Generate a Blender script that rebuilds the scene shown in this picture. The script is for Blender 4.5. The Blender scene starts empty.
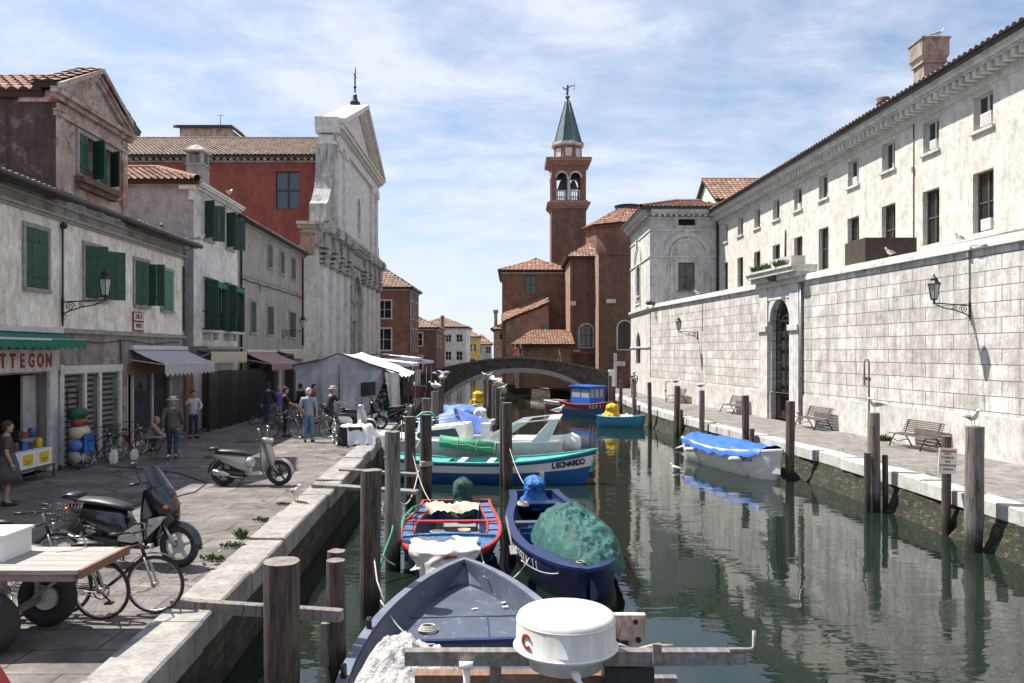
import bpy, math, random
from mathutils import Vector as V, Matrix, noise
random.seed(7)
PI=math.pi; R=math.radians
S=bpy.context.scene; COL=S.collection
CZ=3.1; FP=796.0; HY=352.0; WZ=-0.95
def P(px,py,Y): return V(((px-512)/FP*Y, Y, CZ-(py-HY)/FP*Y))
def G(px,py,z=0.0):
    Y=(CZ-z)*FP/(py-HY); return V(((px-512)/FP*Y, Y, z))
def lerp(a,b,t): return a+(b-a)*t
def interp(pts,y):
    if y<=pts[0][0]: return pts[0][1]
    for (a,b),(c,d) in zip(pts,pts[1:]):
        if y<=c: return b+(d-b)*(y-a)/(c-a)
    return pts[-1][1]
KLP=[(-20,-1.8),(60,-6.52),(85,-8.0),(110,-8.6),(150,-6.2),(165,-5),(230,1)]
KRP=[(-20,10.7),(5,10.35),(15.3,9.9),(20,9.75),(25,9.45),(31,8.75),(35,8.3),(39,7.9),(45,7.4),(50,7.3),(63,7.3),(69,5),(78,1.2),(90,-2.3),(110,-3.2),(150,-2.6),(165,-1.5),(230,6)]
def KL(y): return interp(KLP,y)
def KR(y): return interp(KRP,y)
def WL(y): return 16.75-0.125*y
def LF(y): return -11.3-0.04*y
def RB(y): return 17.1-0.0465*y
def yL(px): return 11.3/((512-px)/FP-.04)
def yR(px): return 17.1/((px-512)/FP+.0465)
def yW(px): return 16.75/((px-512)/FP+.125)
# ---------------------------------------------------------------- mesh builder
class MB:
    def __init__(s): s.v=[]; s.f=[]; s.m=[]; s.sm=[]; s.t=[]; s.mi=0; s.tint=.5; s.X=None
    def add(s,vs,fs,smooth=False,mi=None,tint=None):
        o=len(s.v)
        for p in vs:
            p=V(p); s.v.append(s.X@p if s.X else p)
        for f in fs:
            s.f.append([i+o for i in f]); s.m.append(s.mi if mi is None else mi); s.sm.append(smooth); s.t.append(s.tint if tint is None else tint)
        return s
    def box(s,a,b):
        x0,y0,z0=a; x1,y1,z1=b
        return s.add([(x0,y0,z0),(x1,y0,z0),(x1,y1,z0),(x0,y1,z0),(x0,y0,z1),(x1,y0,z1),(x1,y1,z1),(x0,y1,z1)],
            [(0,3,2,1),(4,5,6,7),(0,1,5,4),(1,2,6,5),(2,3,7,6),(3,0,4,7)])
    def cbox(s,c,d,rz=0,rx=0,ry=0):
        m=Matrix.Translation(V(c))@Matrix.Rotation(rz,4,'Z')@Matrix.Rotation(ry,4,'Y')@Matrix.Rotation(rx,4,'X')
        vs=[m@V((i*d[0]/2,j*d[1]/2,k*d[2]/2)) for k in(-1,1) for i,j in((-1,-1),(1,-1),(1,1),(-1,1))]
        return s.add(vs,[(0,3,2,1),(4,5,6,7),(0,1,5,4),(1,2,6,5),(2,3,7,6),(3,0,4,7)])
    def bar(s,p,q,w,h,up=(0,0,1)):
        p=V(p);q=V(q);d=(q-p).normalized();u=V(up)
        if abs(d.dot(u))>.98:u=V((1,0,0))
        a=d.cross(u).normalized()*w/2; b=a.cross(d).normalized()*h/2
        vs=[p-a-b,p+a-b,p+a+b,p-a+b,q-a-b,q+a-b,q+a+b,q-a+b]
        return s.add(vs,[(0,1,2,3),(7,6,5,4),(0,4,5,1),(1,5,6,2),(2,6,7,3),(3,7,4,0)])
    def cyl(s,p,q,r,r2=None,n=10,caps=True,smooth=True):
        p=V(p);q=V(q);r2=r if r2 is None else r2;d=(q-p).normalized()
        u=V((0,0,1)) if abs(d.z)<.9 else V((1,0,0))
        a=d.cross(u).normalized();b=d.cross(a)
        vs=[p+(a*math.cos(2*PI*i/n)+b*math.sin(2*PI*i/n))*r for i in range(n)]+[q+(a*math.cos(2*PI*i/n)+b*math.sin(2*PI*i/n))*r2 for i in range(n)]
        s.add(vs,[(i,(i+1)%n,n+(i+1)%n,n+i) for i in range(n)],smooth)
        if caps:
            s.add(vs[:n],[tuple(range(n))[::-1]]); s.add(vs[n:],[tuple(range(n))])
        return s
    def tube(s,pts,r,n=6,closed=False):
        pts=[V(p) for p in pts];N=len(pts);rr=r if isinstance(r,(list,tuple)) else [r]*N
        vs=[];prev=None
        for i,p in enumerate(pts):
            if closed:d=pts[(i+1)%N]-pts[i-1]
            else:d=pts[min(i+1,N-1)]-pts[max(i-1,0)]
            d=d.normalized() if d.length>1e-9 else V((0,0,1))
            if prev is None:
                u=V((0,0,1)) if abs(d.z)<.9 else V((1,0,0)); a=d.cross(u).normalized()
            else:
                a=prev-d*prev.dot(d); a=a.normalized() if a.length>1e-6 else d.orthogonal().normalized()
            prev=a;b=d.cross(a)
            for k in range(n):
                t=2*PI*k/n; vs.append(p+(a*math.cos(t)+b*math.sin(t))*rr[i])
        fs=[]
        for i in range(N if closed else N-1):
            j=(i+1)%N
            for k in range(n): fs.append((i*n+k,i*n+(k+1)%n,j*n+(k+1)%n,j*n+k))
        s.add(vs,fs,True)
        if not closed:
            s.add(vs[:n],[tuple(range(n))[::-1]]);s.add(vs[-n:],[tuple(range(n))])
        return s
    def torus(s,c,ax,Rr,r,n=28,k=7):
        c=V(c);ax=V(ax).normalized();a=ax.orthogonal().normalized();b=ax.cross(a)
        return s.tube([c+(a*math.cos(2*PI*i/n)+b*math.sin(2*PI*i/n))*Rr for i in range(n)],r,k,True)
    def lathe(s,c,prof,n=16,smooth=True,ph=0):
        c=V(c);vs=[]
        for r,z in prof:
            for i in range(n): vs.append(c+V((r*math.cos(2*PI*i/n+ph),r*math.sin(2*PI*i/n+ph),z)))
        fs=[(j*n+i,j*n+(i+1)%n,(j+1)*n+(i+1)%n,(j+1)*n+i) for j in range(len(prof)-1) for i in range(n)]
        s.add(vs,fs,smooth)
        if prof[-1][0]>1e-4:s.add(vs[-n:],[tuple(range(n))])
        if prof[0][0]>1e-4:s.add(vs[:n],[tuple(range(n))[::-1]])
        return s
    def ball(s,c,r,nu=12,nv=8,rot=None):
        if not isinstance(r,(tuple,list)):r=(r,r,r)
        c=V(c);vs=[]
        for j in range(nv+1):
            t=PI*j/nv
            for i in range(nu):
                p=V((r[0]*math.sin(t)*math.cos(2*PI*i/nu),r[1]*math.sin(t)*math.sin(2*PI*i/nu),r[2]*math.cos(t)))
                vs.append(c+(rot@p if rot else p))
        return s.add(vs,[(j*nu+i,(j+1)*nu+i,(j+1)*nu+(i+1)%nu,j*nu+(i+1)%nu) for j in range(nv) for i in range(nu)],True)
    def poly(s,pts): return s.add(pts,[tuple(range(len(pts)))])
    def prism(s,pts,ext):
        e=V(ext);n=len(pts);vs=[V(p) for p in pts]+[V(p)+e for p in pts]
        return s.add(vs,[tuple(range(n))[::-1],tuple(range(n,2*n))]+[(i,(i+1)%n,n+(i+1)%n,n+i) for i in range(n)])
    def grid(s,fn,nu,nv,smooth=True,mi=None):
        vs=[fn(i/nu,j/nv) for j in range(nv+1) for i in range(nu+1)]
        return s.add(vs,[(j*(nu+1)+i,j*(nu+1)+i+1,(j+1)*(nu+1)+i+1,(j+1)*(nu+1)+i) for j in range(nv) for i in range(nu)],smooth,mi)
    def loft(s,secs,closed=True,cap=True,smooth=True):
        n=len(secs[0]);vs=[p for q in secs for p in q];fs=[]
        for j in range(len(secs)-1):
            for i in range(n if closed else n-1): fs.append((j*n+i,j*n+(i+1)%n,(j+1)*n+(i+1)%n,(j+1)*n+i))
        s.add(vs,fs,smooth)
        if cap and closed: s.add(secs[0],[tuple(range(n))[::-1]]);s.add(secs[-1],[tuple(range(n))])
        return s
    def ell(s,path,n=12,smooth=True):
        # path: (x,y,z,ry,rz) sections in YZ planes, lofted along x
        return s.loft([[V((x,y+a*math.cos(2*PI*i/n),z+b*math.sin(2*PI*i/n))) for i in range(n)] for x,y,z,a,b in path],smooth=smooth)
    def build(s,name,mats,parent=None,world=False,recalc=True):
        if not s.v: return None
        if not isinstance(mats,(list,tuple)):mats=[mats]
        off=V((0,0,0))
        if world and parent:
            q=parent
            while q: off+=q.location;q=q.parent
        elif not parent:
            xs=[p.x for p in s.v];ys=[p.y for p in s.v];zs=[p.z for p in s.v]
            off=V(((min(xs)+max(xs))/2,(min(ys)+max(ys))/2,min(zs)))
        me=bpy.data.meshes.new(name);me.from_pydata([p-off for p in s.v],[],s.f)
        for m in mats:me.materials.append(m)
        me.polygons.foreach_set('material_index',s.m);me.polygons.foreach_set('use_smooth',s.sm)
        if any(t!=.5 for t in s.t):
            a=me.attributes.new('tint','FLOAT','FACE');a.data.foreach_set('value',s.t)
        me.update()
        if recalc and len(s.f)<60000:
            import bmesh
            bm=bmesh.new();bm.from_mesh(me);bmesh.ops.remove_doubles(bm,verts=bm.verts,dist=1e-5) if not any(t!=.5 for t in s.t) else None
            bmesh.ops.recalc_face_normals(bm,faces=bm.faces);bm.to_mesh(me);bm.free()
        o=bpy.data.objects.new(name,me);COL.objects.link(o)
        if parent:o.parent=parent
        else:o.location=off
        return o
def tag(o,label=None,cat=None,group=None,kind=None):
    if label:o['label']=label
    if cat:o['category']=cat
    if group:o['group']=group
    if kind:o['kind']=kind
    return o
def thing(name,loc,label,cat,group=None,rz=0):
    o=bpy.data.objects.new(name,None);COL.objects.link(o);o.location=loc;o.rotation_euler=(0,0,rz);o.empty_display_size=.2
    return tag(o,label,cat,group)
def copy_tree(o,parent=None):
    c=o.copy();COL.objects.link(c);c.parent=parent
    for ch in list(o.children):copy_tree(ch,c)
    return c
def place(proto,loc,rz,label,group=None,scale=1):
    if not proto.get('_used'):
        o=proto;o['_used']=1
    else:o=copy_tree(proto)
    o.location=loc;o.rotation_euler=(0,0,rz);o.scale=(scale,)*3;o['label']=label
    if group:o['group']=group
    return o
def text(body,size,mat,name,parent,origin,u,w,depth=.01,off=0.0,squeeze=1):
    """flat lettering: u = reading direction, w = up direction"""
    cu=bpy.data.curves.new('t','FONT');cu.body=body;cu.size=size;cu.extrude=depth;cu.offset=off;cu.align_x='CENTER';cu.align_y='CENTER';cu.resolution_u=3
    to=bpy.data.objects.new('t',cu);COL.objects.link(to)
    dg=bpy.context.evaluated_depsgraph_get();me=bpy.data.meshes.new_from_object(to.evaluated_get(dg))
    bpy.data.objects.remove(to);u=V(u).normalized();w=V(w).normalized();n=u.cross(w)
    m=Matrix((u*squeeze,w,n)).transposed().to_4x4();m.translation=V(origin);me.transform(m)
    mb=MB();mb.add([v.co for v in me.vertices],[tuple(p.vertices) for p in me.polygons])
    bpy.data.meshes.remove(me)
    return mb,name,mat,parent
def put_text(*a,world=True,**k):
    mb,n,m,p=text(*a,**k);return mb.build(n,m,p,world=world)
def skin(vs,es,rs,sub=1):
    me=bpy.data.meshes.new('s');me.from_pydata([V(v) for v in vs],es,[]);o=bpy.data.objects.new('s',me);COL.objects.link(o)
    o.modifiers.new('k','SKIN').use_smooth_shade=True
    sv=me.skin_vertices[0].data
    for i,r in enumerate(rs):sv[i].radius=(r,r) if not isinstance(r,tuple) else r;sv[i].use_root=(i==0)
    if sub: 
        q=o.modifiers.new('u','SUBSURF');q.levels=sub;q.render_levels=sub
    dg=bpy.context.evaluated_depsgraph_get();e=bpy.data.meshes.new_from_object(o.evaluated_get(dg))
    out=([v.co.copy() for v in e.vertices],[tuple(p.vertices) for p in e.polygons])
    bpy.data.objects.remove(o);bpy.data.meshes.remove(me);bpy.data.meshes.remove(e);return out
def chainskin(mb,chains,sub=1,mi=0):
    for ch in chains:
        vs=[c[:3] for c in ch];rs=[c[3] for c in ch];a,b=skin(vs,[(i,i+1) for i in range(len(vs)-1)],rs,sub);mb.add(a,b,True,mi)
# ---------------------------------------------------------------- materials
def nodes(name):
    m=bpy.data.materials.new(name);m.use_nodes=True;nt=m.node_tree;b=nt.nodes['Principled BSDF'];return m,nt,b
def N(nt,t,**k):
    n=nt.nodes.new('ShaderNode'+t)
    for a,b in k.items():
        if a in n.inputs.keys() if isinstance(a,str) else False: n.inputs[a].default_value=b
        else:setattr(n,a,b)
    return n
def L(nt,a,b):nt.links.new(a,b)
def ramp(nt,fac,stops):
    r=nt.nodes.new('ShaderNodeValToRGB');e=r.color_ramp.elements
    while len(e)<len(stops):e.new(.5)
    for i,(p,c) in enumerate(stops):
        e[i].position=p;e[i].color=(*c,1) if not isinstance(c,(int,float)) else (c,c,c,1)
    L(nt,fac,r.inputs[0]);return r.outputs[0]
def mixc(nt,f,a,b,mode='MIX'):
    m=nt.nodes.new('ShaderNodeMix');m.data_type='RGBA';m.blend_type=mode
    for i,x in((0,f),(6,a),(7,b)):
        if hasattr(x,'links') or hasattr(x,'is_output'):L(nt,x,m.inputs[i])
        else:m.inputs[i].default_value=(x if i==0 else (*x,1))
    return m.outputs[2]
def noi(nt,scale,stretch=(1,1,1),detail=5,rough=.6,vec=None,dist=0):
    tc=nt.nodes.new('ShaderNodeTexCoord') if vec is None else None
    mp=nt.nodes.new('ShaderNodeMapping');mp.inputs['Scale'].default_value=stretch
    L(nt,tc.outputs['Object'] if tc else vec,mp.inputs[0])
    n=nt.nodes.new('ShaderNodeTexNoise');n.inputs['Scale'].default_value=scale;n.inputs['Detail'].default_value=detail;n.inputs['Roughness'].default_value=rough;n.inputs['Distortion'].default_value=dist
    L(nt,mp.outputs[0],n.inputs['Vector']);return n.outputs['Fac']
def bump(nt,b,h,st=.3,d=.02):
    n=nt.nodes.new('ShaderNodeBump');n.inputs['Strength'].default_value=st;n.inputs['Distance'].default_value=d
    L(nt,h,n.inputs['Height']);L(nt,n.outputs[0],b.inputs['Normal']);return n
def mat(name,c,c2=None,rough=.7,scale=6,stretch=(1,1,1),bst=.25,bd=.01,metal=0,lo=.35,hi=.65,spots=None,spot_lo=.6,spot_hi=.68,sscale=3,sstretch=(1,1,1),spec=None,coat=0):
    m,nt,b=nodes(name);c2=c2 or tuple(x*.72 for x in c)
    n=noi(nt,scale,stretch);col=ramp(nt,n,[(lo,c2),(hi,c)])
    if spots: col=mixc(nt,ramp(nt,noi(nt,sscale,sstretch,8,.7),[(spot_lo,0),(spot_hi,1)]),col,spots)
    L(nt,col,b.inputs['Base Color']);b.inputs['Roughness'].default_value=rough;b.inputs['Metallic'].default_value=metal
    if spec is not None:b.inputs['Specular IOR Level'].default_value=spec
    if coat:b.inputs['Coat Weight'].default_value=coat
    if bst:bump(nt,b,noi(nt,scale*3,stretch,6),bst,bd)
    return m
def walluv(nt):
    tc=nt.nodes.new('ShaderNodeTexCoord');s=nt.nodes.new('ShaderNodeSeparateXYZ');L(nt,tc.outputs['Object'],s.inputs[0])
    a=nt.nodes.new('ShaderNodeMath');a.operation='ADD';L(nt,s.outputs[0],a.inputs[0]);L(nt,s.outputs[1],a.inputs[1])
    c=nt.nodes.new('ShaderNodeCombineXYZ');L(nt,a.outputs[0],c.inputs[0]);L(nt,s.outputs[2],c.inputs[1]);return c.outputs[0]
def brickmat(name,c1,c2,mort,bw=.26,bh=.075,ms=.012,uv='wall',rough=.85,stain=(.1,.08,.07),slo=.52,shi=.75,bst=.5,streak=(1,1,.25),sscale=1.2,offs=.5,sq=1.0,stain_mix=.75):
    m,nt,b=nodes(name)
    if uv=='wall':vec=walluv(nt)
    else:vec=nt.nodes.new('ShaderNodeTexCoord').outputs['Object']
    t=nt.nodes.new('ShaderNodeTexBrick');L(nt,vec,t.inputs['Vector']);t.offset=offs;t.squash=sq
    for k,x in(('Scale',1),('Mortar Size',ms),('Brick Width',bw),('Row Height',bh),('Bias',0),('Mortar Smooth',.3)):t.inputs[k].default_value=x
    t.inputs['Color1'].default_value=(*c1,1);t.inputs['Color2'].default_value=(*c2,1);t.inputs['Mortar'].default_value=(*mort,1)
    v=ramp(nt,noi(nt,1.7,(1,1,1),9,.78),[(.32,.52),(.68,1.32)]);col=mixc(nt,1.0,t.outputs['Color'],v,'MULTIPLY')
    st=ramp(nt,noi(nt,sscale,streak,8,.72),[(slo,0),(shi,stain_mix)])
    col=mixc(nt,st,col,stain);L(nt,col,b.inputs['Base Color']);b.inputs['Roughness'].default_value=rough
    if uv!='wall':
        col=mixc(nt,1.0,col,ramp(nt,noi(nt,2.2,(1,1,1),9,.8),[(.34,.62),(.60,1.12)]),'MULTIPLY');col=mixc(nt,1.0,col,ramp(nt,noi(nt,17,(1,1,1),5,.7),[(.30,.72),(.5,1.04)]),'MULTIPLY')
        dw=nt.nodes.new('ShaderNodeVectorMath');dw.operation='ADD';nn=nt.nodes.new('ShaderNodeTexNoise');nn.inputs['Scale'].default_value=1.3;nn.inputs['Detail'].default_value=5;L(nt,vec,nn.inputs['Vector']);L(nt,nn.outputs['Color'],dw.inputs[0]);L(nt,vec,dw.inputs[1])
        vo=nt.nodes.new('ShaderNodeTexVoronoi');vo.feature='DISTANCE_TO_EDGE';vo.inputs['Scale'].default_value=.33;L(nt,dw.outputs[0],vo.inputs['Vector']);col=mixc(nt,ramp(nt,vo.outputs['Distance'],[(.003,.8),(.009,0)]),col,(.02,.018,.017));L(nt,col,b.inputs['Base Color'])
    else:
        col=mixc(nt,1.0,col,ramp(nt,noi(nt,3.5,(2.5,2.5,.14),7,.7),[(.53,1.0),(.70,.55)]),'MULTIPLY');col=mixc(nt,1.0,col,ramp(nt,noi(nt,18,(1,1,1),6,.75),[(.3,.72),(.65,1.12)]),'MULTIPLY');L(nt,col,b.inputs['Base Color'])
    h=nt.nodes.new('ShaderNodeMath');h.operation='MULTIPLY_ADD';L(nt,t.outputs['Fac'],h.inputs[0]);h.inputs[1].default_value=-.8;L(nt,noi(nt,14,(1,1,1),6),h.inputs[2])
    bump(nt,b,h.outputs[0],bst,.02);return m
def plaster(name,c,dirt,grime=(.12,.105,.1),glo=.55,ghi=.72,dlo=.42,dhi=.62,gs=1.6,low=None,lowz=1.2,peel=None):
    m,nt,b=nodes(name)
    col=ramp(nt,noi(nt,1.1,(1,1,.6),8,.7),[(dlo,c),(dhi,dirt)])
    if peel: col=mixc(nt,ramp(nt,noi(nt,1.6,(1,1,1),10,.65,dist=.4),[(.54,0),(.57,1)]),col,peel)
    col=mixc(nt,ramp(nt,noi(nt,gs,(2.2,2.2,.22),9,.75),[(glo,0),(ghi,.8)]),col,grime)
    if low:
        tc=nt.nodes.new('ShaderNodeTexCoord');s=nt.nodes.new('ShaderNodeSeparateXYZ');L(nt,tc.outputs['Object'],s.inputs[0])
        mr=nt.nodes.new('ShaderNodeMath');mr.operation='MULTIPLY_ADD';L(nt,noi(nt,1.5),mr.inputs[0]);mr.inputs[1].default_value=2.2;L(nt,s.outputs[2],mr.inputs[2])
        col=mixc(nt,ramp(nt,mr.outputs[0],[(0,.7),(1,0)]) if False else low_mask(nt,mr.outputs[0],lowz),col,low)
    fine=ramp(nt,noi(nt,20,(1,1,.8),7,.75),[(.3,.74),(.68,1.1)]);col=mixc(nt,1.0,col,fine,'MULTIPLY')
    mid=ramp(nt,noi(nt,3.2,(1,1,.7),8,.75),[(.36,.72),(.56,1.06)]);col=mixc(nt,1.0,col,mid,'MULTIPLY')
    drip=ramp(nt,noi(nt,2.6,(3.5,3.5,.12),7,.7),[(.57,1.0),(.70,.60)]);col=mixc(nt,1.0,col,drip,'MULTIPLY')
    L(nt,col,b.inputs['Base Color']);b.inputs['Roughness'].default_value=.88;bump(nt,b,noi(nt,9,(1,1,1),9,.7),.35,.02);return m
def low_mask(nt,val,z):
    mr=nt.nodes.new('ShaderNodeMapRange');L(nt,val,mr.inputs[0]);mr.inputs[1].default_value=z+.6;mr.inputs[2].default_value=z+1.4;mr.inputs[3].default_value=.75;mr.inputs[4].default_value=0;return mr.outputs[0]
def tilemat(name,cols,lich=(.16,.15,.12)):
    m,nt,b=nodes(name);a=nt.nodes.new('ShaderNodeAttribute');a.attribute_name='tint'
    col=ramp(nt,a.outputs['Fac'],[(i/(len(cols)-1),c) for i,c in enumerate(cols)])
    col=mixc(nt,ramp(nt,noi(nt,2.5,(1,1,1),8,.7),[(.5,0),(.68,.75)]),col,lich)
    L(nt,col,b.inputs['Base Color']);b.inputs['Roughness'].default_value=.85;bump(nt,b,noi(nt,20),.3,.01);return m
T={}
T['tile']=tilemat('clay_tile',[(.11,.055,.04),(.24,.10,.06),(.31,.15,.09),(.20,.11,.08),(.36,.24,.17)],(.10,.085,.07))
T['tile_old']=tilemat('old_clay_tile',[(.10,.07,.055),(.19,.12,.09),(.25,.16,.11),(.16,.11,.085),(.3,.22,.17)],(.12,.11,.09))
T['pl_cream']=plaster('cream_plaster',(.90,.82,.72),(.70,.61,.52),(.17,.145,.125),.56,.78)
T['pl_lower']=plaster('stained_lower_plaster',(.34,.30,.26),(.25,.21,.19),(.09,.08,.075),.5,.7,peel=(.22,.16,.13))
T['pl_peel']=plaster('peeling_plaster',(.50,.44,.40),(.40,.28,.23),(.10,.08,.07),.54,.76,peel=(.36,.18,.13))
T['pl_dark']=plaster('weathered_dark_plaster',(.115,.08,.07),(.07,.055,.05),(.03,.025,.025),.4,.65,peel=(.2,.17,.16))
T['pl_grey']=plaster('grey_plaster',(.45,.43,.42),(.36,.345,.335),(.13,.125,.12),.6,.85)
T['pl_warmgrey']=plaster('warm_grey_plaster',(.38,.345,.32),(.29,.265,.25),(.1,.09,.085),.58,.8)
T['pl_white']=plaster('white_plaster',(.78,.75,.70),(.62,.59,.55),(.25,.235,.22),.6,.85)
T['pl_long']=plaster('ivory_plaster',(.62,.585,.53),(.54,.505,.45),(.30,.275,.245),.56,.82)
T['pl_red']=plaster('brick_red_plaster',(.30,.075,.05),(.22,.055,.04),(.12,.04,.03),.58,.85,gs=1.0)
T['pl_yellow']=plaster('ochre_plaster',(.62,.44,.12),(.5,.35,.1),(.3,.22,.1),.65,.9)
T['pl_orange']=plaster('orange_plaster',(.42,.17,.08),(.32,.13,.07),(.18,.1,.07),.6,.85)
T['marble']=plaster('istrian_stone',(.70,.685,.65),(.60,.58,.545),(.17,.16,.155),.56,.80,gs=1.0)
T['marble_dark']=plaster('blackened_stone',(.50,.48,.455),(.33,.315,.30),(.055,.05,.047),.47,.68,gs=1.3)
T['stone_pale']=plaster('pale_stone',(.6,.585,.55),(.48,.465,.435),(.19,.18,.17),.56,.8,gs=1.1)
T['stone_shade']=plaster('shaded_pale_stone',(.55,.53,.51),(.42,.41,.4),(.15,.145,.14),.5,.72,gs=1.2)  # pavilion stone with the front face's shade painted into its grey
T['block']=brickmat('stone_block_wall',(.66,.635,.59),(.50,.48,.445),(.10,.095,.09),1.18,.455,.014,stain=(.215,.205,.195),slo=.44,shi=.66,streak=(2.6,2.6,.13),sscale=.9,bst=.6,stain_mix=.62)
T['brick']=brickmat('red_brick',(.30,.125,.068),(.18,.075,.045),(.27,.19,.14),stain=(.12,.06,.045),sscale=.5,slo=.45,shi=.7)
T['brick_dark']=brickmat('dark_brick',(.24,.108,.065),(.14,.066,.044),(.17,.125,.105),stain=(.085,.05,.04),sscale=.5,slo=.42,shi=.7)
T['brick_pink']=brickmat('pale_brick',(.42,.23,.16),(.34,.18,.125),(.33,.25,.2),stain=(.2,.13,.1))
T['brick_wet']=brickmat('quay_brick',(.15,.085,.055),(.08,.055,.035),(.10,.09,.07),stain=(.018,.028,.012),slo=.40,shi=.56,streak=(1,1,2.5),sscale=1.6,ms=.02,bh=.09,bw=.28,stain_mix=.97,bst=1)
T['slab']=brickmat('quay_paving',(.20,.175,.157),(.135,.12,.11),(.030,.027,.025),1.3,.62,.012,uv='flat',stain=(.05,.045,.042),slo=.44,shi=.70,streak=(1,1,1),sscale=.8,bst=.25)
T['slab_r']=brickmat('right_quay_paving',(.21,.195,.18),(.18,.168,.157),(.1,.094,.088),.9,1.6,.01,uv='flat',stain=(.13,.12,.11),slo=.5,shi=.75,streak=(1,1,1),sscale=.8,bst=.2)
T['kerb']=plaster('kerb_stone',(.31,.295,.27),(.235,.22,.205),(.09,.085,.075),.52,.72,gs=2)
T['kerb_r']=plaster('white_kerb_stone',(.52,.505,.475),(.40,.385,.36),(.18,.17,.155),.6,.8,gs=2)
T['ground']=mat('dusty_ground',(.26,.24,.22),rough=.9)
T['green']=mat('green_shutter_paint',(.013,.072,.042),(.007,.045,.027),.55,3,(4,4,.6),.15)
T['green_lt']=mat('faded_green_paint',(.05,.19,.13),(.035,.14,.09),.55,3,(4,4,.6),.15)
T['green_dk']=mat('dark_green_paint',(.014,.05,.045),(.008,.03,.028),.5,3,(4,4,.6),.15)
T['frame']=mat('grey_stone_frame',(.34,.32,.30),(.22,.21,.2),.8)
T['whiteframe']=mat('white_frame_paint',(.62,.61,.58),(.45,.44,.42),.6)
T['brownframe']=mat('brown_frame_paint',(.11,.07,.05),(.07,.045,.03),.6)
T['dark']=mat('dark_void',(.012,.012,.013),rough=.9,bst=0)
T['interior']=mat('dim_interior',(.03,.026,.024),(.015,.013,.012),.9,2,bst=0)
T['iron']=mat('black_iron',(.02,.02,.02),(.035,.03,.028),.5,20,metal=.3)
T['gutter']=mat('dark_gutter',(.045,.04,.038),(.025,.022,.02),.5,5,metal=.3)
T['zinc']=mat('grey_zinc',(.3,.3,.3),(.2,.2,.2),.5,5,metal=.4)
T['rustpipe']=mat('red_downpipe',(.13,.04,.03),rough=.6)
T['shutterslat']=mat('roller_metal',(.23,.21,.20),(.15,.135,.13),.5,3,(3,3,.5),metal=.2)
def glassmat(name,c,rough=.06):
    m,nt,b=nodes(name);b.inputs['Base Color'].default_value=(*c,1);b.inputs['Roughness'].default_value=rough;b.inputs['Specular IOR Level'].default_value=.8
    bump(nt,b,noi(nt,1.5),.04,.02);return m
T['glass']=glassmat('window_glass',(.015,.02,.024));T['glass_blue']=glassmat('blue_glass',(.035,.05,.07));T['lampglass']=glassmat('lamp_glass',(.35,.36,.36),.15)
T['shopglass']=glassmat('shop_glass',(.05,.055,.058),.03)
def woodmat(name,c,c2,wet=True):
    m,nt,b=nodes(name)
    col=ramp(nt,noi(nt,5,(6,6,.35),8,.75),[(.3,c2),(.62,c)])
    col=mixc(nt,ramp(nt,noi(nt,3,(5,5,.5),6,.7),[(.53,0),(.60,.85)]),col,tuple(x*.2 for x in c))
    col=mixc(nt,ramp(nt,noi(nt,2.2,(11,11,.22),4,.6),[(.60,0),(.63,.95)]),col,tuple(x*.08 for x in c))
    col=mixc(nt,ramp(nt,noi(nt,4,(9,9,.9),6,.7),[(.64,0),(.68,.7)]),col,(.34,.31,.28))
    if wet:
        g=nt.nodes.new('ShaderNodeNewGeometry');s=nt.nodes.new('ShaderNodeSeparateXYZ');L(nt,g.outputs['Position'],s.inputs[0])
        a=nt.nodes.new('ShaderNodeMath');a.operation='MULTIPLY_ADD';L(nt,noi(nt,3),a.inputs[0]);a.inputs[1].default_value=.6;L(nt,s.outputs[2],a.inputs[2])
        mr=nt.nodes.new('ShaderNodeMapRange');L(nt,a.outputs[0],mr.inputs[0]);mr.inputs[1].default_value=-.45;mr.inputs[2].default_value=-.1;mr.inputs[3].default_value=1;mr.inputs[4].default_value=0
        col=mixc(nt,mr.outputs[0],col,(.012,.014,.009))
    L(nt,col,b.inputs['Base Color']);b.inputs['Roughness'].default_value=.85;bump(nt,b,noi(nt,6,(8,8,.4),8,.75),.9,.03);return m
T['pile']=woodmat('weathered_pile_wood',(.135,.10,.08),(.024,.016,.012));T['pile_lt']=woodmat('grey_pile_wood',(.23,.205,.185),(.07,.056,.048))
T['piletop']=mat('cut_pile_top',(.22,.195,.17),(.11,.095,.08),.9,8)
T['plank']=woodmat('grey_plank',(.3,.275,.25),(.17,.15,.135),False)
T['wood']=mat('varnished_brown_wood',(.22,.12,.07),(.13,.07,.04),.6,5,(1,6,6))
T['tabletop']=mat('bleached_board',(.34,.32,.30),(.22,.20,.18),.75,5,(.6,8,8),spots=(.2,.17,.15),spot_lo=.6)
T['rubber']=mat('tyre_rubber',(.018,.018,.018),(.03,.03,.03),.75)
T['chrome']=mat('chrome',(.6,.6,.6),(.5,.5,.5),.22,5,metal=1,bst=0);T['alu']=mat('brushed_aluminium',(.5,.5,.5),(.4,.4,.4),.4,5,metal=.9)
T['black']=mat('black_plastic',(.018,.018,.02),(.025,.025,.026),.4);T['blackpaint']=mat('black_scooter_paint',(.015,.016,.02),rough=.2,bst=0,coat=.6)
T['silver']=mat('silver_scooter_paint',(.42,.42,.43),(.4,.4,.41),.3,bst=0,metal=.4,coat=.4);T['cream']=mat('champagne_scooter_paint',(.40,.37,.33),(.37,.34,.31),.3,bst=0,metal=.35,coat=.5)
T['seat']=mat('seat_vinyl',(.02,.02,.021),rough=.5);T['white']=mat('white_paint',(.72,.71,.69),(.62,.61,.59),.5,4)
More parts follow.
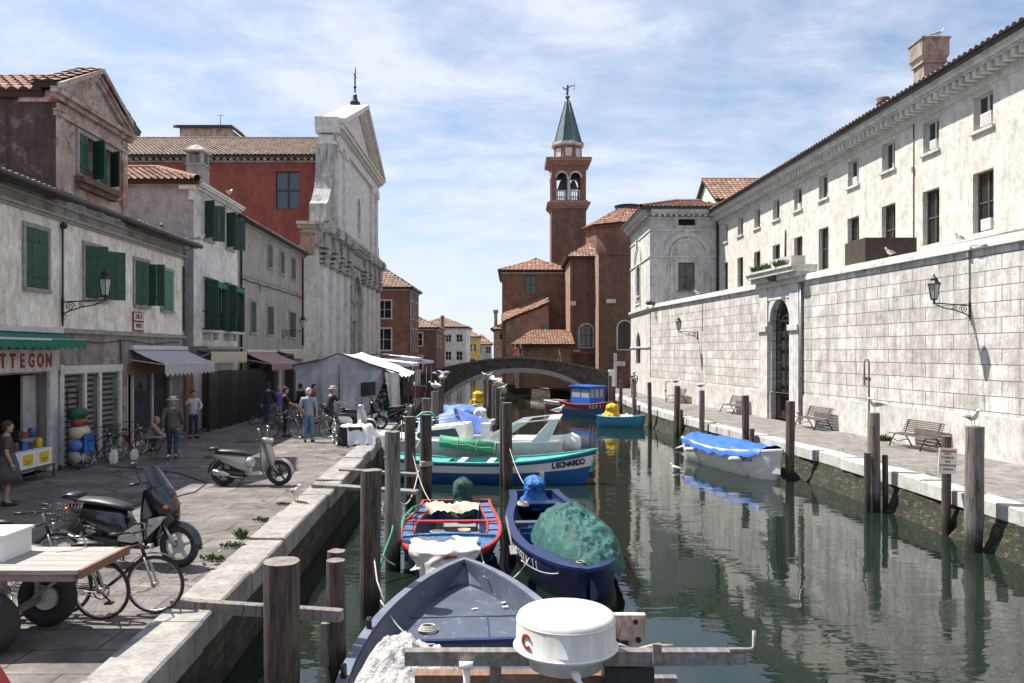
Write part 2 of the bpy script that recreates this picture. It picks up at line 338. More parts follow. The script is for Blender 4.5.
T['gel']=mat('white_boat_gelcoat',(.74,.74,.72),(.6,.6,.57),.35,3,spots=(.4,.38,.34),spot_lo=.66,spot_hi=.8,sscale=4,sstretch=(3,3,.5))
T['orange']=mat('orange_lens',(.75,.16,.02),rough=.2,bst=0);T['redlens']=mat('red_lens',(.45,.02,.01),rough=.2,bst=0);T['lens']=mat('clear_lens',(.6,.62,.63),rough=.1,bst=0)
T['red']=mat('red_paint',(.40,.03,.022),(.26,.022,.018),.5,7,spots=(.42,.22,.18),spot_lo=.62,spot_hi=.66,sscale=9);T['redtext']=mat('dark_red_letter_paint',(.30,.02,.015),rough=.6)
T['blue']=mat('boat_blue_paint',(.02,.105,.30),(.015,.08,.23),.45,4,spots=(.1,.15,.25),spot_lo=.68,spot_hi=.75);T['navy']=mat('dark_blue_boat_paint',(.012,.026,.10),(.007,.015,.06),.4,5,spots=(.07,.09,.16),spot_lo=.62,spot_hi=.68,sscale=8)
T['ltblue']=mat('sky_blue_boat_paint',(.07,.28,.42),(.05,.22,.34),.45,4);T['cabblue']=mat('bright_blue_paint',(.02,.14,.55),rough=.45);T['teal']=mat('teal_deck_paint',(.07,.36,.33),(.05,.27,.25),.55,4,spots=(.3,.42,.4),spot_lo=.63)
T['panelblue']=mat('mid_blue_paint',(.04,.155,.33),(.025,.095,.21),.5,6,spots=(.22,.30,.36),spot_lo=.60,spot_hi=.66,sscale=8)
T['boatgrey']=mat('greyish_blue_deck_paint',(.078,.093,.132),(.052,.063,.092),.5,2,spots=(.17,.185,.22),spot_lo=.58,spot_hi=.68,sscale=7);T['boatgrey_lt']=mat('blue_grey_gunwale',(.15,.17,.225),(.10,.118,.16),.5,3,spots=(.36,.37,.4),spot_lo=.62,spot_hi=.7,sscale=7)
T['maroon']=mat('maroon_paint',(.23,.035,.035),rough=.5)
T['floor']=mat('grey_floorboards',(.26,.26,.27),(.17,.17,.18),.7,4,(1,8,1))
def cloth(name,c,c2=None,rough=.85,tr=.0):
    m=mat(name,c,c2 or tuple(x*.85 for x in c),rough,4,bst=.15);return m
T['c_white']=cloth('white_cloth',(.68,.65,.61),(.55,.51,.47));T['c_tent']=cloth('white_tent_canvas',(.74,.74,.75),(.62,.62,.65));T['c_tentwall']=cloth('grey_tent_canvas',(.46,.46,.48),(.36,.36,.39))
T['c_beige']=cloth('beige_cloth',(.52,.44,.34));T['c_gtarp']=mat('green_tarpaulin',(.010,.095,.077),(.006,.05,.042),.72,4,bst=.6,bd=.04,spots=(.06,.17,.145),spot_lo=.62,spot_hi=.7,sscale=7);T['c_dgtarp']=mat('dark_green_cloth',(.025,.095,.08),(.01,.045,.038),.8,5,bst=.9,bd=.05)
T['c_btarp']=mat('blue_tarpaulin',(.02,.12,.52),(.015,.09,.38),.5,3,bst=.3,bd=.03);T['c_cyan']=mat('bright_blue_plastic_cover',(.012,.17,.50),(.006,.08,.28),.4,5,bst=.9,bd=.06);T['c_fadeblue']=cloth('faded_blue_tarpaulin',(.10,.19,.55),(.08,.14,.42),.6)
T['c_yellow']=cloth('yellow_tarpaulin',(.62,.40,.02));T['c_green']=cloth('green_awning_cloth',(.012,.155,.11));T['c_grey']=cloth('pale_awning_cloth',(.44,.43,.45),(.37,.36,.38));T['c_pink']=cloth('faded_red_awning_cloth',(.42,.24,.24),(.34,.19,.19));T['c_cream']=cloth('cream_awning_cloth',(.55,.48,.34))
T['fleece']=mat('matted_white_fibreglass',(.60,.59,.57),(.36,.34,.32),.95,9,bst=1,bd=.05,spots=(.3,.27,.24),spot_lo=.6,spot_hi=.66,sscale=14)
T['hose']=mat('turquoise_hose',(.1,.45,.42),rough=.5);T['rope']=mat('pale_rope',(.5,.47,.42),(.35,.32,.28),.9,40);T['netgreen']=mat('green_mesh_roll',(.02,.28,.14),(.015,.2,.1),.6,30)
T['steel']=mat('galvanised_steel',(.30,.28,.27),(.18,.155,.14),.55,6,(.5,4,4),metal=.55,spots=(.18,.10,.07),spot_lo=.58,spot_hi=.7)
T['rustwood']=mat('rust_stained_board',(.62,.57,.5),(.42,.34,.27),.8,4,spots=(.34,.13,.05),spot_lo=.52,spot_hi=.62,sscale=3,sstretch=(2,2,.6))
T['radar']=mat('off_white_radome',(.60,.585,.55),(.47,.45,.41),.42,4,(3,3,.4),bst=.05,spots=(.22,.19,.15),spot_lo=.66,spot_hi=.70,sscale=16)
T['corten']=mat('dark_brown_boarding',(.06,.04,.03),(.035,.025,.02),.85,7)
T['copper']=mat('verdigris_roof_lead',(.07,.115,.12),(.04,.065,.07),.6,2,(1,1,.5),spots=(.2,.26,.26),spot_lo=.6)
T['benchwood']=mat('dark_bench_slats',(.13,.11,.09),(.07,.058,.048),.8,5,(6,1,6));T['leaf']=mat('leaf_green',(.07,.12,.03),(.04,.08,.02),.7,6,bst=0);T['signwhite']=mat('sign_white',(.68,.66,.6),(.55,.53,.48),.6,3);T['signcream']=mat('sign_cream',(.62,.60,.53),(.36,.34,.3),.6,3)
T['ink']=mat('black_ink',(.03,.03,.04),bst=0);T['yellowcard']=mat('yellow_card',(.7,.5,.03),bst=0);T['featherw']=mat('white_feathers',(.74,.73,.71),(.6,.59,.57),.8,20,bst=.1);T['featherg']=mat('grey_feathers',(.26,.28,.31),(.2,.22,.24),.8,20,bst=.1);T['beak']=mat('yellow_beak',(.6,.38,.05),bst=0)
T['skin']=mat('skin',(.42,.25,.18),(.38,.22,.15),.6,5,bst=0)
def quick(name,c,rough=.8):
    if name not in T:T[name]=mat(name,c,rough=rough,scale=8,bst=.1)
    return T[name]
# ---------------------------------------------------------------- setting
def watermat():
    m,nt,b=nodes('canal_water');b.inputs['Base Color'].default_value=(.009,.016,.011,1);b.inputs['Roughness'].default_value=.02;b.inputs['IOR'].default_value=1.45
    tc=nt.nodes.new('ShaderNodeTexCoord')
    a=noi(nt,.55,(1,2.2,1),3,.5,tc.outputs['Object'],.6);c=noi(nt,2.4,(1,2.4,1),2,.5,tc.outputs['Object'],.3);d=noi(nt,.12,(1,1,1),2,.5,tc.outputs['Object'])
    x=nt.nodes.new('ShaderNodeMath');x.operation='MULTIPLY_ADD';L(nt,c,x.inputs[0]);x.inputs[1].default_value=.16;L(nt,a,x.inputs[2])
    y=nt.nodes.new('ShaderNodeMath');y.operation='MULTIPLY';L(nt,x.outputs[0],y.inputs[0]);L(nt,ramp(nt,d,[(.35,.35),(.65,1.0)]),y.inputs[1])
    bump(nt,b,y.outputs[0],.24,.075);return m
mb=MB();mb.poly([(-60,-30,WZ),(60,-30,WZ),(60,260,WZ),(-60,260,WZ)]);tag(mb.build('water',watermat()),kind='structure')
mb=MB();mb.poly([(-60,-30,-2.6),(60,-30,-2.6),(60,260,-2.6),(-60,260,-2.6)]);tag(mb.build('canal_bed',T['ground']),kind='structure')
LY=[-20,-5,3,8,14,20,28,36,44,52,60,85,140,230];RY=[-20,-5,5,15.3,20,25,31,35,39,45,50,63,69,78,90,140,230]
def quay(name,fn,ys,sgn,kw,slabm,kerbm,far):
    mb=MB();k2=MB();wl=MB()
    for a,b in zip(ys,ys[1:]):
        xa,xb=fn(a),fn(b)
        mb.poly([(xa+sgn*kw,a,0),(xb+sgn*kw,b,0),(far,b,0),(far,a,0)])
        wl.poly([(xa,a,-.27),(xb,b,-.27),(xb,b,-2.6),(xa,a,-2.6)])
    y=ys[0];rr=random.Random(3)
    while y<min(ys[-1],150):
        l=rr.uniform(1.3,2.2) if y<60 else 8;e=y+l-.012;dz=rr.uniform(.0,.045);o=rr.uniform(-.03,.035)-.04
        A=V((fn(y)+o*sgn,y,0));B=V((fn(e)+o*sgn,e,0));w=V((sgn*(kw-o),0,0));bv=.025
        for z0,z1,q in((-.28,.0,0),):
            t=.022+dz
            vs=[A+V((0,0,z0)),B+V((0,0,z0)),B+V((0,0,t-bv)),A+V((0,0,t-bv)),A+V((sgn*bv,.01,t)),B+V((sgn*bv,-.01,t)),A+w+V((0,.01,t)),B+w+V((0,-.01,t)),A+w+V((0,0,-.05)),B+w+V((0,0,-.05))]
            k2.add(vs,[(0,1,2,3),(3,2,5,4),(4,5,7,6),(6,7,9,8),(0,3,4,6,8),(1,9,7,5,2)])
        y+=l
    s=tag(mb.build(name,slabm,recalc=False),kind='structure');tag(k2.build(name+'_kerb',kerbm),kind='structure');tag(wl.build(name+'_side_wall',T['brick_wet']),kind='structure')
quay('left_quay',KL,LY,-1,.55,T['slab'],T['kerb'],-260);quay('right_quay',KR,RY,1,.5,T['slab_r'],T['kerb_r'],260)
mb=MB();mb.poly([(-900,230,-.02),(900,230,-.02),(900,2500,-.02),(-900,2500,-.02)]);mb.poly([(-24,230,-.02),(-16,230,-.02),(-16,230,-2.6),(-24,230,-2.6)]);tag(mb.build('ground',T['ground'],recalc=False),kind='structure')
# algae skirt: rough weed-covered footing along the right quay wall at the waterline
mb=MB();rr=random.Random(5)
ys=[5+i*.35 for i in range(150)]
def skf(i,j):
    y=5+i*52;z=[-.28,-.5,-.72,-.9,-1.3][min(4,int(round(j*4)))];o=[.0,.06,.13,.22,.36][min(4,int(round(j*4)))]
    p=V((KR(y)-o,y,z));n=noise.noise(p*3.1)*.09+noise.noise(p*9)*.05
    return p+V((-n,0,n*.4))
mb.grid(skf,260,4);wet=mat('algae_covered_footing',(.030,.036,.014),(.007,.010,.005),.7,6,(1,1,2.5),1,.06,spots=(.15,.10,.07),spot_lo=.55,spot_hi=.62,sscale=5,sstretch=(1,1,2.2));tag(mb.build('right_quay_footing',wet),kind='structure')
# ---------------------------------------------------------------- roofs and facades
def roof(mb,poly,w=.24,row=.38,h=.055,sub=4,seed=1):
    rr=random.Random(seed);P3=[V(p) for p in poly];n=(P3[1]-P3[0]).cross(P3[2]-P3[0]).normalized()
    if n.z<0:n=-n
    d=(V((0,0,-1))+n*n.z).normalized();a=n.cross(d).normalized();o=P3[0]
    q=[((p-o).dot(a),(p-o).dot(d)) for p in P3]
    def inside(x,y):
        c=False;j=len(q)-1
        for i in range(len(q)):
            if (q[i][1]>y)!=(q[j][1]>y) and x<(q[j][0]-q[i][0])*(y-q[i][1])/(q[j][1]-q[i][1])+q[i][0]:c=not c
            j=i
        return c
    x0=min(p[0] for p in q);x1=max(p[0] for p in q);y0=min(p[1] for p in q);y1=max(p[1] for p in q)
    nc=max(1,int((x1-x0)/w));nr=max(1,int((y1-y0)/row));dx=(x1-x0)/nc;dy=(y1-y0)/nr
    for j in range(nr):
        for i in range(nc):
            t=min(1,max(0,rr.gauss(.5,.28)));t=.501 if t==.5 else t
            ya=y0+j*dy;yb=ya+dy*1.06;xs=[x0+(i+k/sub)*dx for k in range(sub+1)]
            vs=[];ln=rr.uniform(-.012,.012)
            for yy,hh in((ya,.0),(yb,.04)):
                for k,x in enumerate(xs): vs.append(o+a*x+d*(yy+ln)+n*(hh+h*math.sin(PI*k/sub)))
            fs=[]
            for k in range(sub):
                if inside((xs[k]+xs[k+1])/2,ya+dy/2):fs.append((k,k+1,sub+2+k,sub+1+k))
            if fs:
                mb.add(vs,fs,True,0,t)
                mb.add([vs[sub+1+k] for k in range(sub+1)]+[o+a*x+d*(yb+ln) for x in xs],[(k,k+1,sub+2+k,sub+1+k) for k in range(sub) if inside((xs[k]+xs[k+1])/2,ya+dy/2)],False,1,.501)
    mb.add([p-n*.015 for p in P3],[tuple(range(len(P3)))],False,1,.501)
    mb.add([p-n*.16 for p in P3],[tuple(range(len(P3)))],False,1,.501)
    for i in range(len(P3)):
        j=(i+1)%len(P3);mb.add([P3[i]-n*.015,P3[j]-n*.015,P3[j]-n*.16,P3[i]-n*.16],[(0,1,2,3)],False,1,.501)
def ridge(mb,p,q,r=.13):
    p=V(p);q=V(q);n=max(1,int((q-p).length/.4))
    for i in range(n):
        a=p.lerp(q,i/n);b=p.lerp(q,(i+1.08)/n);mb.cyl(a,b,r*1.08,r*.95,8,False)
        for k in range(8):mb.t[-1-k]=random.choice([.2,.35,.6,.8])
class Fac:
    """vertical wall plane from p0 to p1; n is the outward normal"""
    def __init__(s,p0,p1,side=1):
        s.a=V((p0[0],p0[1],0));s.b=V((p1[0],p1[1],0));s.L=(s.b-s.a).length;s.u=(s.b-s.a)/s.L;s.n=V((s.u.y,-s.u.x,0))*side
    def pt(s,x,z,o=0):
        p=s.a+s.u*x+s.n*o;return V((p.x,p.y,z))
    def s_y(s,y):return (y-s.a.y)/s.u.y
    def box(s,mb,x0,x1,z0,z1,o0,o1):
        vs=[s.pt(x,z,o) for z in(z0,z1) for x,o in((x0,o0),(x1,o0),(x1,o1),(x0,o1))]
        mb.add(vs,[(0,3,2,1),(4,5,6,7),(0,1,5,4),(1,2,6,5),(2,3,7,6),(3,0,4,7)])
    def wall(s,mb,z0,z1,holes=(),x0=0,x1=None,d=.25,o=0):
        x1=s.L if x1 is None else x1
        H=[h for h in holes]
        xs=sorted({x0,x1,*[min(max(v,x0),x1) for h in H for v in h[:2]]});zs=sorted({z0,z1,*[min(max(v,z0),z1) for h in H for v in h[2:4]]})
        for xa,xb in zip(xs,xs[1:]):
            for za,zb in zip(zs,zs[1:]):
                cx,cz=(xa+xb)/2,(za+zb)/2
                if any(h[0]<cx<h[1] and h[2]<cz<h[3] for h in H):continue
                mb.add([s.pt(xa,za,o),s.pt(xb,za,o),s.pt(xb,zb,o),s.pt(xa,zb,o)],[(0,1,2,3)])
        for h in H:
            a,b,c,e=h[:4];ar=len(h)>4
            if not ar:loop=[(a,c),(b,c),(b,e),(a,e)]
            else:
                r=(b-a)/2;loop=[(a,c),(b,c)]+[((a+b)/2+r*math.cos(PI*k/12),e-r+r*math.sin(PI*k/12)) for k in range(13)]
                mid=(a+b)/2
                for k in range(12):
                    p=loop[2+k];q=loop[3+k];cor=(b,e) if k<6 else (a,e)
                    mb.add([s.pt(*p,o),s.pt(*q,o),s.pt(*cor,o)],[(0,1,2)])
                mb.add([s.pt(b,e,o),s.pt(mid,e,o),s.pt(a,e,o)],[(0,1,2)])
            for p,q in zip(loop,loop[1:]+loop[:1]):
                mb.add([s.pt(*p,o),s.pt(*q,o),s.pt(*q,o-d),s.pt(*p,o-d)],[(0,1,2,3)])
def window(F,parent,h,fm='brownframe',gm='glass',shut=None,ang=(35,35),sill='frame',sur=None,d=.2,mull=(1,1),bars=.035,closed=False,name='window'):
    a,b,c,e=h[:4];ar=len(h)>4;t=.06;m=MB();r=(b-a)/2
    F.box(m,a,a+t,c,e-(r if ar else 0),-d-.05,-d+.03);F.box(m,b-t,b,c,e-(r if ar else 0),-d-.05,-d+.03);F.box(m,a+t,b-t,c,c+t,-d-.05,-d+.03)
    if not ar:F.box(m,a+t,b-t,e-t,e,-d-.05,-d+.03)
    else:
        for k in range(12):
            q=[((a+b)/2+(r-o)*math.cos(PI*(k+g)/12),e-r+(r-o)*math.sin(PI*(k+g)/12)) for g in(0,1) for o in(0,t)]
            m.add([F.pt(*q[i],z) for z in(-d-.05,-d+.03) for i in(0,1,3,2)],[(0,1,2,3),(4,5,6,7),(1,2,6,5)])
    for i in range(mull[0]):
        x=lerp(a,b,(i+1)/(mull[0]+1));F.box(m,x-bars,x+bars,c+t,e-t,-d-.04,-d+.025)
    for i in range(mull[1]):
        z=lerp(c,e,(i+1)/(mull[1]+1));F.box(m,a+t,b-t,z-bars*.8,z+bars*.8,-d-.04,-d+.02)
    w=m.build(name,T[fm],parent,True)
    g=MB();g.add([F.pt(a,c,-d-.02),F.pt(b,c,-d-.02),F.pt(b,e,-d-.02),F.pt(a,e,-d-.02)],[(0,1,2,3)]);g.build('pane',T[gm],w,True)
    if sill:
        m=MB();F.box(m,a-.1,b+.1,c-.1,c-.001,-.02,.1);m.build('sill',T[sill],w,True)
    if sur:
        m=MB();s_=.12
        F.box(m,a-s_,a-.001,c,e-(r if ar else 0),.002,.05);F.box(m,b+.001,b+s_,c,e-(r if ar else 0),.002,.05)
        if not ar:F.box(m,a-s_,b+s_,e+.001,e+s_,.002,.06)
        else:
            for k in range(14):
                q=[((a+b)/2+(r+o)*math.cos(PI*(k+g)/14),e-r+(r+o)*math.sin(PI*(k+g)/14)) for g in(0,1) for o in(0.001,s_)]
                vs=[F.pt(*q[i],z) for z in(.002,.05) for i in(0,1,3,2)];m.add(vs,[(0,1,2,3),(4,5,6,7),(1,2,6,5),(3,0,4,7)])
        m.build('surround',T[sur],w,True)
    if shut:
        hw=(b-a)/2-.01
        for sd,an in zip((0,1),ang):
            m=MB();A=R(an);x=a+.01 if sd==0 else b-.01;sg=1 if sd==0 else -1
            # hinge at the jamb; angle 0 = closed in the opening, 180 = folded flat on the wall
            dx,do=math.cos(A)*sg,math.sin(A)
            base=F.pt(x,0,.03 if an<120 else .06);du=F.u*dx+F.n*do;dn=(F.n*math.cos(A)-F.u*math.sin(A)*sg)
            def bx(s0,s1,z0,z1,n0,n1):
                vs=[base+du*s_+dn*n_+V((0,0,z)) for z in(z0,z1) for s_,n_ in((s0,n0),(s1,n0),(s1,n1),(s0,n1))]
                m.add(vs,[(0,3,2,1),(4,5,6,7),(0,1,5,4),(1,2,6,5),(2,3,7,6),(3,0,4,7)])
            bx(0,hw/2-.006,c+.02,e-.02,-.02,.02);bx(hw/2+.006,hw,c+.02,e-.02,-.02,.02)
            for zz in(.2,.8):z=lerp(c,e,zz);bx(.02,hw-.02,z-.04,z+.04,.021,.035);bx(.02,hw-.02,z-.04,z+.04,-.035,-.021)
            m.build('shutter',T[shut],w,True)
    return w
def cornice(F,mb,z,prof,x0=0,x1=None):
    x1=F.L if x1 is None else x1
    for z0,z1,o in prof:F.box(mb,x0,x1,z+z0,z+z1,-.05,o)
def dentils(F,mb,z0,z1,o0,o1,step,w,x0=0,x1=None):
    x1=F.L if x1 is None else x1;n=int((x1-x0)/step)
    for i in range(n):x=x0+(i+.5)*(x1-x0)/n;F.box(mb,x-w/2,x+w/2,z0,z1,o0,o1)
def scallop(mb,p,q,drop,n,ext=None):
    p=V(p);q=V(q)
    def f(i,j):
        x=p.lerp(q,i);d=drop*(.72+.28*abs(math.sin(PI*n*i)));return x+V((0.02*math.sin(9*i),0,-d*j))
    mb.grid(f,n*6,1)
def awning(parent,F,x0,x1,zt,proj,zf,val,clothm,scal=8,frame=True):
    m=MB()
    m.grid(lambda i,j:F.pt(lerp(x0,x1,i),lerp(zt,zf,j)-.05*math.sin(PI*j)-.02*abs(math.sin(PI*i*4))*j,lerp(.05,proj,j)),16,6)
    scallop(m,F.pt(x0,zf,proj),F.pt(x1,zf,proj),val,scal)
    a=m.build('awning',T[clothm],parent,True)
    m=MB();m.bar(F.pt(x0,zf-.01,proj-.02),F.pt(x1,zf-.01,proj-.02),.05,.05)
    F.box(m,x0,x1,zt-.02,zt+.12,.005,.16)
    for x in(x0+.05,x1-.05):m.bar(F.pt(x,zt-.35,.03),F.pt(x,zf-.03,proj-.04),.03,.03)
    m.build('awning_frame',T['whiteframe'],a,True);return a
# ================================================================= LEFT: corner house
F1=Fac((LF(7),7),(LF(30.45),30.45));s1=F1.s_y
house=thing('house',F1.pt(F1.L/2,0,-4),'long low cream house with green shutters, a pedimented dormer and the shop signboard','house')
def hz(px,py): y=yL(px);return CZ-(py-HY)/FP*y
W1=(s1(19.75),s1(20.75),4.72,6.22);W2=(s1(22.7),s1(23.9),4.65,6.15);W3=(s1(26.0),s1(27.05),4.65,6.1);W4=(s1(28.2),s1(29.15),4.6,6.0);W0=(s1(16.2),s1(17.2),4.7,6.2)
SH0=(s1(15.5),s1(20.75),0.0,2.55);RS=[(s1(21.55),s1(22.6),.02,2.45),(s1(22.75),s1(23.5),.02,2.45),(s1(23.65),s1(24.8),.02,2.45)];SH2=(s1(25.5),s1(29.3),.0,2.75)
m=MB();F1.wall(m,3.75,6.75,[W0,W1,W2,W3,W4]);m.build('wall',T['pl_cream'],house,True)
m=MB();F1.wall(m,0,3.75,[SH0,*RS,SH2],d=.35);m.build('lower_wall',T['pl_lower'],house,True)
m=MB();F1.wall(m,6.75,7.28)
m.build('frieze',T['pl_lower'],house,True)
m=MB()
cornice(F1,m,6.62,[(0,.07,.07),(.07,.14,.13)]);cornice(F1,m,7.0,[(0,.06,.05)])
cornice(F1,m,3.62,[(0,.1,.1)]);m.build('cornice',T['frame'],house,True)
X0=-24.
m=MB();m.poly([(LF(7),7,0),(X0,7,0),(X0,7,7.3),(LF(7),7,7.3)]);m.poly([(LF(30.45),30.45,0),(X0,30.45,0),(X0,30.45,7.3),(-18,30.45,9),(LF(30.45),30.45,7.3)]);m.poly([(X0,7,0),(X0,30.45,0),(X0,30.45,7.3),(X0,7,7.3)]);m.build('side_wall',T['pl_warmgrey'],house,True)
m=MB();e=.42
for ya,yb in((6.8,21.2),(25.35,30.75)):
    roof(m,[(LF(ya)+e,ya,7.22),(LF(yb)+e,yb,7.22),(-18,yb,9.0),(-18,ya,9.0)],seed=int(ya))
m.build('roof',[T['tile'],T['gutter']],house,True)
m=MB();g0=F1.pt(-.2,7.17,.5);g1=F1.pt(F1.L+.35,7.17,.5);m.cyl(g0,g1,.085,n=10)
for i in range(22):
    x=F1.L*i/21;m.bar(F1.pt(x,7.22,.1),F1.pt(x,7.1,.48),.03,.05)
m.build('gutter',T['gutter'],house,True)
m=MB();m.tube([F1.pt(s1(30.3),7.1,.45),F1.pt(s1(30.3),6.9,.08),F1.pt(s1(30.3),.1,.08)],.05,8);m.build('downpipe',T['zinc'],house,True)
m=MB();x=s1(21.45);m.tube([F1.pt(x,6.6,.05),F1.pt(x,3.8,.05)],.025,6);m.ball(F1.pt(x,6.5,.08),.09);m.tube([F1.pt(s1(30.2),6.35,.05),F1.pt(s1(30.2),3.9,.05)],.03,6)
m.tube([F1.pt(2+i*.8,3.42+.05*math.sin(i*1.3),.04) for i in range(27)],.015,5);m.tube([F1.pt(s1(24.9),3.5,.04),F1.pt(s1(24.95),2.9,.05),F1.pt(s1(24.9),1.2,.04)],.02,5);m.build('cable',T['gutter'],house,True)
window(F1,house,W0,shut='green',ang=(2,2));window(F1,house,W1,shut='green',ang=(2,2),sur='frame')
window(F1,house,W2,shut='green',ang=(62,140),sur='frame');window(F1,house,W3,shut='green',ang=(28,100),sur='frame');window(F1,house,W4,shut='green_lt',ang=(2,2),sur='frame')
# dormer block rising through the eave
Fd=Fac((LF(21.2)+.01,21.2),(LF(25.35)+.01,25.35))
D1=(1.15,2.0,8.1,9.25);D2=(2.3,3.1,8.1,9.2)
m=MB();Fd.wall(m,7.25,9.8,[D1,D2]);m.build('dormer_wall',T['pl_peel'],house,True)
m=MB();xd=-27;ra=Fd.L/2
m.poly([Fd.pt(0,7.2,0),V((xd,21.2,7.2)),V((xd,21.2,10)),Fd.pt(0,10,0)]);m.poly([Fd.pt(Fd.L,7.2,0),V((xd,25.35,7.2)),V((xd,25.35,10)),Fd.pt(Fd.L,10,0)])
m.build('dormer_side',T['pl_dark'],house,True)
m=MB();Fd.box(m,-.02,.32,7.25,9.75,.002,.06);Fd.box(m,Fd.L-.32,Fd.L+.02,7.25,9.75,.002,.06)
cornice(Fd,m,9.4,[(0,.1,.1),(.12,.18,.06)],-.06,Fd.L+.06);cornice(Fd,m,9.8,[(.0,.12,.14),(.12,.24,.26)],-.22,Fd.L+.22)
m.box((-13.1,21.12,9.75),(-12.1,21.2,10.05))
tz=10.05
for sg in(0,1):
    p=Fd.pt(-.3 if sg==0 else Fd.L+.3,tz,0);q=Fd.pt(ra,11.25,0)
    for k,(o,hh) in enumerate(((.30,.14),(.2,.1),(.12,.1))):
        off=-k*.11;m.prism([p+V((0,0,off)),q+V((0,0,off)),q+V((0,0,off+hh)),p+V((0,0,off+hh))],Fd.n*o)
m.prism([Fd.pt(0,tz,0),Fd.pt(Fd.L,tz,0),Fd.pt(ra,11.2,0)],-Fd.n*.35)
m.build('pediment',T['pl_peel'],house,True)
m=MB()
roof(m,[(-12.4,21.0,10.0),(-27,21.0,10.0),(-27,23.28,11.15),(-12.4,23.28,11.15)],w=.3,row=.42,h=.08,seed=8)
roof(m,[(-12.4,25.55,10.0),(-27,25.55,10.0),(-27,23.28,11.15),(-12.4,23.28,11.15)],w=.3,row=.42,h=.08,seed=9)
roof(m,[(-11.95,20.85,10.2),(-12.6,20.85,10.2),(-12.6,23.28,11.4),(-11.95,23.28,11.4)],w=.3,h=.03,seed=9)
roof(m,[(-12.0,25.75,10.2),(-12.7,25.75,10.2),(-12.7,23.28,11.4),(-12.0,23.28,11.4)],w=.3,h=.03,seed=9)
m.build('dormer_roof',[T['tile'],T['gutter']],house,True)
window(Fd,house,D1,shut='green',ang=(4,70),sur='frame');window(Fd,house,D2,shut='green',ang=(4,60),sur='frame')
m=MB();Fd.box(m,.95,3.3,7.85,8.02,.0,.26);Fd.box(m,1.0,3.25,7.7,7.85,.0,.16);m.build('window_ledge',T['brick_dark'],house,True)
# shop front, signboard, awnings, roller shutters
m=MB();F1.box(m,s1(16.0),s1(21.2),2.6,3.16,.03,.1);sb=m.build('signboard',T['signcream'],house,True)
for i,ch in enumerate('BOTTEGON'):
    put_text(ch,.47,T['redtext'],'letter',sb,F1.pt(s1(17.86)+i*.40,2.87,.108),F1.u,(0,0,1),depth=.008,off=.016,squeeze=.8)
awning(house,F1,s1(15),s1(21.3),3.62,.75,3.42,.26,'c_green',20)
m=MB();F1.box(m,s1(20.75),s1(21.15),0,2.6,.003,.08);F1.box(m,s1(21.3),s1(21.5),0,2.75,.003,.07);F1.box(m,s1(21.3),s1(25.0),2.5,2.72,.003,.08)
for x in(22.67,23.57,24.9):F1.box(m,s1(x)-.07,s1(x)+.07,0,2.5,.003,.07)
m.build('shop_pillar',T['whiteframe'],house,True)
for h in RS:
    m=MB();z=h[2]
    while z<h[3]-.01:
        m.add([F1.pt(h[0]+.02,z+.03,-.15),F1.pt(h[1]-.02,z+.03,-.15),F1.pt(h[1]-.02,z+.06,-.09),F1.pt(h[0]+.02,z+.06,-.09),F1.pt(h[1]-.02,z+.13,-.09),F1.pt(h[0]+.02,z+.13,-.09),F1.pt(h[1]-.02,z+.16,-.15),F1.pt(h[0]+.02,z+.16,-.15)],[(0,1,2,3),(3,2,4,5),(5,4,6,7)]);m.add([F1.pt(h[0]+.02,z-.01,-.151),F1.pt(h[1]-.02,z-.01,-.151),F1.pt(h[1]-.02,z+.04,-.151),F1.pt(h[0]+.02,z+.04,-.151)],[(0,1,2,3)],mi=1);z+=.16
    m.build('roller_shutter',[T['shutterslat'],T['dark']],house,True)  # dark second material paints shade into the gaps between slats
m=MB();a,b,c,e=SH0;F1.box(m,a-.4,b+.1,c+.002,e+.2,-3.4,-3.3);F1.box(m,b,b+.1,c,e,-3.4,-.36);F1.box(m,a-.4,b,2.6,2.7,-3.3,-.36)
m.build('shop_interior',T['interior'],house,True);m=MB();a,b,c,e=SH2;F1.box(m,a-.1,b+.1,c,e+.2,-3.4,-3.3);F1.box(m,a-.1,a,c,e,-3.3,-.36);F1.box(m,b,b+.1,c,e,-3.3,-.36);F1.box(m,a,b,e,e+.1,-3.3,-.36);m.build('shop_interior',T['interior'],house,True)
m=MB();F1.box(m,s1(20.1),s1(20.7),.02,2.5,-.3,-.24);m.build('shop_door',T['pl_grey'],house,True)
rr=random.Random(11);m=MB()
for z in(.5,1.0,1.5,2.0):
    F1.box(m,s1(15.6),s1(19.9),z,z+.03,-1.3,-.9)
m.build('shop_shelf',T['brownframe'],house,True)
m=MB();a,b,c,e=SH2;F1.box(m,s1(25.5),s1(29.3),2.35,2.75,-.2,.02);m.build('fascia',T['wood'],house,True)
m=MB();F1.box(m,s1(26.05),s1(26.12),0,2.35,-.14,-.06);F1.box(m,s1(27.6),s1(27.7),0,2.35,-.14,-.06);F1.box(m,s1(25.5),s1(25.6),0,2.35,-.14,-.02);F1.box(m,s1(29.2),s1(29.3),0,2.35,-.14,-.02);F1.box(m,s1(26.12),s1(29.2),0,.12,-.14,-.06);sf=m.build('shop_window',T['whiteframe'],house,True)
m=MB();m.add([F1.pt(s1(26.12),.12,-.1),F1.pt(s1(29.2),.12,-.1),F1.pt(s1(29.2),2.35,-.1),F1.pt(s1(26.12),2.35,-.1)],[(0,1,2,3)]);m.build('pane',T['shopglass'],sf,True)
awning(house,F1,s1(25.6),s1(30.35),3.2,1.15,2.72,.42,'c_grey',12)
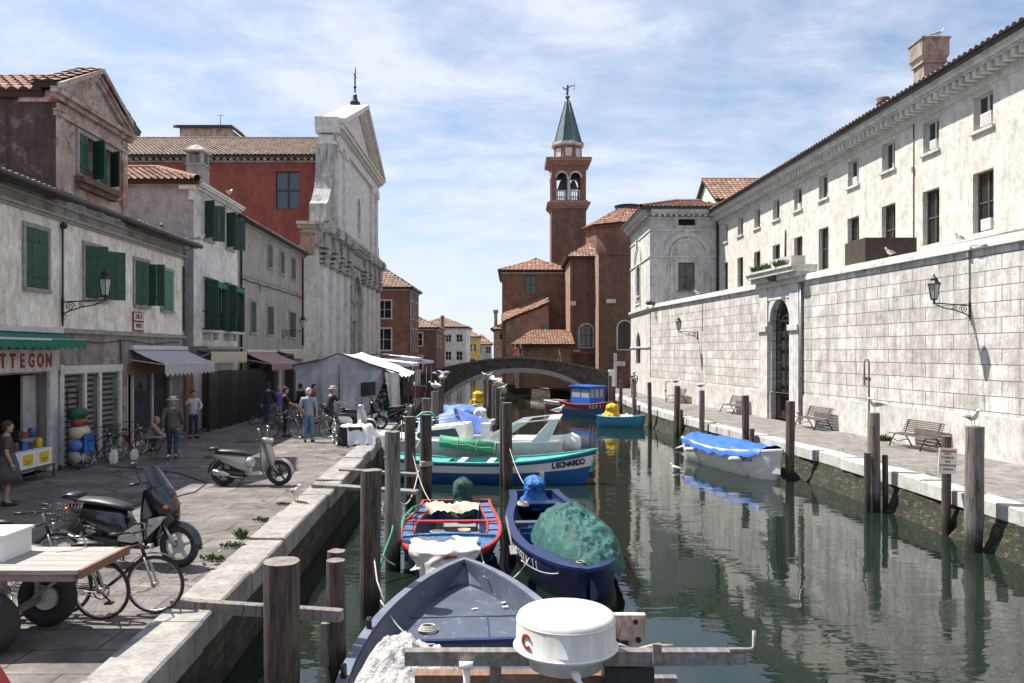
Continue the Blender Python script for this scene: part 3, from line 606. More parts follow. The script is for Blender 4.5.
# red framed two line notice plate
m=MB();x0,x1=s1(25.85),s1(26.65);F1.box(m,x0,x1,3.78,4.42,.01,.04);pl=tag(m.build('wall_plate',T['redtext']),'small white plate with two red framed lines of letters above the pale awning','sign')
def onwall(F,parent,txt,size,matn,x,z,o,**k):return put_text(txt,size,T[matn],'lettering',parent,F.pt(x,z,o),F.u,(0,0,1),depth=.004,**k)
for z in(4.26,3.95):
    m=MB();F1.box(m,x0+.05,x1-.05,z-.12,z+.12,.042,.047);m.build('panel',T['signwhite'],pl,True)
onwall(F1,pl,'DICA',.21,'redtext',(x0+x1)/2,4.26,.053,off=.006);onwall(F1,pl,'VIVO',.21,'ink',(x0+x1)/2,3.95,.053,off=.006)
# ================================================================= house two
F2=Fac((LF(31.4),31.4),(LF(37.1),37.1));s2=F2.s_y
h2=thing('house',F2.pt(F2.L/2,0,-3),'narrow white house with dark teal shutters, dentil eave and small green blinds','house')
U=[(s2(32.55),s2(33.55),7.75,9.3),(s2(35.35),s2(36.4),7.75,9.3)];Lw=[(s2(32.5),s2(33.7),4.0,6.05),(s2(35.1),s2(36.2),4.0,6.05)];Gd=[(s2(32.3),s2(33.6),0,2.3),(s2(34.8),s2(36.4),0,2.3)]
m=MB();F2.wall(m,0,9.75,U+Lw+Gd);m.build('wall',T['pl_white'],h2,True)
m=MB();x0,y0=LF(31.4),31.4
m.poly([(x0,31.4,0),(-26,31.4,0),(-26,31.4,9.75),(x0,31.4,9.75)]);m.poly([(LF(37.1),37.1,7),(-26,37.1,7),(-26,37.1,9.75),(LF(37.1),37.1,9.75)]);m.build('side_wall',T['pl_grey'],h2,True)
m=MB();cornice(F2,m,9.45,[(0,.06,.06),(.22,.3,.3),(.3,.38,.36)],-.1);dentils(F2,m,9.53,9.66,.0,.2,.26,.13);F2.box(m,-.1,.0,9.68,9.85,-.05,.36);m.box((x0-.5,31.2,9.5),(x0+.1,31.4,9.8));m.box((x0-.18,31.3,9.1),(x0+.02,31.4,9.5))
m.box((-26,31.28,9.7),(x0-.5,31.4,9.8))
m.build('cornice',T['pl_white'],h2,True)
m=MB();roof(m,[(-12.35,31.1,9.82),(-26,31.1,9.82),(-26,34.2,10.95),(-15.2,34.2,10.95)],w=.26,h=.08,seed=4);roof(m,[(-12.3,31.1,9.82),(-12.6,37.3,9.82),(-15.2,34.2,10.95)],w=.26,seed=5);ridge(m,(-12.3,31.1,9.9),(-15.2,34.2,11.0));ridge(m,(-26,34.2,11.0),(-15.2,34.2,11.0));m.build('roof',[T['tile'],T['gutter']],h2,True)
m=MB();m.box((-13.75,33.6,10.0),(-13.05,34.3,11.0));m.box((-13.8,33.55,11.0),(-13.0,34.35,11.08))
for a,b in((-13.75,33.6),(-13.2,33.6),(-13.75,34.15),(-13.2,34.15)):m.box((a,b,11.08),(a+.15,b+.15,11.55))
m.box((-13.6,33.75,11.08),(-13.2,34.15,11.5));m.box((-13.85,33.5,11.55),(-12.95,34.4,11.63));m.lathe((-13.4,33.95,11.63),[(.6,0),(.28,.22),(.1,.3),(0.02,.42)],4,False,PI/4);m.build('chimney',T['marble_dark'],h2,True)
for h in U:window(F2,h2,h,shut='green_dk',ang=(112,118),sur='whiteframe')
for h in Lw:
    w=window(F2,h2,h,shut='green_dk',ang=(95,100),sur='whiteframe',gm='dark')
    m=MB();m.grid(lambda i,j:F2.pt(lerp(h[0]-.1,h[1]+.1,i),lerp(6.2,5.95,j),lerp(.02,.55,j)),8,3);scallop(m,F2.pt(h[0]-.1,5.95,.55),F2.pt(h[1]+.1,5.95,.55),.22,6);m.build('sun_blind',T['c_green'],h2,True)
    m=MB()
    for z in(4.05,4.75):m.tube([F2.pt(h[0]-.15,z,.02),F2.pt(h[0]-.15,z,.4),F2.pt(h[1]+.15,z,.4),F2.pt(h[1]+.15,z,.02)],.02,5)
    for k in range(13):x=lerp(h[0]-.15,h[1]+.15,k/12);m.cyl(F2.pt(x,4.05,.4),F2.pt(x,4.75,.4),.011,n=5)
    m.build('balcony_railing',T['iron'],h2,True);m=MB();F2.box(m,h[0]-.2,h[1]+.2,3.9,4.0,.003,.45);F2.box(m,h[0]+.1,h[0]+.3,3.6,3.9,.003,.3);F2.box(m,h[1]-.3,h[1]-.1,3.6,3.9,.003,.3);m.build('balcony_slab',T['stone_pale'],h2,True)
for h in Gd:
    m=MB();F2.box(m,h[0],h[1],h[2],h[3],-.3,-.22);m.build('door',T['brownframe'],h2,True)
m=MB();F2.box(m,-.1,F2.L,3.25,3.33,0,.6);F2.box(m,-.1,F2.L,3.05,3.25,0,.08);m.build('canopy',T['zinc'],h2,True)
awning(h2,F2,s2(31.6),s2(36.4),3.2,.62,3.1,.5,'c_cream',16)
m=MB();F2.box(m,-.7,.0,0,2.55,-.6,-.02);m.build('orange_pier',T['pl_orange'],h2,True)
m=MB();F2.box(m,-.85,-.02,2.551,2.66,-.7,.04);m.build('pier_cap',T['stone_pale'],h2,True)
# dark trellis fence before house two
m=MB();Ff=Fac((LF(30.9)+.75,30.9),(LF(38.6)+.9,38.6))
for x in [i*Ff.L/6 for i in range(7)]:Ff.box(m,x-.04,x+.04,0,2.35,-.04,.04)
for z in(.15,1.2,2.3):Ff.box(m,0,Ff.L,z-.025,z+.025,-.02,.02)
fn=thing('lattice_fence',Ff.pt(Ff.L/2,0,0),'tall dark lattice fence screening the ground floor of the white house','fence');m.build('fence_frame',T['iron'],fn,True)
m=MB()
for i in range(int(Ff.L/.1)):Ff.box(m,i*.1,i*.1+.065,.1,2.3,.021,.03)
for i in range(10):z=.2+i*.22;Ff.box(m,0,Ff.L,z,z+.03,.031,.04)
m.build('lattice',T['gutter'],fn,True)
# ================================================================= house three
F3=Fac((LF(37.15),37.15),(LF(50.9),50.9));s3=F3.s_y
h3=thing('house',F3.pt(F3.L/2,0,-3),'plain grey plastered house with small dark shutters beside the church','house')
def HL(a,b,t,u):
    ya,yb=yL(a),yL(b);return (s3(ya),s3(yb),CZ+(HY-u)/FP*ya,CZ+(HY-t)/FP*ya)
U=[HL(267.5,272,244,267),HL(280,284,251,273),HL(291,295,257.5,279)];Lw=[HL(250,255.5,301,332),HL(267,273,306,334),HL(289,295,312,337)]
Gd=[(s3(39),s3(41.2),0,2.5),(s3(42),s3(44.5),0,2.5),(s3(46),s3(49),0,2.5)]
m=MB();F3.wall(m,0,9.35,U+Lw+Gd,d=.3);m.build('wall',T['pl_warmgrey'],h3,True)
m=MB();m.poly([(LF(37.15),37.15,0),(-26,37.15,0),(-26,37.15,9.35),(LF(37.15),37.15,9.35)]);m.poly([(LF(50.9),50.9,0),(-26,50.9,0),(-26,50.9,9.35),(LF(50.9),50.9,9.35)]);m.build('side_wall',T['pl_warmgrey'],h3,True)
m=MB();cornice(F3,m,9.2,[(0,.08,.1),(.08,.16,.2)]);cornice(F3,m,6.75,[(0,.06,.05)]);m.build('cornice',T['frame'],h3,True)
m=MB();roof(m,[(LF(37)+.3,36.9,9.4),(LF(51)+.3,51.0,9.4),(-17.5,51,11.0),(-17.5,36.9,11.0)],seed=6);m.build('roof',[T['tile_old'],T['gutter']],h3,True)
m=MB();m.cyl(F3.pt(-.1,9.33,.38),F3.pt(F3.L,9.33,.38),.07,n=8);m.tube([F3.pt(.25,9.3,.35),F3.pt(.25,9.0,.08),F3.pt(.25,.1,.08)],.055,8);m.build('gutter',T['gutter'],h3,True)
m=MB();m.tube([F3.pt(F3.L-.5,9.3,.35),F3.pt(F3.L-.5,9.0,.08),F3.pt(F3.L-.5,3.5,.08)],.06,8);m.build('downpipe',T['rustpipe'],h3,True)
m=MB();m.box((-13.3,50.1,9.3),(-12.6,50.8,10.6));m.box((-13.4,50.0,10.6),(-12.5,50.9,10.7));m.build('chimney',T['brick_pink'],h3,True)
for h in U+Lw:window(F3,h3,h,shut='green_dk',ang=(4,4) if h in U else (14,6),gm='dark',sur='frame')
for h in Gd:
    m=MB();F3.box(m,h[0],h[1],h[2],h[3],-.3,-.22);m.build('door',T['dark'],h3,True)
m=MB();F3.box(m,s3(44.5)+.1,s3(44.5)+.6,0,2.5,.002,.05);m.build('door_frame',T['whiteframe'],h3,True)
awning(h3,F3,s3(38.0),s3(43.6),3.1,1.35,2.55,.38,'c_pink',14);awning(h3,F3,s3(44.4),s3(50),3.15,.9,3.0,.3,'c_cream',14)
m=MB();m.tube([F3.pt(.3+i*.7,6.55+.04*math.sin(i*2),.06) for i in range(20)],.03,5);m.tube([F3.pt(s3(40.5)+i*.1,6.5-.07*i,.06) for i in range(5)],.02,5);m.box((0,0,0),(0,0,0)) if False else None;m.build('cable',T['gutter'],h3,True)
# ================================================================= church
YA,YB=52.0,77.0
def CX(y):return -12.6-(y-52)*.016
FC=Fac((CX(YA),YA),(CX(YB),YB));sc=lambda y:y-YA
ch=thing('church',(-20,62,0),'baroque church with grey white stone front and brick red side wall','church')
door=(11.2,13.8,0,5.6)
niche=(10.6,14.4,0,9.2,1)
m=MB();FC.wall(m,0,9.95,[niche],d=.5);Cl=9.95
m.poly([FC.pt(0,0,0),FC.pt(0,0,-1.1),FC.pt(0,11.5,-1.1),FC.pt(0,11.5,0)]);m.poly([FC.pt(0,0,-1.1),FC.pt(6,0,-1.1),FC.pt(6,11.5,-1.1),FC.pt(0,11.5,-1.1)]);m.poly([FC.pt(0,11.5,0),FC.pt(FC.L,11.5,0),FC.pt(FC.L,11.5,-1.2),FC.pt(0,11.5,-1.2)]);m.poly([FC.pt(FC.L,0,0),FC.pt(FC.L,0,-4),FC.pt(FC.L,Cl,-4),FC.pt(FC.L,Cl,0)])
m.build('lower_front',T['marble'],ch,True)
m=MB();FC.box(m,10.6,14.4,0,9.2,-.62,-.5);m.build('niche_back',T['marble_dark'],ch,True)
m=MB();FC.box(m,11.3,13.7,.1,5.4,-.5,-.42);dr=m.build('door',T['brownframe'],ch,True)
m=MB();FC.box(m,11.0,11.3,0,5.6,-.5,-.2);FC.box(m,13.7,14.0,0,5.6,-.5,-.2);FC.box(m,10.8,14.2,5.6,6.0,-.5,.05);FC.box(m,10.7,14.3,7.1,7.3,-.5,-.1);m.build('door_surround',T['marble_dark'],ch,True)
# lower giant pilasters with capitals
for x in(.15,3.1,5.6,8.3,15.7,18.4,20.9,23.85):
    m=MB();c=MB();w=1.0;FC.box(m,x,x+w,.9,8.7,.003,.28);FC.box(m,x-.12,x+w+.12,0,.9,.003,.42);FC.box(m,x-.06,x+w+.06,.9,1.15,.003,.36)
    for k,(g,zz) in enumerate(((0.0,8.7),(.06,8.95),(.12,9.25),(.2,9.6))):FC.box(c,x-g,x+w+g,zz,zz+(.2 if k else .18),.003,.32+g)
    for q in(.1,.5,.9):c.ball(FC.pt(x+w*q,9.1,.38),(.14,.14,.3),8,5);c.ball(FC.pt(x+w*q,9.45,.45),(.14,.14,.16),8,5)
    m.build('pilaster',T['marble'],ch,True);c.build('capital',T['marble_dark'],ch,True)
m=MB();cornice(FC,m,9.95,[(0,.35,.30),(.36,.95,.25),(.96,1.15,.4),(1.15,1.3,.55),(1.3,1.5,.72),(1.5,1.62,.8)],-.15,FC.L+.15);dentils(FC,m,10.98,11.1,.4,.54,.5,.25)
for z,o in((9.95,.3),(11.1,.8),(11.3,1.1)):m.box((CX(YA)-1.2,YA-o,z),(CX(YA)+.2,YA-.01,z+.2))
for x in(.15,3.1,5.6,8.3,15.7,18.4,20.9,23.85):FC.box(m,x-.1,x+1.1,9.96,10.9,.29,.5);FC.box(m,x-.1,x+1.1,10.92,11.44,.4,.86)
for k in range(26):m.cbox(FC.pt(k,11.66,.5),(.45,.7,.1+.1*random.random()),.1)
m.build('entablature',T['marble_dark'],ch,True)
m=MB()
for r0,z in((2.15,9.0),):
    for k in range(20):
        t0,t1=PI*k/20,PI*(k+1)/20;cy=7.3
        q=[(12.5+r*math.cos(t),cy+r*math.sin(t)) for t in(t0,t1) for r in(1.9,2.3)]
        vs=[FC.pt(*q[i],o) for o in(.003,.3) for i in(0,1,3,2)];m.add(vs,[(0,1,2,3),(4,5,6,7),(1,2,6,5),(3,0,4,7)])
FC.box(m,10.1,10.6,0,7.3,.003,.25);FC.box(m,14.4,14.9,0,7.3,.003,.25);FC.box(m,9.9,10.7,7.1,7.4,.003,.4);FC.box(m,14.3,15.1,7.1,7.4,.003,.4)
for k in range(5):FC.box(m,10.9+k*.3,14.1-k*.3,7.45+k*.25,7.7+k*.25,-.5,-.15)
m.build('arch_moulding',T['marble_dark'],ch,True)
# upper storey
FU=Fac((CX(57)-.0,57.2),(CX(76),76));uw=(8.7,10.0,12.8,15.9,1)
m=MB();FU.wall(m,11.5,18.6,[uw],d=.4);m.poly([FU.pt(0,11.5,0),FU.pt(0,11.5,-.9),FU.pt(0,19.6,-.9),FU.pt(0,19.6,0)]);m.poly([FU.pt(FU.L,11.5,0),FU.pt(FU.L,11.5,-.9),FU.pt(FU.L,19.6,-.9),FU.pt(FU.L,19.6,0)])
m.prism([FU.pt(0,19.6,-.05),FU.pt(FU.L,19.6,-.05),FU.pt(FU.L/2,23.3,-.05)],-FU.n*.85)
m.build('upper_front',T['marble'],ch,True)
window(FU,ch,uw,sur='marble',sill='marble',d=.3)
for x in(.05,2.6,FU.L-3.5,FU.L-.95):m=MB();FU.box(m,x,x+.9,11.7,17.6,.003,.22);FU.box(m,x-.1,x+1.0,17.6,18.1,.003,.34);FU.box(m,x-.1,x+1,11.6,12.1,.003,.36);m.build('upper_pilaster',T['marble'],ch,True)
m=MB();cornice(FU,m,18.1,[(0,.3,.26),(.3,.8,.2),(.8,.95,.4),(.95,1.2,.65),(1.2,1.35,.8)],-.5,FU.L+.5)
for sg in(0,1):
    p=FU.pt(-.6 if sg==0 else FU.L+.6,19.45,0);q=FU.pt(FU.L/2,23.5,0)
    for k,(o,hh) in enumerate(((.85,.3),(.5,.22))):
        off=-k*.3;m.prism([p+V((0,0,off-.05)),q+V((0,0,off-.05)),q+V((0,0,off+hh)),p+V((0,0,off+hh))],FU.n*o)
        if k==0:m.prism([p+V((0,0,.0)),q+V((0,0,.0)),q+V((0,0,hh)),p+V((0,0,hh))],-FU.n*.95)
m.prism([FU.pt(-.5,17.9,-1.1),FU.pt(.1,17.9,-1.1),FU.pt(.1,18.6,-1.1),FU.pt(-.5,18.6,-1.1)],FU.n*1.3)
m.prism([FU.pt(-.7,18.7,-1.3),FU.pt(.1,18.7,-1.3),FU.pt(.1,19.75,-1.3),FU.pt(-.95,19.75,-1.3)],FU.n*1.7)
m.build('pediment',T['marble'],ch,True)
# buttress pier and scroll seen edge on
m=MB();prof=[(57.2,11.5),(54.6,11.5),(54.6,13.3),(55.2,13.6),(56.0,14.6),(56.4,15.8),(56.5,17.9),(57.2,17.9)]
m.prism([(CX(57)-1.25,y,z) for y,z in prof],(1.2,0,0));m.build('scroll_buttress',T['marble_dark'],ch,True);m=MB();prof2=[(76.0,11.5),(78,11.5),(78,13.1),(77.4,13.5),(76.9,14.8),(76.6,17.9),(76,17.9)];m.prism([(CX(76)-1.25,y,z) for y,z in prof2],(1.2,0,0))
m.build('scroll_buttress',T['marble_dark'],ch,True)
m=MB();p=FU.pt(FU.L/2,23.6,-.3);m.lathe(p,[(.42,0),(.42,.4),(.25,.5),(.16,.85),(.2,.95),(.05,1.1)],8,False);m.cyl(p+V((0,0,1.2)),p+V((0,0,3.3)),.07,n=6);m.bar(p+V((0,-.4,2.6)),p+V((0,.4,2.6)),.07,.07);m.lathe(p+V((0,0,1.5)),[(.02,0),(.13,.1),(.13,.2),(.02,.3)],8);m.build('finial_cross',T['iron'],ch,True)
# nave
FN=Fac((-44,57.3),(-13.6,57.3));nw=[(27.0,28.75,13.4,16.1),(FN.L-12.4,FN.L-9.9,14.0,16.4,1),(FN.L-20,FN.L-17.8,12.6,15.9,1)]
m=MB();FN.wall(m,0,17.1,nw,d=.4);m.poly([(-44,57.3,0),(-44,76,0),(-44,76,17),(-44,66.5,21),(-44,57.3,17)]);m.build('nave_wall',T['pl_red'],ch,True)
for h in nw:window(FN,ch,h,fm='gutter',gm='glass_blue',sill=None,d=.15,bars=.07)
m=MB();cornice(FN,m,16.75,[(0,.1,.12),(.3,.42,.45)]);dentils(FN,m,16.85,17.05,.0,.36,.48,.2);m.build('nave_cornice',T['marble_dark'],ch,True)
m=MB();roof(m,[(-44,56.7,17.15),(-13.3,56.7,17.15),(-13.3,66.5,20.9),(-44,66.5,20.9)],w=.3,row=.5,h=.07,sub=3,seed=12);roof(m,[(-44,76.3,17.15),(-13.3,76.3,17.15),(-13.3,66.5,20.9),(-44,66.5,20.9)],w=1,row=2,sub=2,seed=13);ridge(m,(-44,66.5,20.95),(-14,66.5,20.95));m.build('nave_roof',[T['tile_old'],T['gutter']],ch,True)
m=MB();m.cyl((-30,57.0,17.0),(-30,57.2,12),.06,n=6);m.cyl((-28.4,57.15,17.0),(-28.4,57.15,10),.08,n=6);m.build('downpipe',T['gutter'],ch,True)
m=MB();m.box((-28.8,69,19),(-24.6,75,22.6));m.build('roof_turret',T['pl_peel'],ch,True)
m=MB();roof(m,[(-29.2,68.6,22.6),(-24.2,68.6,22.6),(-24.8,71.5,23.2),(-28.6,71.5,23.2)],seed=3);roof(m,[(-24.2,68.6,22.6),(-24.2,75.4,22.6),(-24.8,71.5,23.2)],seed=3);m.build('turret_roof',[T['tile'],T['gutter']],ch,True)
m=MB();m.cyl((-26,71,23),(-26,71,24.6),.04,n=5);m.bar((-26.3,71,24.2),(-25.7,71,24.2),.04,.04);m.build('antenna',T['zinc'],ch,True)
# ================================================================= simple block builder for the far houses
def block(name,x0,x1,y0,y1,z,matn,label,holes_f=(),holes_s=(),side='R',roofz=1.6,roofm='tile',zb=0,shut=None,fm='whiteframe',eave=.4,rs=3,cat='house',gm='dark',group=None,detail=True,hip=True):
    """box house: front faces the camera (-Y); side R = +X face, L = -X face"""
    r=thing(name,((x0+x1)/2,(y0+y1)/2,zb),label,cat,group)
    A=Fac((x0,y0),(x1,y0));B=Fac((x1,y0),(x1,y1)) if side=='R' else Fac((x0,y1),(x0,y0))
    hf=[tuple(h) for h in holes_f];hs=[tuple(h) for h in holes_s]
    m=MB();A.wall(m,zb,z,hf);B.wall(m,zb,z,hs)
    if side=='R':m.poly([(x0,y0,zb),(x0,y1,zb),(x0,y1,z),(x0,y0,z)])
    else:m.poly([(x1,y0,zb),(x1,y1,zb),(x1,y1,z),(x1,y0,z)])
    m.poly([(x0,y1,zb),(x1,y1,zb),(x1,y1,z),(x0,y1,z)]);m.build('wall',T[matn],r,True)
    for h in hf:window(A,r,h,fm=fm,gm=gm,shut=shut,ang=(170,170),sur=fm if detail else None,sill=fm if detail else None)
    for h in hs:window(B,r,h,fm=fm,gm=gm,shut=shut,ang=(170,170),sur=fm if detail else None,sill=fm if detail else None)
    m=MB();e=eave;X0,X1,Y0,Y1=x0-e,x1+e,y0-e,y1+e;w=x1-x0;dd=y1-y0
    if hip:
        if w>dd:p,q=V((X0+dd/2,(Y0+Y1)/2,z+roofz)),V((X1-dd/2,(Y0+Y1)/2,z+roofz));F_=[[(X0,Y0,z),(X1,Y0,z),q,p],[(X1,Y0,z),(X1,Y1,z),q],[(X1,Y1,z),(X0,Y1,z),p,q],[(X0,Y1,z),(X0,Y0,z),p]]
        else:p,q=V(((X0+X1)/2,Y0+w/2,z+roofz)),V(((X0+X1)/2,Y1-w/2,z+roofz));F_=[[(X0,Y0,z),(X1,Y0,z),p],[(X1,Y0,z),(X1,Y1,z),q,p],[(X1,Y1,z),(X0,Y1,z),q],[(X0,Y1,z),(X0,Y0,z),p,q]]
    else:
        ym=(Y0+Y1)/2;F_=[[(X0,Y0,z),(X1,Y0,z),(X1,ym,z+roofz),(X0,ym,z+roofz)],[(X1,Y1,z),(X0,Y1,z),(X0,ym,z+roofz),(X1,ym,z+roofz)]];p,q=V((X0,ym,z+roofz)),V((X1,ym,z+roofz))
        mg=MB()
        for x in(x0,x1):mg.poly([(x,y0,z),(x,y1,z),(x,ym,z+roofz-.1)])
        mg.build('gable',T[matn],r,True)
    for k,f in enumerate(F_):roof(m,f,w=.26+.002*y0,row=.45,h=.07,sub=rs,seed=k+int(y0))
    ridge(m,p,q);m.build('roof',[T[roofm],T['gutter']],r,True)
    m=MB();m.box((x0-.12,y0-.12,z-.32),(x1+.12,y0-.001,z-.2));(m.box((x1+.001,y0-.12,z-.32),(x1+.12,y1,z-.2)) if side=='R' else m.box((x0-.12,y0,z-.32),(x0-.001,y1,z-.2)))
    m.build('eave_band',T['stone_pale'],r,True);return r,A,B
# brick palazzo after the church
b1,A,B=block('house',-19.5,-10.9,85,93,10.0,'brick','dark brick corner house with pale framed windows beyond the church','',side='R') if False else block('house',-19.5,-10.9,85,93,10.0,'brick','dark brick corner house with pale framed windows beyond the church',[(5.1,6.6,6.7,8.6),(4.9,6.6,3.3,5.6),(1.0,2.6,6.7,8.6),(1.0,2.6,3.3,5.6)],[(1.5,2.8,6.7,8.6),(4.6,5.9,6.7,8.6),(1.5,2.8,3.3,5.6),(4.6,5.9,3.3,5.6)],shut=None,roofz=2.6,roofm='tile_old',gm='dark')
m=MB();m.cyl((-10.78,84.9,9.8),(-10.78,84.9,0),.09,n=6);m.build('downpipe',T['zinc'],b1,True)
m=MB();m.box((-17.6,84.85,2.3),(-15.9,84.995,3.4));m.build('plaque',T['stone_pale'],b1,True)
m=MB();m.box((-19.5,84.9,2.0),(-10.9,84.999,2.16));m.build('string_course',T['stone_pale'],b1,True)
m=MB()
for x in(-14.4,-14.6):m.box((x,84.3,5.3),(x+.1,84.99,6.1))
m.build('shutter',T['green_dk'],b1,True)
block('house',-15.6,-9.9,104,114,6.3,'brick_dark','low dark brick house with red roof just beyond the brick corner house',[(2.6,3.9,3.9,5.6),(2.6,3.9,.6,2.6)],[(1.5,2.7,3.8,5.2),(5.5,6.7,3.8,5.2)],roofz=1.5,roofm='tile_old')
r_,_,_=block('house',-13.6,-10.4,116.5,124,5.6,'pl_orange','narrow orange red house with a tall chimney breast on the far left bank',[(1.2,2.4,3.4,5.0)],[(1.5,2.6,3.4,5.0)],roofz=1.2)
m=MB();m.box((-10.35,115.6,0),(-9.9,116.4,8.4));m.build('chimney',T['pl_orange'],r_,True)
block('house',-15.5,-7.3,127,139,7.1,'pl_white','pale three storey house with dark windows down the canal',[(4.9,5.8,4.7,5.9),(6.6,7.6,4.7,5.9),(4.9,5.8,1.8,3.2),(6.6,7.6,1.8,3.2)],[(2,3.2,4.6,5.9),(6,7.2,4.6,5.9),(2,3.2,1.8,3.2)],roofz=1.7,detail=False,roofm='tile_old')
block('house',-8.8,-5.0,150.5,160,7.0,'pl_yellow','ochre yellow house with small windows and arched doorway',[(1.0,1.9,4.1,5.6),(2.4,3.2,4.1,5.6),(1.0,2.6,0,2.3,1)],[],roofz=1.7,detail=False,rs=2) if False else block('house',-9.6,-6.3,150,158,6.0,'pl_yellow','ochre yellow house with small windows and arched doorway',[(1.6,2.1,3.2,4.6),(2.35,2.85,3.2,4.6),(1.4,2.8,0,1.9,1)],[],roofz=1.1,detail=False,rs=2)
block('house',-8.6,-4.6,170,180,4.8,'pl_grey','low bluish grey house right of the yellow one',[(1.0,2.0,2.8,4.2),(3,4,2.8,4.2)],[],roofz=2.0,detail=False,rs=2)
block('house',-24,-13,182,196,8.0,'pl_cream','cream house far off behind the grey one',[(2,3,6,7.5),(5,6,6,7.5),(8,9,6,7.5)],[],roofz=2.0,detail=False,rs=2)
block('house',-4.4,2,205,217,5.6,'brick_pink','pink brick house closing the far end of the canal',[(1,2,3,4.4),(4,5,3,4.4)],[],roofz=1.6,detail=False,rs=2)
block('house',-30,-17,210,222,8.0,'pl_peel','washed red house at the far left end of the canal',[(3,4.2,5,6.6),(7,8.2,5,6.6)],[],roofz=2.0,detail=False,rs=2)
q_,_,_=block('house',-2.25,2.2,98,106,5.9,'pl_peel','slim house with stacked chimney against the brick church',[(.7,1.7,4.6,6.2)],[(2,3,4.6,6.2)],side='L',roofz=1.4,detail=False)
m=MB();m.box((-2.2,98.1,5.6),(-1.8,98.6,7.9));m.box((-2.3,98.0,7.9),(-1.7,98.7,8.3));m.build('chimney',T['pl_peel'],q_,True)
# ================================================================= stone bridge
m=MB();YBR=60.0;n=44;xl,xr=-7.0,7.6
def top(x):
    t=(x-.4)/7.4;return 2.72-1.25*min(1.2,abs(t))**1.75
def und(x):
    t=(x-.6)/6.2;return 1.55-2.35*abs(t)**2.3 if abs(t)<1.1 else -1.5
xs=[lerp(xl,xr,i/n) for i in range(n+1)]
for a,b in zip(xs,xs[1:]):
    for y,s in((YBR,1),(YBR+3.2,-1)):
        m.add([(a,y,max(-1.2,und(a))),(b,y,max(-1.2,und(b))),(b,y,top(b)-.12),(a,y,top(a)-.12)],[(0,1,2,3)])
        m.add([(a,y+.3*s,top(a)-.75),(b,y+.3*s,top(b)-.75),(b,y+.3*s,top(b)-.12),(a,y+.3*s,top(a)-.12)],[(0,1,2,3)])
    m.add([(a,YBR,max(-1.2,und(a))),(b,YBR,max(-1.2,und(b))),(b,YBR+3.2,max(-1.2,und(b))),(a,YBR+3.2,max(-1.2,und(a)))],[(0,1,2,3)])
    m.add([(a,YBR+.3,top(a)-.75),(b,YBR+.3,top(b)-.75),(b,YBR+2.9,top(b)-.75),(a,YBR+2.9,top(a)-.75)],[(0,1,2,3)])
br=thing('stone_bridge',(.4,YBR+1.6,-.9),'low dark humpback bridge of brick and stone spanning the canal','bridge')
m.build('arch_body',T['brick_wetb'] if 'brick_wetb' in T else mat('dark_bridge_masonry',(.085,.07,.058),(.035,.028,.023),.9,3,bst=.6,bd=.03,spots=(.16,.145,.125),spot_lo=.6,sscale=2),br,True)
m=MB()
for a,b in zip(xs,xs[1:]):
    for y in(YBR-.05,YBR+2.87):
        m.add([(x,yy,top(x)+dz) for yy in(y,y+.38) for dz in(-.12,0) for x in(a,b)],[(0,1,3,2),(4,5,7,6),(2,3,7,6),(0,1,5,4)])
m.build('coping',mat('dark_coping',(.13,.12,.11),rough=.9),br,True)
m=MB()
for a,b in zip(xs,xs[1:]):
    if und(a)>-1 and und(b)>-1:m.add([(a,YBR-.04,und(a)-.0),(b,YBR-.04,und(b)),(b,YBR-.04,und(b)+.34),(a,YBR-.04,und(a)+.34),(a,YBR,und(a)+.34),(b,YBR,und(b)+.34),(a,YBR+.3,und(a)-.01),(b,YBR+.3,und(b)-.01)],[(0,1,2,3),(3,2,5,4),(0,1,7,6)])
m.build('arch_ring',T['frame'],br,True)
m=MB();m.box((7.3,59.8,0),(7.75,60.4,1.75));m.box((-7.2,59.7,0),(-6.9,60.4,1.75));m.build('end_pier',T['marble'],br,True)
# ================================================================= RIGHT: boundary wall
FW=Fac((WL(56),56),(WL(6),6))
sw=lambda y:(56-y)/(50)*FW.L
wl=thing('boundary_wall',FW.pt(FW.L/2,0,-.3),'tall white boundary wall of drafted stone blocks with an arched gate','wall')
g0,g1=sw(37.15),sw(35.2)
gate=(g0,g1,.0,5.5,1)
m=MB();FW.wall(m,1.25,6.15,[(g0,g1,1.25,5.5,1)],d=.5);m.build('block_face',T['block'],wl,True)
m=MB();FW.wall(m,0,1.25,[(g0,g1,0,1.25)],d=.5,o=.05);FW.box(m,0,g0,1.2,1.252,-.05,.051);FW.box(m,g1,FW.L,1.2,1.252,-.05,.051);m.build('plinth',T['stone_pale'],wl,True)
m=MB();FW.box(m,0,sw(38.15),6.15,6.3,-.55,.14);FW.box(m,0,sw(38.15),6.3,6.42,-.5,.07);FW.box(m,sw(34.25),FW.L,6.15,6.3,-.55,.14);FW.box(m,sw(34.25),FW.L,6.3,6.42,-.5,.07);m.build('coping',T['marble'],wl,True)
m=MB();m.poly([FW.pt(0,0,-.5),FW.pt(FW.L,0,-.5),FW.pt(FW.L,6.2,-.5),FW.pt(0,6.2,-.5)]);m.build('wall_back',T['stone_pale'],wl,True)
m=MB()
for a,b in((sw(38.15),g0-.12),(g1+.12,sw(34.25))):FW.box(m,a,b,0,6.1,.003,.16);FW.box(m,a-.03,b+.03,4.05,4.3,.003,.26)
FW.box(m,g0-.12,g1+.12,5.5,6.1,.003,.12)
for z0,z1,o in((6.1,6.35,.22),(6.35,6.55,.42),(6.55,6.75,.62),(6.75,6.85,.7)):FW.box(m,sw(38.3)-o*.4,sw(34.1)+o*.4,z0,z1,-.5,o)
FW.box(m,sw(36.6),sw(34.6),6.85,7.3,-.35,.3)
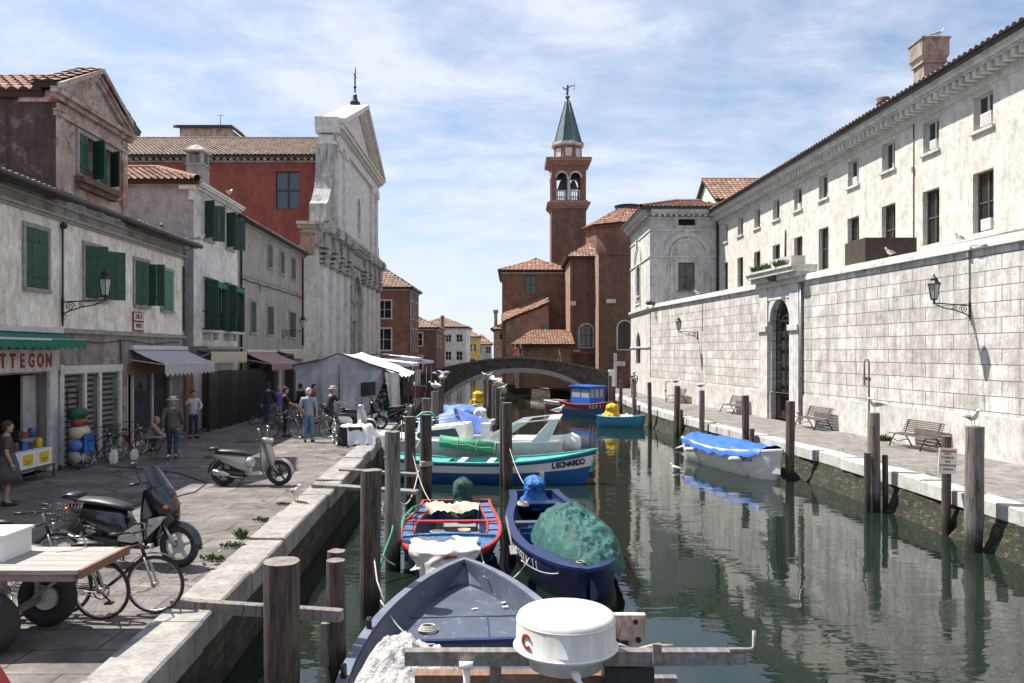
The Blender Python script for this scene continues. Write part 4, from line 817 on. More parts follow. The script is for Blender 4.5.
for k in range(16):
    r=(g1-g0)/2;q=[((g0+g1)/2+(r+o)*math.cos(PI*(k+g)/16),5.5-r+(r+o)*math.sin(PI*(k+g)/16)) for g in(0,1) for o in(0.001,.3)]
    m.add([FW.pt(*q[i],z) for z in(.003,.1) for i in(0,1,3,2)],[(0,1,2,3),(4,5,6,7),(1,2,6,5),(3,0,4,7)])
m.build('gate_surround',T['stone_pale'],wl,True)
m=MB();r=(g1-g0)/2;mid=(g0+g1)/2;zs=5.5-r
for x in(g0+.04,mid-.04,mid+.04,g1-.04,(g0+mid)/2,(mid+g1)/2):m.bar(FW.pt(x,.02,-.25),FW.pt(x,zs,-.25),.07,.05)
for z in(.1,1.1,1.75,2.6,3.4,4.0,zs):m.bar(FW.pt(g0,z,-.25),FW.pt(g1,z,-.25),.05,.08)
for k in range(13):
    t=PI*k/12;m.bar(FW.pt(mid+.25*math.cos(t),zs+.25*math.sin(t),-.25),FW.pt(mid+.98*r*math.cos(t),zs+.98*r*math.sin(t),-.25),.03,.03)
for rr_ in(.25,.62,r-.02):m.tube([FW.pt(mid+rr_*math.cos(PI*k/18),zs+rr_*math.sin(PI*k/18),-.25) for k in range(19)],.025,5)
m.build('gate',T['gutter'],wl,True)
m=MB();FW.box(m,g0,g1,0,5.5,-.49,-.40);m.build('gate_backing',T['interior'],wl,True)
m=MB();x=sw(34.15);m.tube([FW.pt(x,6.3,.1),FW.pt(x,.3,.1)],.06,7);m.tube([FW.pt(x-.2,.5,.12),FW.pt(x,.5,.12)],.08,6);m.build('downpipe',T['zinc'],wl,True)
# upper long building
YE=56.0
FR=Fac((RB(YE)+.02,YE),(RB(13),13));sr=lambda y:(YE-y)/(YE-13)*FR.L
lb=thing('long_building',FR.pt(FR.L/2,0,-5),'long ivory two row building with dentil cornice above the stone wall','building')
ucs=[982,932.6,890,855,825.5,800,778,758,740.5,725.3];ys=[yR(p) for p in ucs]
ys=[29.75+2.98-i*2.98 if False else y for i,y in enumerate(ys)];ys=[26.8+3.07*i for i in range(10)]
extra=[23.73,20.66,17.6,14.6]
UP=[(sr(y)-.52,sr(y)+.52,10.62,11.8) for y in extra+ys];LO=[(sr(y)-.55,sr(y)+.55,7.15,9.2) for y in extra+ys]
m=MB();FR.wall(m,0,12.4,UP+LO,d=.3);FR_=FR
m.poly([FR.pt(FR.L,0,0),FR.pt(FR.L,0,-9),FR.pt(FR.L,12.6,-9),FR.pt(FR.L,12.6,0)]);m.poly([FR.pt(0,0,-9),FR.pt(0,0,0),FR.pt(0,12.6,0),FR.pt(0,12.6,-9)]);m.build('wall',T['pl_long'],lb,True)
for i,h in enumerate(UP):window(FR,lb,h,fm='whiteframe',sill='stone_pale',d=.22,mull=(1,0))
for i,h in enumerate(LO):window(FR,lb,h,fm='brownframe',sill=None,d=.22,mull=(1,1))
m=MB();cornice(FR,m,11.98,[(0,.12,.08),(.12,.4,.12),(.52,.62,.55),(.62,.78,.68),(.78,.9,.75)],-.0);dentils(FR,m,12.25,12.49,.1,.5,.38,.2);cornice(FR,m,6.95,[(0,.1,.06)]);m.build('cornice',T['stone_pale'],lb,True)
m=MB();roof(m,[FR.pt(0,12.92,.85),FR.pt(FR.L,12.92,.85),FR.pt(FR.L,14.6,-5),FR.pt(0,14.6,-5)],w=.3,row=.5,h=.09,sub=4,seed=21);m.build('roof',[T['tile'],T['gutter']],lb,True)
m=MB();m.tube([FR.pt(.15,12.4,.1),FR.pt(.15,6.3,.1)],.09,7);m.tube([FR.pt(sr(31.0),12.2,.03),FR.pt(sr(31.0),7,.03)],.02,5);m.tube([FR.pt(sr(43.8),9.8,.05),FR.pt(sr(43.8),6.5,.05)],.05,5);m.build('downpipe',T['gutter'],lb,True)
m=MB();m.bar(FR.pt(sr(31.0),10.2,.02),FR.pt(sr(31.0),10.2,.1),.1,.2);m.build('junction_box',T['zinc'],lb,True)
for k,(y,z,ww) in enumerate(((26.8,10.72,.55),(29.87,10.72,.42),(36.0,10.7,.4),(26.8,7.2,.5),(42.2,10.7,.35))):
    m=MB();x=sr(y)+.1;FR.box(m,x-ww/2,x+ww/2,z,z+ww*.75,-.15,-.02)
    for j in range(5):FR.box(m,x-ww/2+.04,x+ww/2-.04,z+.05+j*ww*.13,z+.08+j*ww*.13,-.019,-.005)
    tag(m.build('air_conditioner',T['white']),['largest air conditioner in the upper window nearest the right edge','air conditioner in the second upper window from the right','small air conditioner in the fourth upper window from the right','air conditioner at the foot of the tall window nearest the right edge','tiny air conditioner in a distant upper window'][k],'air conditioner','air conditioners set in the windows of the ivory building')
# chimneys on the roof: part of the building
c=V((16.65,31.8,0));DZ=-.35;m=MB();m.box((c.x-.40,c.y-.40,12.9),(c.x+.40,c.y+.40,14.5));m.box((c.x-.48,c.y-.48,14.5),(c.x+.48,c.y+.48,14.6));m.lathe((c.x,c.y,14.6),[(.62,0),(.76,.2),(.76,.8),(.82,.82),(.82,.9),(.2,.9)],4,False,PI/4);m.build('chimney',T['pl_lower'],lb,True)
m=MB();m.lathe((16.45,35.3,12.95),[(.2,0),(.18,1.1),(.3,1.15),(.22,1.25),(.3,1.4),(.1,1.45)],10);m.build('chimney_pot',T['tile'],lb,True)
m=MB();FR.box(m,0,FR.L,0,6.2,.05,1.2);m.build('terrace',T['stone_pale'],lb,True)
m=MB();bx0,bx1=13.05,14.95;m.box((bx0,29.4,6.1),(bx1,29.52,7.33));m.box((bx0,29.52,6.1),(bx0+.1,31.2,7.33));tag(m.build('terrace_screen',T['corten']),'dark brown boarded box standing on the white wall','screen')
# projecting block with hipped roof
A=Fac((9.7,56),(14.52,56));B=Fac((9.7,65),(9.7,56));zb=13.2
cb=thing('corner_building',(12,60,0),'square white stone pavilion with hipped tile roof at the end of the long wall','building')
wA=[(2.0,3.15,7.45,9.4),(2.0,3.2,12.0,12.6)];wB=[(B.L-6.0,B.L-4.4,7.0,9.6),(B.L-6.3,B.L-4.1,2.2,4.6,1)]
m=MB();A.wall(m,0,12.9,wA);m.build('front_wall',T['stone_shade'],cb,True);m=MB();B.wall(m,0,12.9,wB);m.poly([(9.7,65,0),(20,65,0),(20,65,12.9),(9.7,65,12.9)]);m.build('canal_wall',T['stone_pale'],cb,True)
window(A,cb,wA[0],d=.15,sill='stone_shade');window(A,cb,wA[1],d=.2,sill=None,gm='dark',mull=(0,0));window(B,cb,wB[0],d=.2);window(B,cb,wB[1],d=.2,sill=None)
m=MB()
for F in(A,B):
    L_=F.L;cornice(F,m,12.45,[(0,.12,.1),(.3,.42,.45),(.42,.6,.6),(.6,.72,.7)],-.0 if F is A else 0,L_);cornice(F,m,11.6,[(0,.1,.06)],0,L_);cornice(F,m,9.75,[(0,.12,.07)],0,L_);cornice(F,m,6.0,[(0,.14,.12),(.14,.3,.2)],0,L_);cornice(F,m,3.4,[(0,.12,.08)],0,L_)
    dentils(F,m,12.6,12.74,.02,.4,.4,.16)
    cx=2.6 if F is A else L_-5.2
    for k in range(16):
        for r0,r1,o in((1.05,1.2,.06),(1.35,1.65,.1)):
            q=[(cx+r*math.cos(PI*(k+g)/16),9.88+r*math.sin(PI*(k+g)/16)) for g in(0,1) for r in(r0,r1)]
            m.add([F.pt(*q[i],z) for z in(.003,o) for i in(0,1,3,2)],[(0,1,2,3),(4,5,6,7),(1,2,6,5),(3,0,4,7)])
    F.box(m,cx-.2,cx+.2,11.2,11.75,.003,.2);F.box(m,cx-1.15,cx-1.0,6.3,9.75,.003,.05);F.box(m,cx+1.0,cx+1.15,6.3,9.75,.003,.05);F.box(m,cx-1,cx+1,6.7,6.85,.003,.08)
    F.box(m,cx-.75,cx+.75,7.3,7.42,.003,.1)
m.build('moulding',T['stone_pale'],cb,True)
m=MB();e=.75;X0,X1,Y0,Y1=9.7-e,15.2,56-e,65+e
roof(m,[(X0,Y0,13.2),(X1,Y0,13.2),(X1-1.2,59.5,14.35),(12.3,59.5,14.35)],w=.3,seed=31);roof(m,[(X0,Y1,13.2),(X0,Y0,13.2),(12.3,59.5,14.35),(12.3,62,14.35)],w=.3,seed=32);roof(m,[(X1,Y0,13.2),(X1,Y1,13.2),(X1-1.2,62,14.35),(X1-1.2,59.5,14.35)],w=.3,seed=33);ridge(m,(X0,Y0,13.25),(12.3,59.5,14.4));ridge(m,(12.3,59.5,14.4),(X1-1.2,59.5,14.4));m.build('roof',[T['tile'],T['gutter']],cb,True)
block('house',15.6,23,60.2,68,14.6,'pl_cream','gabled cream house whose red roof shows above the white pavilion',[],[],side='L',roofz=2.4,hip=False,eave=.3)
# ================================================================= brick church and bell tower
cc=thing('brick_church',(8,75,0),'tall dark brick church with hipped tile roofs and arched windows right of the bell tower','church')
def brickbox(x0,x1,y0,y1,ztL,ztR,front,side,hf=(),hs=(),nm='wall'):  # sunlit side painted in paler brick, shaded front in darker brick
    A=Fac((x0,y0),(x1,y0));B=Fac((x0,y1),(x0,y0));m=MB();zt=min(ztL,ztR);A.wall(m,0,zt,hf,d=.3)
    if ztL!=ztR:m.poly([A.pt(0,zt),A.pt(A.L,zt),A.pt(A.L,ztR)] if ztR>ztL else [A.pt(0,ztL),A.pt(0,zt),A.pt(A.L,zt)])
    m.poly([(x1,y0,0),(x1,y1,0),(x1,y1,ztR),(x1,y0,ztR)]);m.poly([(x0,y1,0),(x1,y1,0),(x1,y1,ztR),(x0,y1,ztL)]);m.poly([(x0,y0,ztL),(x1,y0,ztR),(x1,y1,ztR),(x0,y1,ztL)])
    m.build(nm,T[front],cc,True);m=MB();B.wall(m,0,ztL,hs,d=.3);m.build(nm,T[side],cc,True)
    for F,hh in((A,hf),(B,hs)):
        for h in hh:window(F,cc,h,fm='gutter',gm='glass',sur='stone_pale' if h[1]-h[0]>.95 else None,sill='stone_pale' if h[1]-h[0]>.95 else None)
    return A,B
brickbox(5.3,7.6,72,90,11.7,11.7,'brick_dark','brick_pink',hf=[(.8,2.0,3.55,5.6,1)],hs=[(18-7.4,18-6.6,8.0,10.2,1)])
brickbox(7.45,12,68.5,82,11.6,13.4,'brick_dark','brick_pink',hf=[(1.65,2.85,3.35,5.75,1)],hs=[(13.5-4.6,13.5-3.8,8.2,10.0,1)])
m=MB();m.box((5.25,71.9,0),(5.5,72.0,11.8)) ;m.box((7.35,68.4,11.5),(12,68.5,11.62));m.box((5.4,71.8,2.9),(7.7,71.99,3.1));m.build('pilaster_strip',T['brick'],cc,True)
for a_,b_ in (((5.25,71.85,7.3),(5.75,71.995,7.7)),((8.1,68.3,7.3),(8.9,68.495,7.65)),((5.5,71.8,3.12),(6.1,71.99,3.3)),((8.7,68.2,.0),(9.0,68.48,3.0)),((9.001,68.2,1.9),(9.7,68.48,2.3))):m=MB();m.box(a_,b_);m.build('stone_trim',T['stone_pale'],cc,True)
m=MB();roof(m,[(4.95,71.6,11.7),(7.7,71.6,11.7),(7.7,75,13.6)],w=.3,seed=41);roof(m,[(4.95,90,11.7),(4.95,71.6,11.7),(7.7,75,13.6),(7.7,90,13.6)],w=.3,seed=42)
n8=10;ocx,ocy,orr=11.8,81,4.3
for k in range(n8):
    t0,t1=2*PI*k/n8,2*PI*(k+1)/n8
    p=[(ocx+orr*1.1*math.cos(t0),ocy+orr*1.1*math.sin(t0),15.6),(ocx+orr*1.1*math.cos(t1),ocy+orr*1.1*math.sin(t1),15.6),(ocx+1.2*math.cos(t1),ocy+1.2*math.sin(t1),17.55),(ocx+1.2*math.cos(t0),ocy+1.2*math.sin(t0),17.55)]
    roof(m,p,w=.3,seed=43+k)
m.build('roof',[T['tile'],T['gutter']],cc,True)
m=MB();m.lathe((ocx,ocy,0),[(orr,10),(orr,15.3),(orr*1.06,15.35),(orr*1.06,15.58)],n8,False);m.build('octagonal_drum',T['brick'],cc,True)
m=MB();m.lathe((ocx,ocy,17.5),[(1.3,0),(1.3,.35),(1.4,.36),(1.4,.45),(0,.6)],16,False);m.build('roof_lantern',T['gutter'],cc,True)
# side aisle block left of the tower
lbk,A,B=block('church_hall',-1.0,6.0,80,92,11.3,'brick','brick church hall with hipped red roof left of the bell tower',[(2.3,3.45,8.9,10.8)],[],side='L',roofz=1.5,roofm='tile',cat='church hall',gm='glass',fm='gutter',detail=False)
m=MB();roof(m,[(-.9,77.2,6.1),(3.6,77.2,7.9),(3.6,79.9,7.9+.9),(-.9,79.9,6.9)],seed=51);m.build('aisle_roof',[T['tile'],T['gutter']],lbk,True)
m=MB();m.poly([(-.6,77.4,0),(3.6,77.4,0),(3.6,77.4,7.7),(-.6,77.4,6.1)]);m.poly([(-.6,77.4,0),(-.6,80,0),(-.6,80,6.8),(-.6,77.4,6.1)]);m.build('aisle_wall',T['brick_pink'],lbk,True)
m=MB();m.box((3.0,77.25,5.0),(3.6,77.39,5.9));m.build('aisle_window',T['glass'],lbk,True)
low=thing('low_brick_house',(2.5,71,0),'low red brick lean-to with tiled roof behind the bridge crown','outbuilding')
m=MB();m.box((.6,68.5,0),(5.1,72.8,3.75));m.build('wall',T['brick'],low,True);m=MB();m.box((.3,68.2,0),(.6,69.5,3.6));m.build('door_frame',T['pl_peel'],low,True)
m=MB();roof(m,[(.0,68.0,3.75),(5.4,68.0,3.75),(5.4,73,5.1),(1.9,73,5.1)],seed=52);roof(m,[(0,73,3.75),(0,68,3.75),(1.9,73,5.1)],seed=53);m.build('roof',[T['tile'],T['gutter']],low,True)
# bell tower
tx,ty=6.63,95.0;hw=2.02
bt=thing('bell_tower',(tx,ty,0),'slender square brick bell tower with green spire and statue finial','bell tower')
def tq(h):return [(tx-h,ty-h),(tx+h,ty-h),(tx+h,ty+h),(tx-h,ty+h)]
zc0,zc1=19.9,20.8;zb0,zb1=20.8,25.0
m=MB();m.box((tx-hw,ty-hw,7),(tx+hw,ty+hw,zc0))
for x in(-1,1):
    m.box((tx+x*(hw-.3)-.3,ty-hw-.08,7),(tx+x*(hw-.3)+.3,ty-hw-.001,zc0))
m.build('shaft',T['brick_dark'],bt,True);m=MB();m.box((tx-hw-.1,ty-hw-.1,0),(tx+hw+.1,ty+hw+.1,7));m.build('stone_base',T['marble_dark'],bt,True)
m=MB()
for g,z0,z1 in((.1,zc0,zc0+.25),(.35,zc0+.25,zc0+.5),(.5,zc0+.5,zc0+.7),(.2,zc0+.7,zb0)):m.box((tx-hw-g,ty-hw-g,z0),(tx+hw+g,ty+hw+g,z1))
m.build('belfry_cornice',T['brick_pink'],bt,True);m=MB()
for g,z0,z1 in((.05,zb1,zb1+.15),(.2,zb1+.15,zb1+.35),(.6,zb1+.35,zb1+.6),(.65,zb1+.6,zb1+.75)):m.box((tx-hw-g,ty-hw-g,z0),(tx+hw+g,ty+hw+g,z1))
m.build('belfry_cornice',T['brick_pink'],bt,True)
c4=tq(hw);m=MB();bh=[(.62,1.82,20.85,24.1,1),(2.22,3.42,20.85,24.1,1)]
for k in range(4):
    F=Fac(c4[k],c4[(k+1)%4]);F.wall(m,zb0,zb1,bh,d=.5)
    for o in(-.5,):F.wall(m,zb0,zb1,bh,d=0,o=o)
m.build('belfry',T['brick'],bt,True)
m=MB()
for k in range(4):
    F=Fac(c4[k],c4[(k+1)%4])
    for h in bh:
        for j in range(16):
            r=(h[1]-h[0])/2;q=[((h[0]+h[1])/2+(r+o)*math.cos(PI*(j+g)/16),h[3]-r+(r+o)*math.sin(PI*(j+g)/16)) for g in(0,1) for o in(-.02,.14)]
            m.add([F.pt(*q[i],z) for z in(.003,.06) for i in(0,1,3,2)],[(0,1,2,3),(4,5,6,7),(1,2,6,5),(3,0,4,7)])
        for j in range(5):x=lerp(h[0]+.1,h[1]-.1,j/4);m.cyl(F.pt(x,20.85,-.2),F.pt(x,21.9,-.2),.07,n=6)
        F.box(m,h[0],h[1],21.9,22.02,-.3,-.1)
    F.box(m,1.87,2.17,20.85,23.3,.003,.08);F.box(m,1.8,2.24,23.3,23.55,.003,.12)
m.build('balustrade',T['stone_pale'],bt,True)
m=MB();m.lathe((tx-.6,ty,22.4),[(.75,0),(.6,.2),(.42,.7),(.3,1.1),(.05,1.2)],14);m.lathe((tx+.7,ty+.2,22.6),[(.6,0),(.48,.2),(.34,.6),(.2,.95),(.05,1)],14);m.bar((tx-1.9,ty,23.7),(tx+1.9,ty,23.7),.15,.2);m.build('bell',T['copper'],bt,True)
m=MB();m.lathe((tx,ty,zb1+.75),[(1.75,0),(1.75,1.75)],8,False,PI/8);m.build('octagonal_drum',T['brick'],bt,True)
m=MB();m.lathe((tx,ty,zb1+.75),[(1.82,0),(1.82,.2)],8,False,PI/8);m.lathe((tx,ty,zb1+2.45),[(1.8,0),(2.05,.15),(2.05,.3)],8,False,PI/8)
for k in range(8):
    t=2*PI*k/8;m.cbox((tx+1.64*math.cos(t),ty+1.64*math.sin(t),zb1+1.6),(.06,.8,1.0),t)
m.build('drum_trim',T['stone_pale'],bt,True)
m=MB();m.lathe((tx,ty,zb1+2.75),[(2.05,0),(1.72,.25),(1.3,1.7),(.85,3.3),(.3,5.2),(.1,5.6)],8,False,PI/8)
for k in range(8):
    t=2*PI*(k+.5)/8;m.tube([(tx+r*math.cos(t),ty+r*math.sin(t),zb1+2.75+z) for r,z in((2.05,0),(1.74,.25),(1.32,1.7),(.87,3.3),(.32,5.2))],.05,5)
m.build('spire',T['copper'],bt,True)
zt=zb1+8.3;m=MB();m.lathe((tx,ty,zt),[(.1,0),(.28,.12),(.28,.3),(.08,.4),(.08,.6)],8)
chainskin(m,[[(tx,ty,zt+.6,.12),(tx,ty,zt+1.0,.16),(tx,ty,zt+1.5,.14),(tx,ty,zt+1.75,.12)],[(tx,ty,zt+1.3,.08),(tx+.45,ty,zt+1.6,.07),(tx+.9,ty,zt+1.55,.05)],[(tx,ty,zt+1.35,.08),(tx-.35,ty,zt+1.1,.1),(tx-.6,ty,zt+1.5,.06)],[(tx,ty,zt+.7,.1),(tx-.3,ty,zt+.55,.06)]],1)
m.cyl((tx+.75,ty,zt+.9),(tx+.85,ty,zt+2.1),.03,n=5);m.build('statue',T['copper'],bt,True)
# ---------------------------------------------------------------- piles
class PR: pass
def pile(x,y,ztop,r,label,m='pile',lean=(0,0),seed=0,group='wooden mooring piles in the canal'):
    rr=random.Random(seed+int(x*100));t=thing('mooring_pile',(x,y,-2.4),label,'mooring pile',group)
    mb=MB();n=16;secs=[];H=ztop+2.4
    k=14
    for j in range(k+1):
        z=H*j/k;s=[]
        for i in range(n):
            a=2*PI*i/n;q=1+.10*noise.noise(V((math.cos(a)*1.5+seed*3,math.sin(a)*1.5+x,z*.7)))+.05*noise.noise(V((math.cos(a)*5,math.sin(a)*5+x,z*.5)))
            wz=z-2.4
            if -1.35<wz<-.55:q*=.93
            s.append(V((r*q*math.cos(a)+lean[0]*z,r*q*math.sin(a)+lean[1]*z,z+(.012*noise.noise(V((math.cos(a)*1.2,math.sin(a)*1.2,seed))) if j==k else 0))))
        secs.append(s)
    mb.loft(secs,cap=False);mb.build('shaft',T[m],t)
    mb=MB();c=sum(secs[-1],V((0,0,0)))/n;mb.add([p for p in secs[-1]]+[c+V((0,0,.01))],[(i,(i+1)%n,n) for i in range(n)]);mb.build('cut_top',T['piletop'],t);return t
PILES=[(-2.53,8.75,.80,.20,'thick split mooring pile in the lower left foreground','pile'),(-2.08,9.5,.62,.115,'short dark pile at the end of the plank, nearer of the pair','pile'),(-2.2,9.75,.66,.11,'short reddish pile just behind the shorter one at the plank end','pile'),
(-2.2,12.2,1.3,.165,'tall rough pile standing left of the grey blue boat bow','pile'),(-2.2,14.8,1.62,.15,'pile with a grey worn head left of the red trimmed boat','pile_lt'),(-2.62,20.6,1.43,.15,'dark pile between the quay and the hose draped pile','pile'),(-2.32,21.6,1.4,.165,'dark pile with the turquoise hose over its head','pile'),
(-2.95,27.5,1.5,.16,'blackened pile behind the hose draped pile','pile'),(-2.95,30.3,1.6,.15,'pile carrying the group of gulls by the market stall','pile_lt'),(-3.0,33.5,1.8,.13,'slim pile just right of the gull covered pile','pile'),
(-.3,23.9,1.72,.09,'thin leaning pole beside the central pile','pile'),(-.1,23.3,1.62,.145,'stout central pile standing in front of the white cruiser','pile'),
(-1.5,44.5,1.62,.13,'pile in midstream cluster with the leftmost perched gull','pile_lt'),(-1.2,43.5,1.6,.15,'broad pile in the midstream cluster','pile'),(-1.0,42.5,1.35,.11,'shorter pile in the midstream cluster','pile_lt'),(-.72,41,1.3,.13,'dark pile in the midstream cluster behind the nearest gull','pile'),(-.4,34,1.35,.10,'nearest slender pile of the midstream row','pile'),
(9.38,16.2,1.58,.175,'tall pale pile at the right edge with a gull facing the camera on top','pile_lt'),(9.6,17.6,1.24,.10,'thin leaning pile that carries the white notice','pile'),
(9.27,20.3,1.55,.145,'knotty pile with a gull in profile on top','pile_lt'),(9.02,20.2,.55,.08,'short stub bound to the left of the knotty pile','pile'),(9.5,20.25,.48,.07,'short stub bound to the right of the knotty pile','pile'),
(8.72,25.0,1.56,.135,'pile at the stern of the white boat with blue cover','pile'),(8.62,29.3,1.5,.13,'pile behind the white boat with blue cover','pile'),(8.75,29.0,.3,.09,'short stump behind the white boat','pile'),(8.1,34,1.45,.115,'pile with a gull halfway along the right quay','pile_lt'),(7.75,37.5,1.5,.14,'double width dark pile left of the gull pile on the right quay','pile'),(7.9,37.3,.4,.09,'low stub against the double width pile','pile'),
(7.3,42,1.5,.11,'thin dark pile right of the sky blue boat','pile'),(7.08,46,1.35,.11,'pale pile with gull near the white pavilion','pile_lt'),(7.15,46.3,.35,.09,'small stub next to the pale pile near the pavilion','pile'),(6.95,51,1.3,.11,'pile near the foot of the bridge','pile'),(6.7,54,1.5,.13,'left pile of the pair in front of the bridge end','pile'),(6.95,54.5,.75,.14,'low thick pile in front of the bridge end','pile')]
for i,(x,y,z,r,lb_,m_) in enumerate(PILES):pile(x,y,z,r,lb_,m_,((random.random()-.5)*.03*(i>0),(random.random()-.5)*.02*(i>0)),i)
# ropes and hose
def ropething(pts,r,label,m='rope',name='rope',cat='rope'):
    mb=MB();mb.tube(pts,r,6);return tag(mb.build(name,T[m]),label,cat)
def sag(p,q,s,n=12):
    p=V(p);q=V(q);return [p.lerp(q,i/n)-V((0,0,s*4*(i/n)*(1-i/n))) for i in range(n+1)]
ropething([(-2.62,21.3,1.15),(-2.55,21.3,1.35),(-2.4,21.35,1.47),(-2.2,21.4,1.48),(-2.08,21.4,1.38),(-2.02,21.4,1.2)],.035,'turquoise hose looped over a dark pile','hose','hose','hose')
ropething(sag((-2.4,20.5,.1),(-2.1,14.9,.3),.35),.014,'pale rope slung between two piles on the left')
mb=MB()
for k in range(4):mb.torus((-2.32,21.6,.02+k*.035),(0.05*k-.1,0.06,1),.175,.018,16,5)
tag(mb.build('rope_coil',T['rope']),'pale rope wound round the hose draped pile','rope')
def planks(a,b,w,h,label):
    mb=MB();mb.bar(a,b,w,h);tag(mb.build('plank',T['plank']),label,'plank','planks reaching from the quay to the piles')
planks((-4.05,9.5,.09),(-1.98,9.28,.03),.12,.13,'nearest thick plank resting on the kerb and running to the short piles');planks((-4.5,18.1,.08),(-2.1,17.6,.0),.3,.07,'plank running from the kerb beside the perched gull');planks((-4.4,20.4,.08),(-2.4,20.1,.0),.25,.07,'plank just beyond the one beside the perched gull')
mb=MB();mb.bar((-2.15,9.5,-.25),(-2.15,9.6,-.6),.06,.3);mb.bar((-2.2,9.4,-.1),(-2.2,9.4,-.6),.07,.1);tag(mb.build('wood_bracket',T['plank']),'pale wooden block nailed under the near plank end','bracket')
# ---------------------------------------------------------------- boats
class Hull:
    def __init__(s,Ln,B,fb,rise=.15,sw=.75,p=2.0,q=.8,draft=.3,full=.75):
        s.L,s.B,s.fb,s.rise,s.sw,s.p,s.q,s.d,s.full=Ln,B,fb,rise,sw,p,q,draft,full
    def b(s,t):
        if t<.5:u=t/.5;u=u*u*(3-2*u);return s.B/2*lerp(s.sw,1,u)
        u=min(1,(t-.5)/.5);return s.B/2*max(0,1-u**s.p)**s.q
    def z(s,t):return s.fb+s.rise*max(0,(t-.45)/.55)**2+.3*s.rise*max(0,(.25-t)/.25)
    def x(s,t):return (t-.5)*s.L
    def pt(s,t,v,z):return V((s.x(t),v*s.b(t),z))
    def ts(s,n=26,a=0,b=1):
        return [lerp(a,b,1-(1-i/n)**1.35) for i in range(n+1)]
    def outer(s,mats,bands,root,name='hull'):
        """bands: [(fraction from gunwale down to water 0..1, mat index)]"""
        mb=MB();ts=s.ts()
        for sd in(-1,1):
            fr=[0]+[b[0] for b in bands]+[1.35,1.6];mi=[b[1] for b in bands]+[bands[-1][1]]*2
            for k in range(len(fr)-1):
                def ring(t,f):
                    z=s.z(t)*(1-f) if f<=1 else -s.d*(f-1)/.6
                    w=1-(1-s.full)*min(1,f)**1.3 if f<=1 else s.full*max(0,1-(f-1)/.6)**.6
                    rk=1-.06*f if t>.5 else 1
                    return V((s.x(t)-(.10*s.L*.5*min(f,1.3)*max(0,(t-.8)/.2)**2),sd*(s.b(t)*w+.0),z))
                vs=[];
                for t in ts:vs+= [ring(t,fr[k]),ring(t,fr[k+1])]
                mb.add(vs,[(2*i,2*i+1,2*i+3,2*i+2) for i in range(len(ts)-1)],True,mi[k])
        # transom
        fr=[0]+[b[0] for b in bands]+[1.35,1.6];rg=[]
        for f in fr:
            z=s.z(0)*(1-f) if f<=1 else -s.d*(f-1)/.6;w=1-(1-s.full)*min(1,f)**1.3 if f<=1 else s.full*max(0,1-(f-1)/.6)**.6;rg.append((s.b(0)*w,z))
        for k in range(len(rg)-1):
            mb.add([(s.x(0),-rg[k][0],rg[k][1]),(s.x(0),rg[k][0],rg[k][1]),(s.x(0),rg[k+1][0],rg[k+1][1]),(s.x(0),-rg[k+1][0],rg[k+1][1])],[(0,1,2,3)],False,(bands[k][1] if k<len(bands) else bands[-1][1]))
        return mb.build(name,mats,root)
    def inner(s,m,floorm,root,zf,ins=.08,t0=.012,t1=.985,nm='interior'):
        mb=MB();ts=s.ts(24,t0,t1)
        for sd in(-1,1):
            vs=[]
            for t in ts:
                b=max(0,s.b(t)-ins);vs+=[V((s.x(t),sd*b,s.z(t)+.005)),V((s.x(t),sd*b*.93,lerp(s.z(t),zf,.5))),V((s.x(t),sd*b*.82,zf))]
            for i in range(len(ts)-1):
                mb.add([vs[3*i+k] for k in(0,1,2)]+[vs[3*i+3+k] for k in(0,1,2)],[(0,3,4,1),(1,4,5,2)],True)
        b=s.b(t0)-ins;mb.add([(s.x(t0),-b,s.z(t0)),(s.x(t0),b,s.z(t0)),(s.x(t0),b*.82,zf),(s.x(t0),-b*.82,zf)],[(0,1,2,3)])
        o=mb.build(nm,m,root);mb=MB();s.strip(mb,zf+.004,t0,t1,.82,ins);mb.build('floor',floorm,root);return o
    def strip(s,mb,z,t0,t1,w=.97,ins=.08,camber=0,n=18):
        ts=[lerp(t0,t1,i/n) for i in range(n+1)];vs=[]
        for t in ts:
            b=max(0,s.b(t)-ins)*w;zz=z(t) if callable(z) else z
            vs+=[V((s.x(t),-b,zz)),V((s.x(t),-b*.5,zz+camber*.75)),V((s.x(t),0,zz+camber)),V((s.x(t),b*.5,zz+camber*.75)),V((s.x(t),b,zz))]
        fs=[(5*i+k,5*i+k+1,5*i+6+k,5*i+5+k) for i in range(n) for k in range(4)];mb.add(vs,fs,True)
        return mb
    def gunwale(s,m,root,w=.1,h=.05,nm='gunwale',out=.02):
        mb=MB();ts=s.ts(30)
        for sd in(-1,1):
            secs=[]
            for t in ts:
                b=s.b(t);z=s.z(t);o=sd*(b+out);i=sd*max(0,b-w);x=s.x(t)+(.03 if t>.99 else 0)
                secs.append([V((x,o,z-.02)),V((x,o,z+h-.012)),V((x,o-sd*.012,z+h)),V((x,i,z+h)),V((x,i,z-.02))])
            mb.loft(secs,True,True,False)
        b=s.b(0);mb.box((s.x(0)-.03,-b-out,s.z(0)-.02),(s.x(0)+.07,b+out,s.z(0)+h+.002));return mb.build(nm,m,root)
    def thwart(s,m,root,t,z,w=.2,h=.04,nm='seat'):
        mb=MB();b=s.b(t)-.06;mb.box((s.x(t)-w/2,-b,z-h),(s.x(t)+w/2,b,z));mb.build(nm,m,root)
def boat(name,bow,stern,label,cat='boat',group='boats moored in the canal'):
    bow=V((*bow,0));st=V((*stern,0));d=bow-st;c=(bow+st)/2
    return thing(name,(c.x,c.y,WZ),label,cat,group,math.atan2(d.y,d.x)),d.length
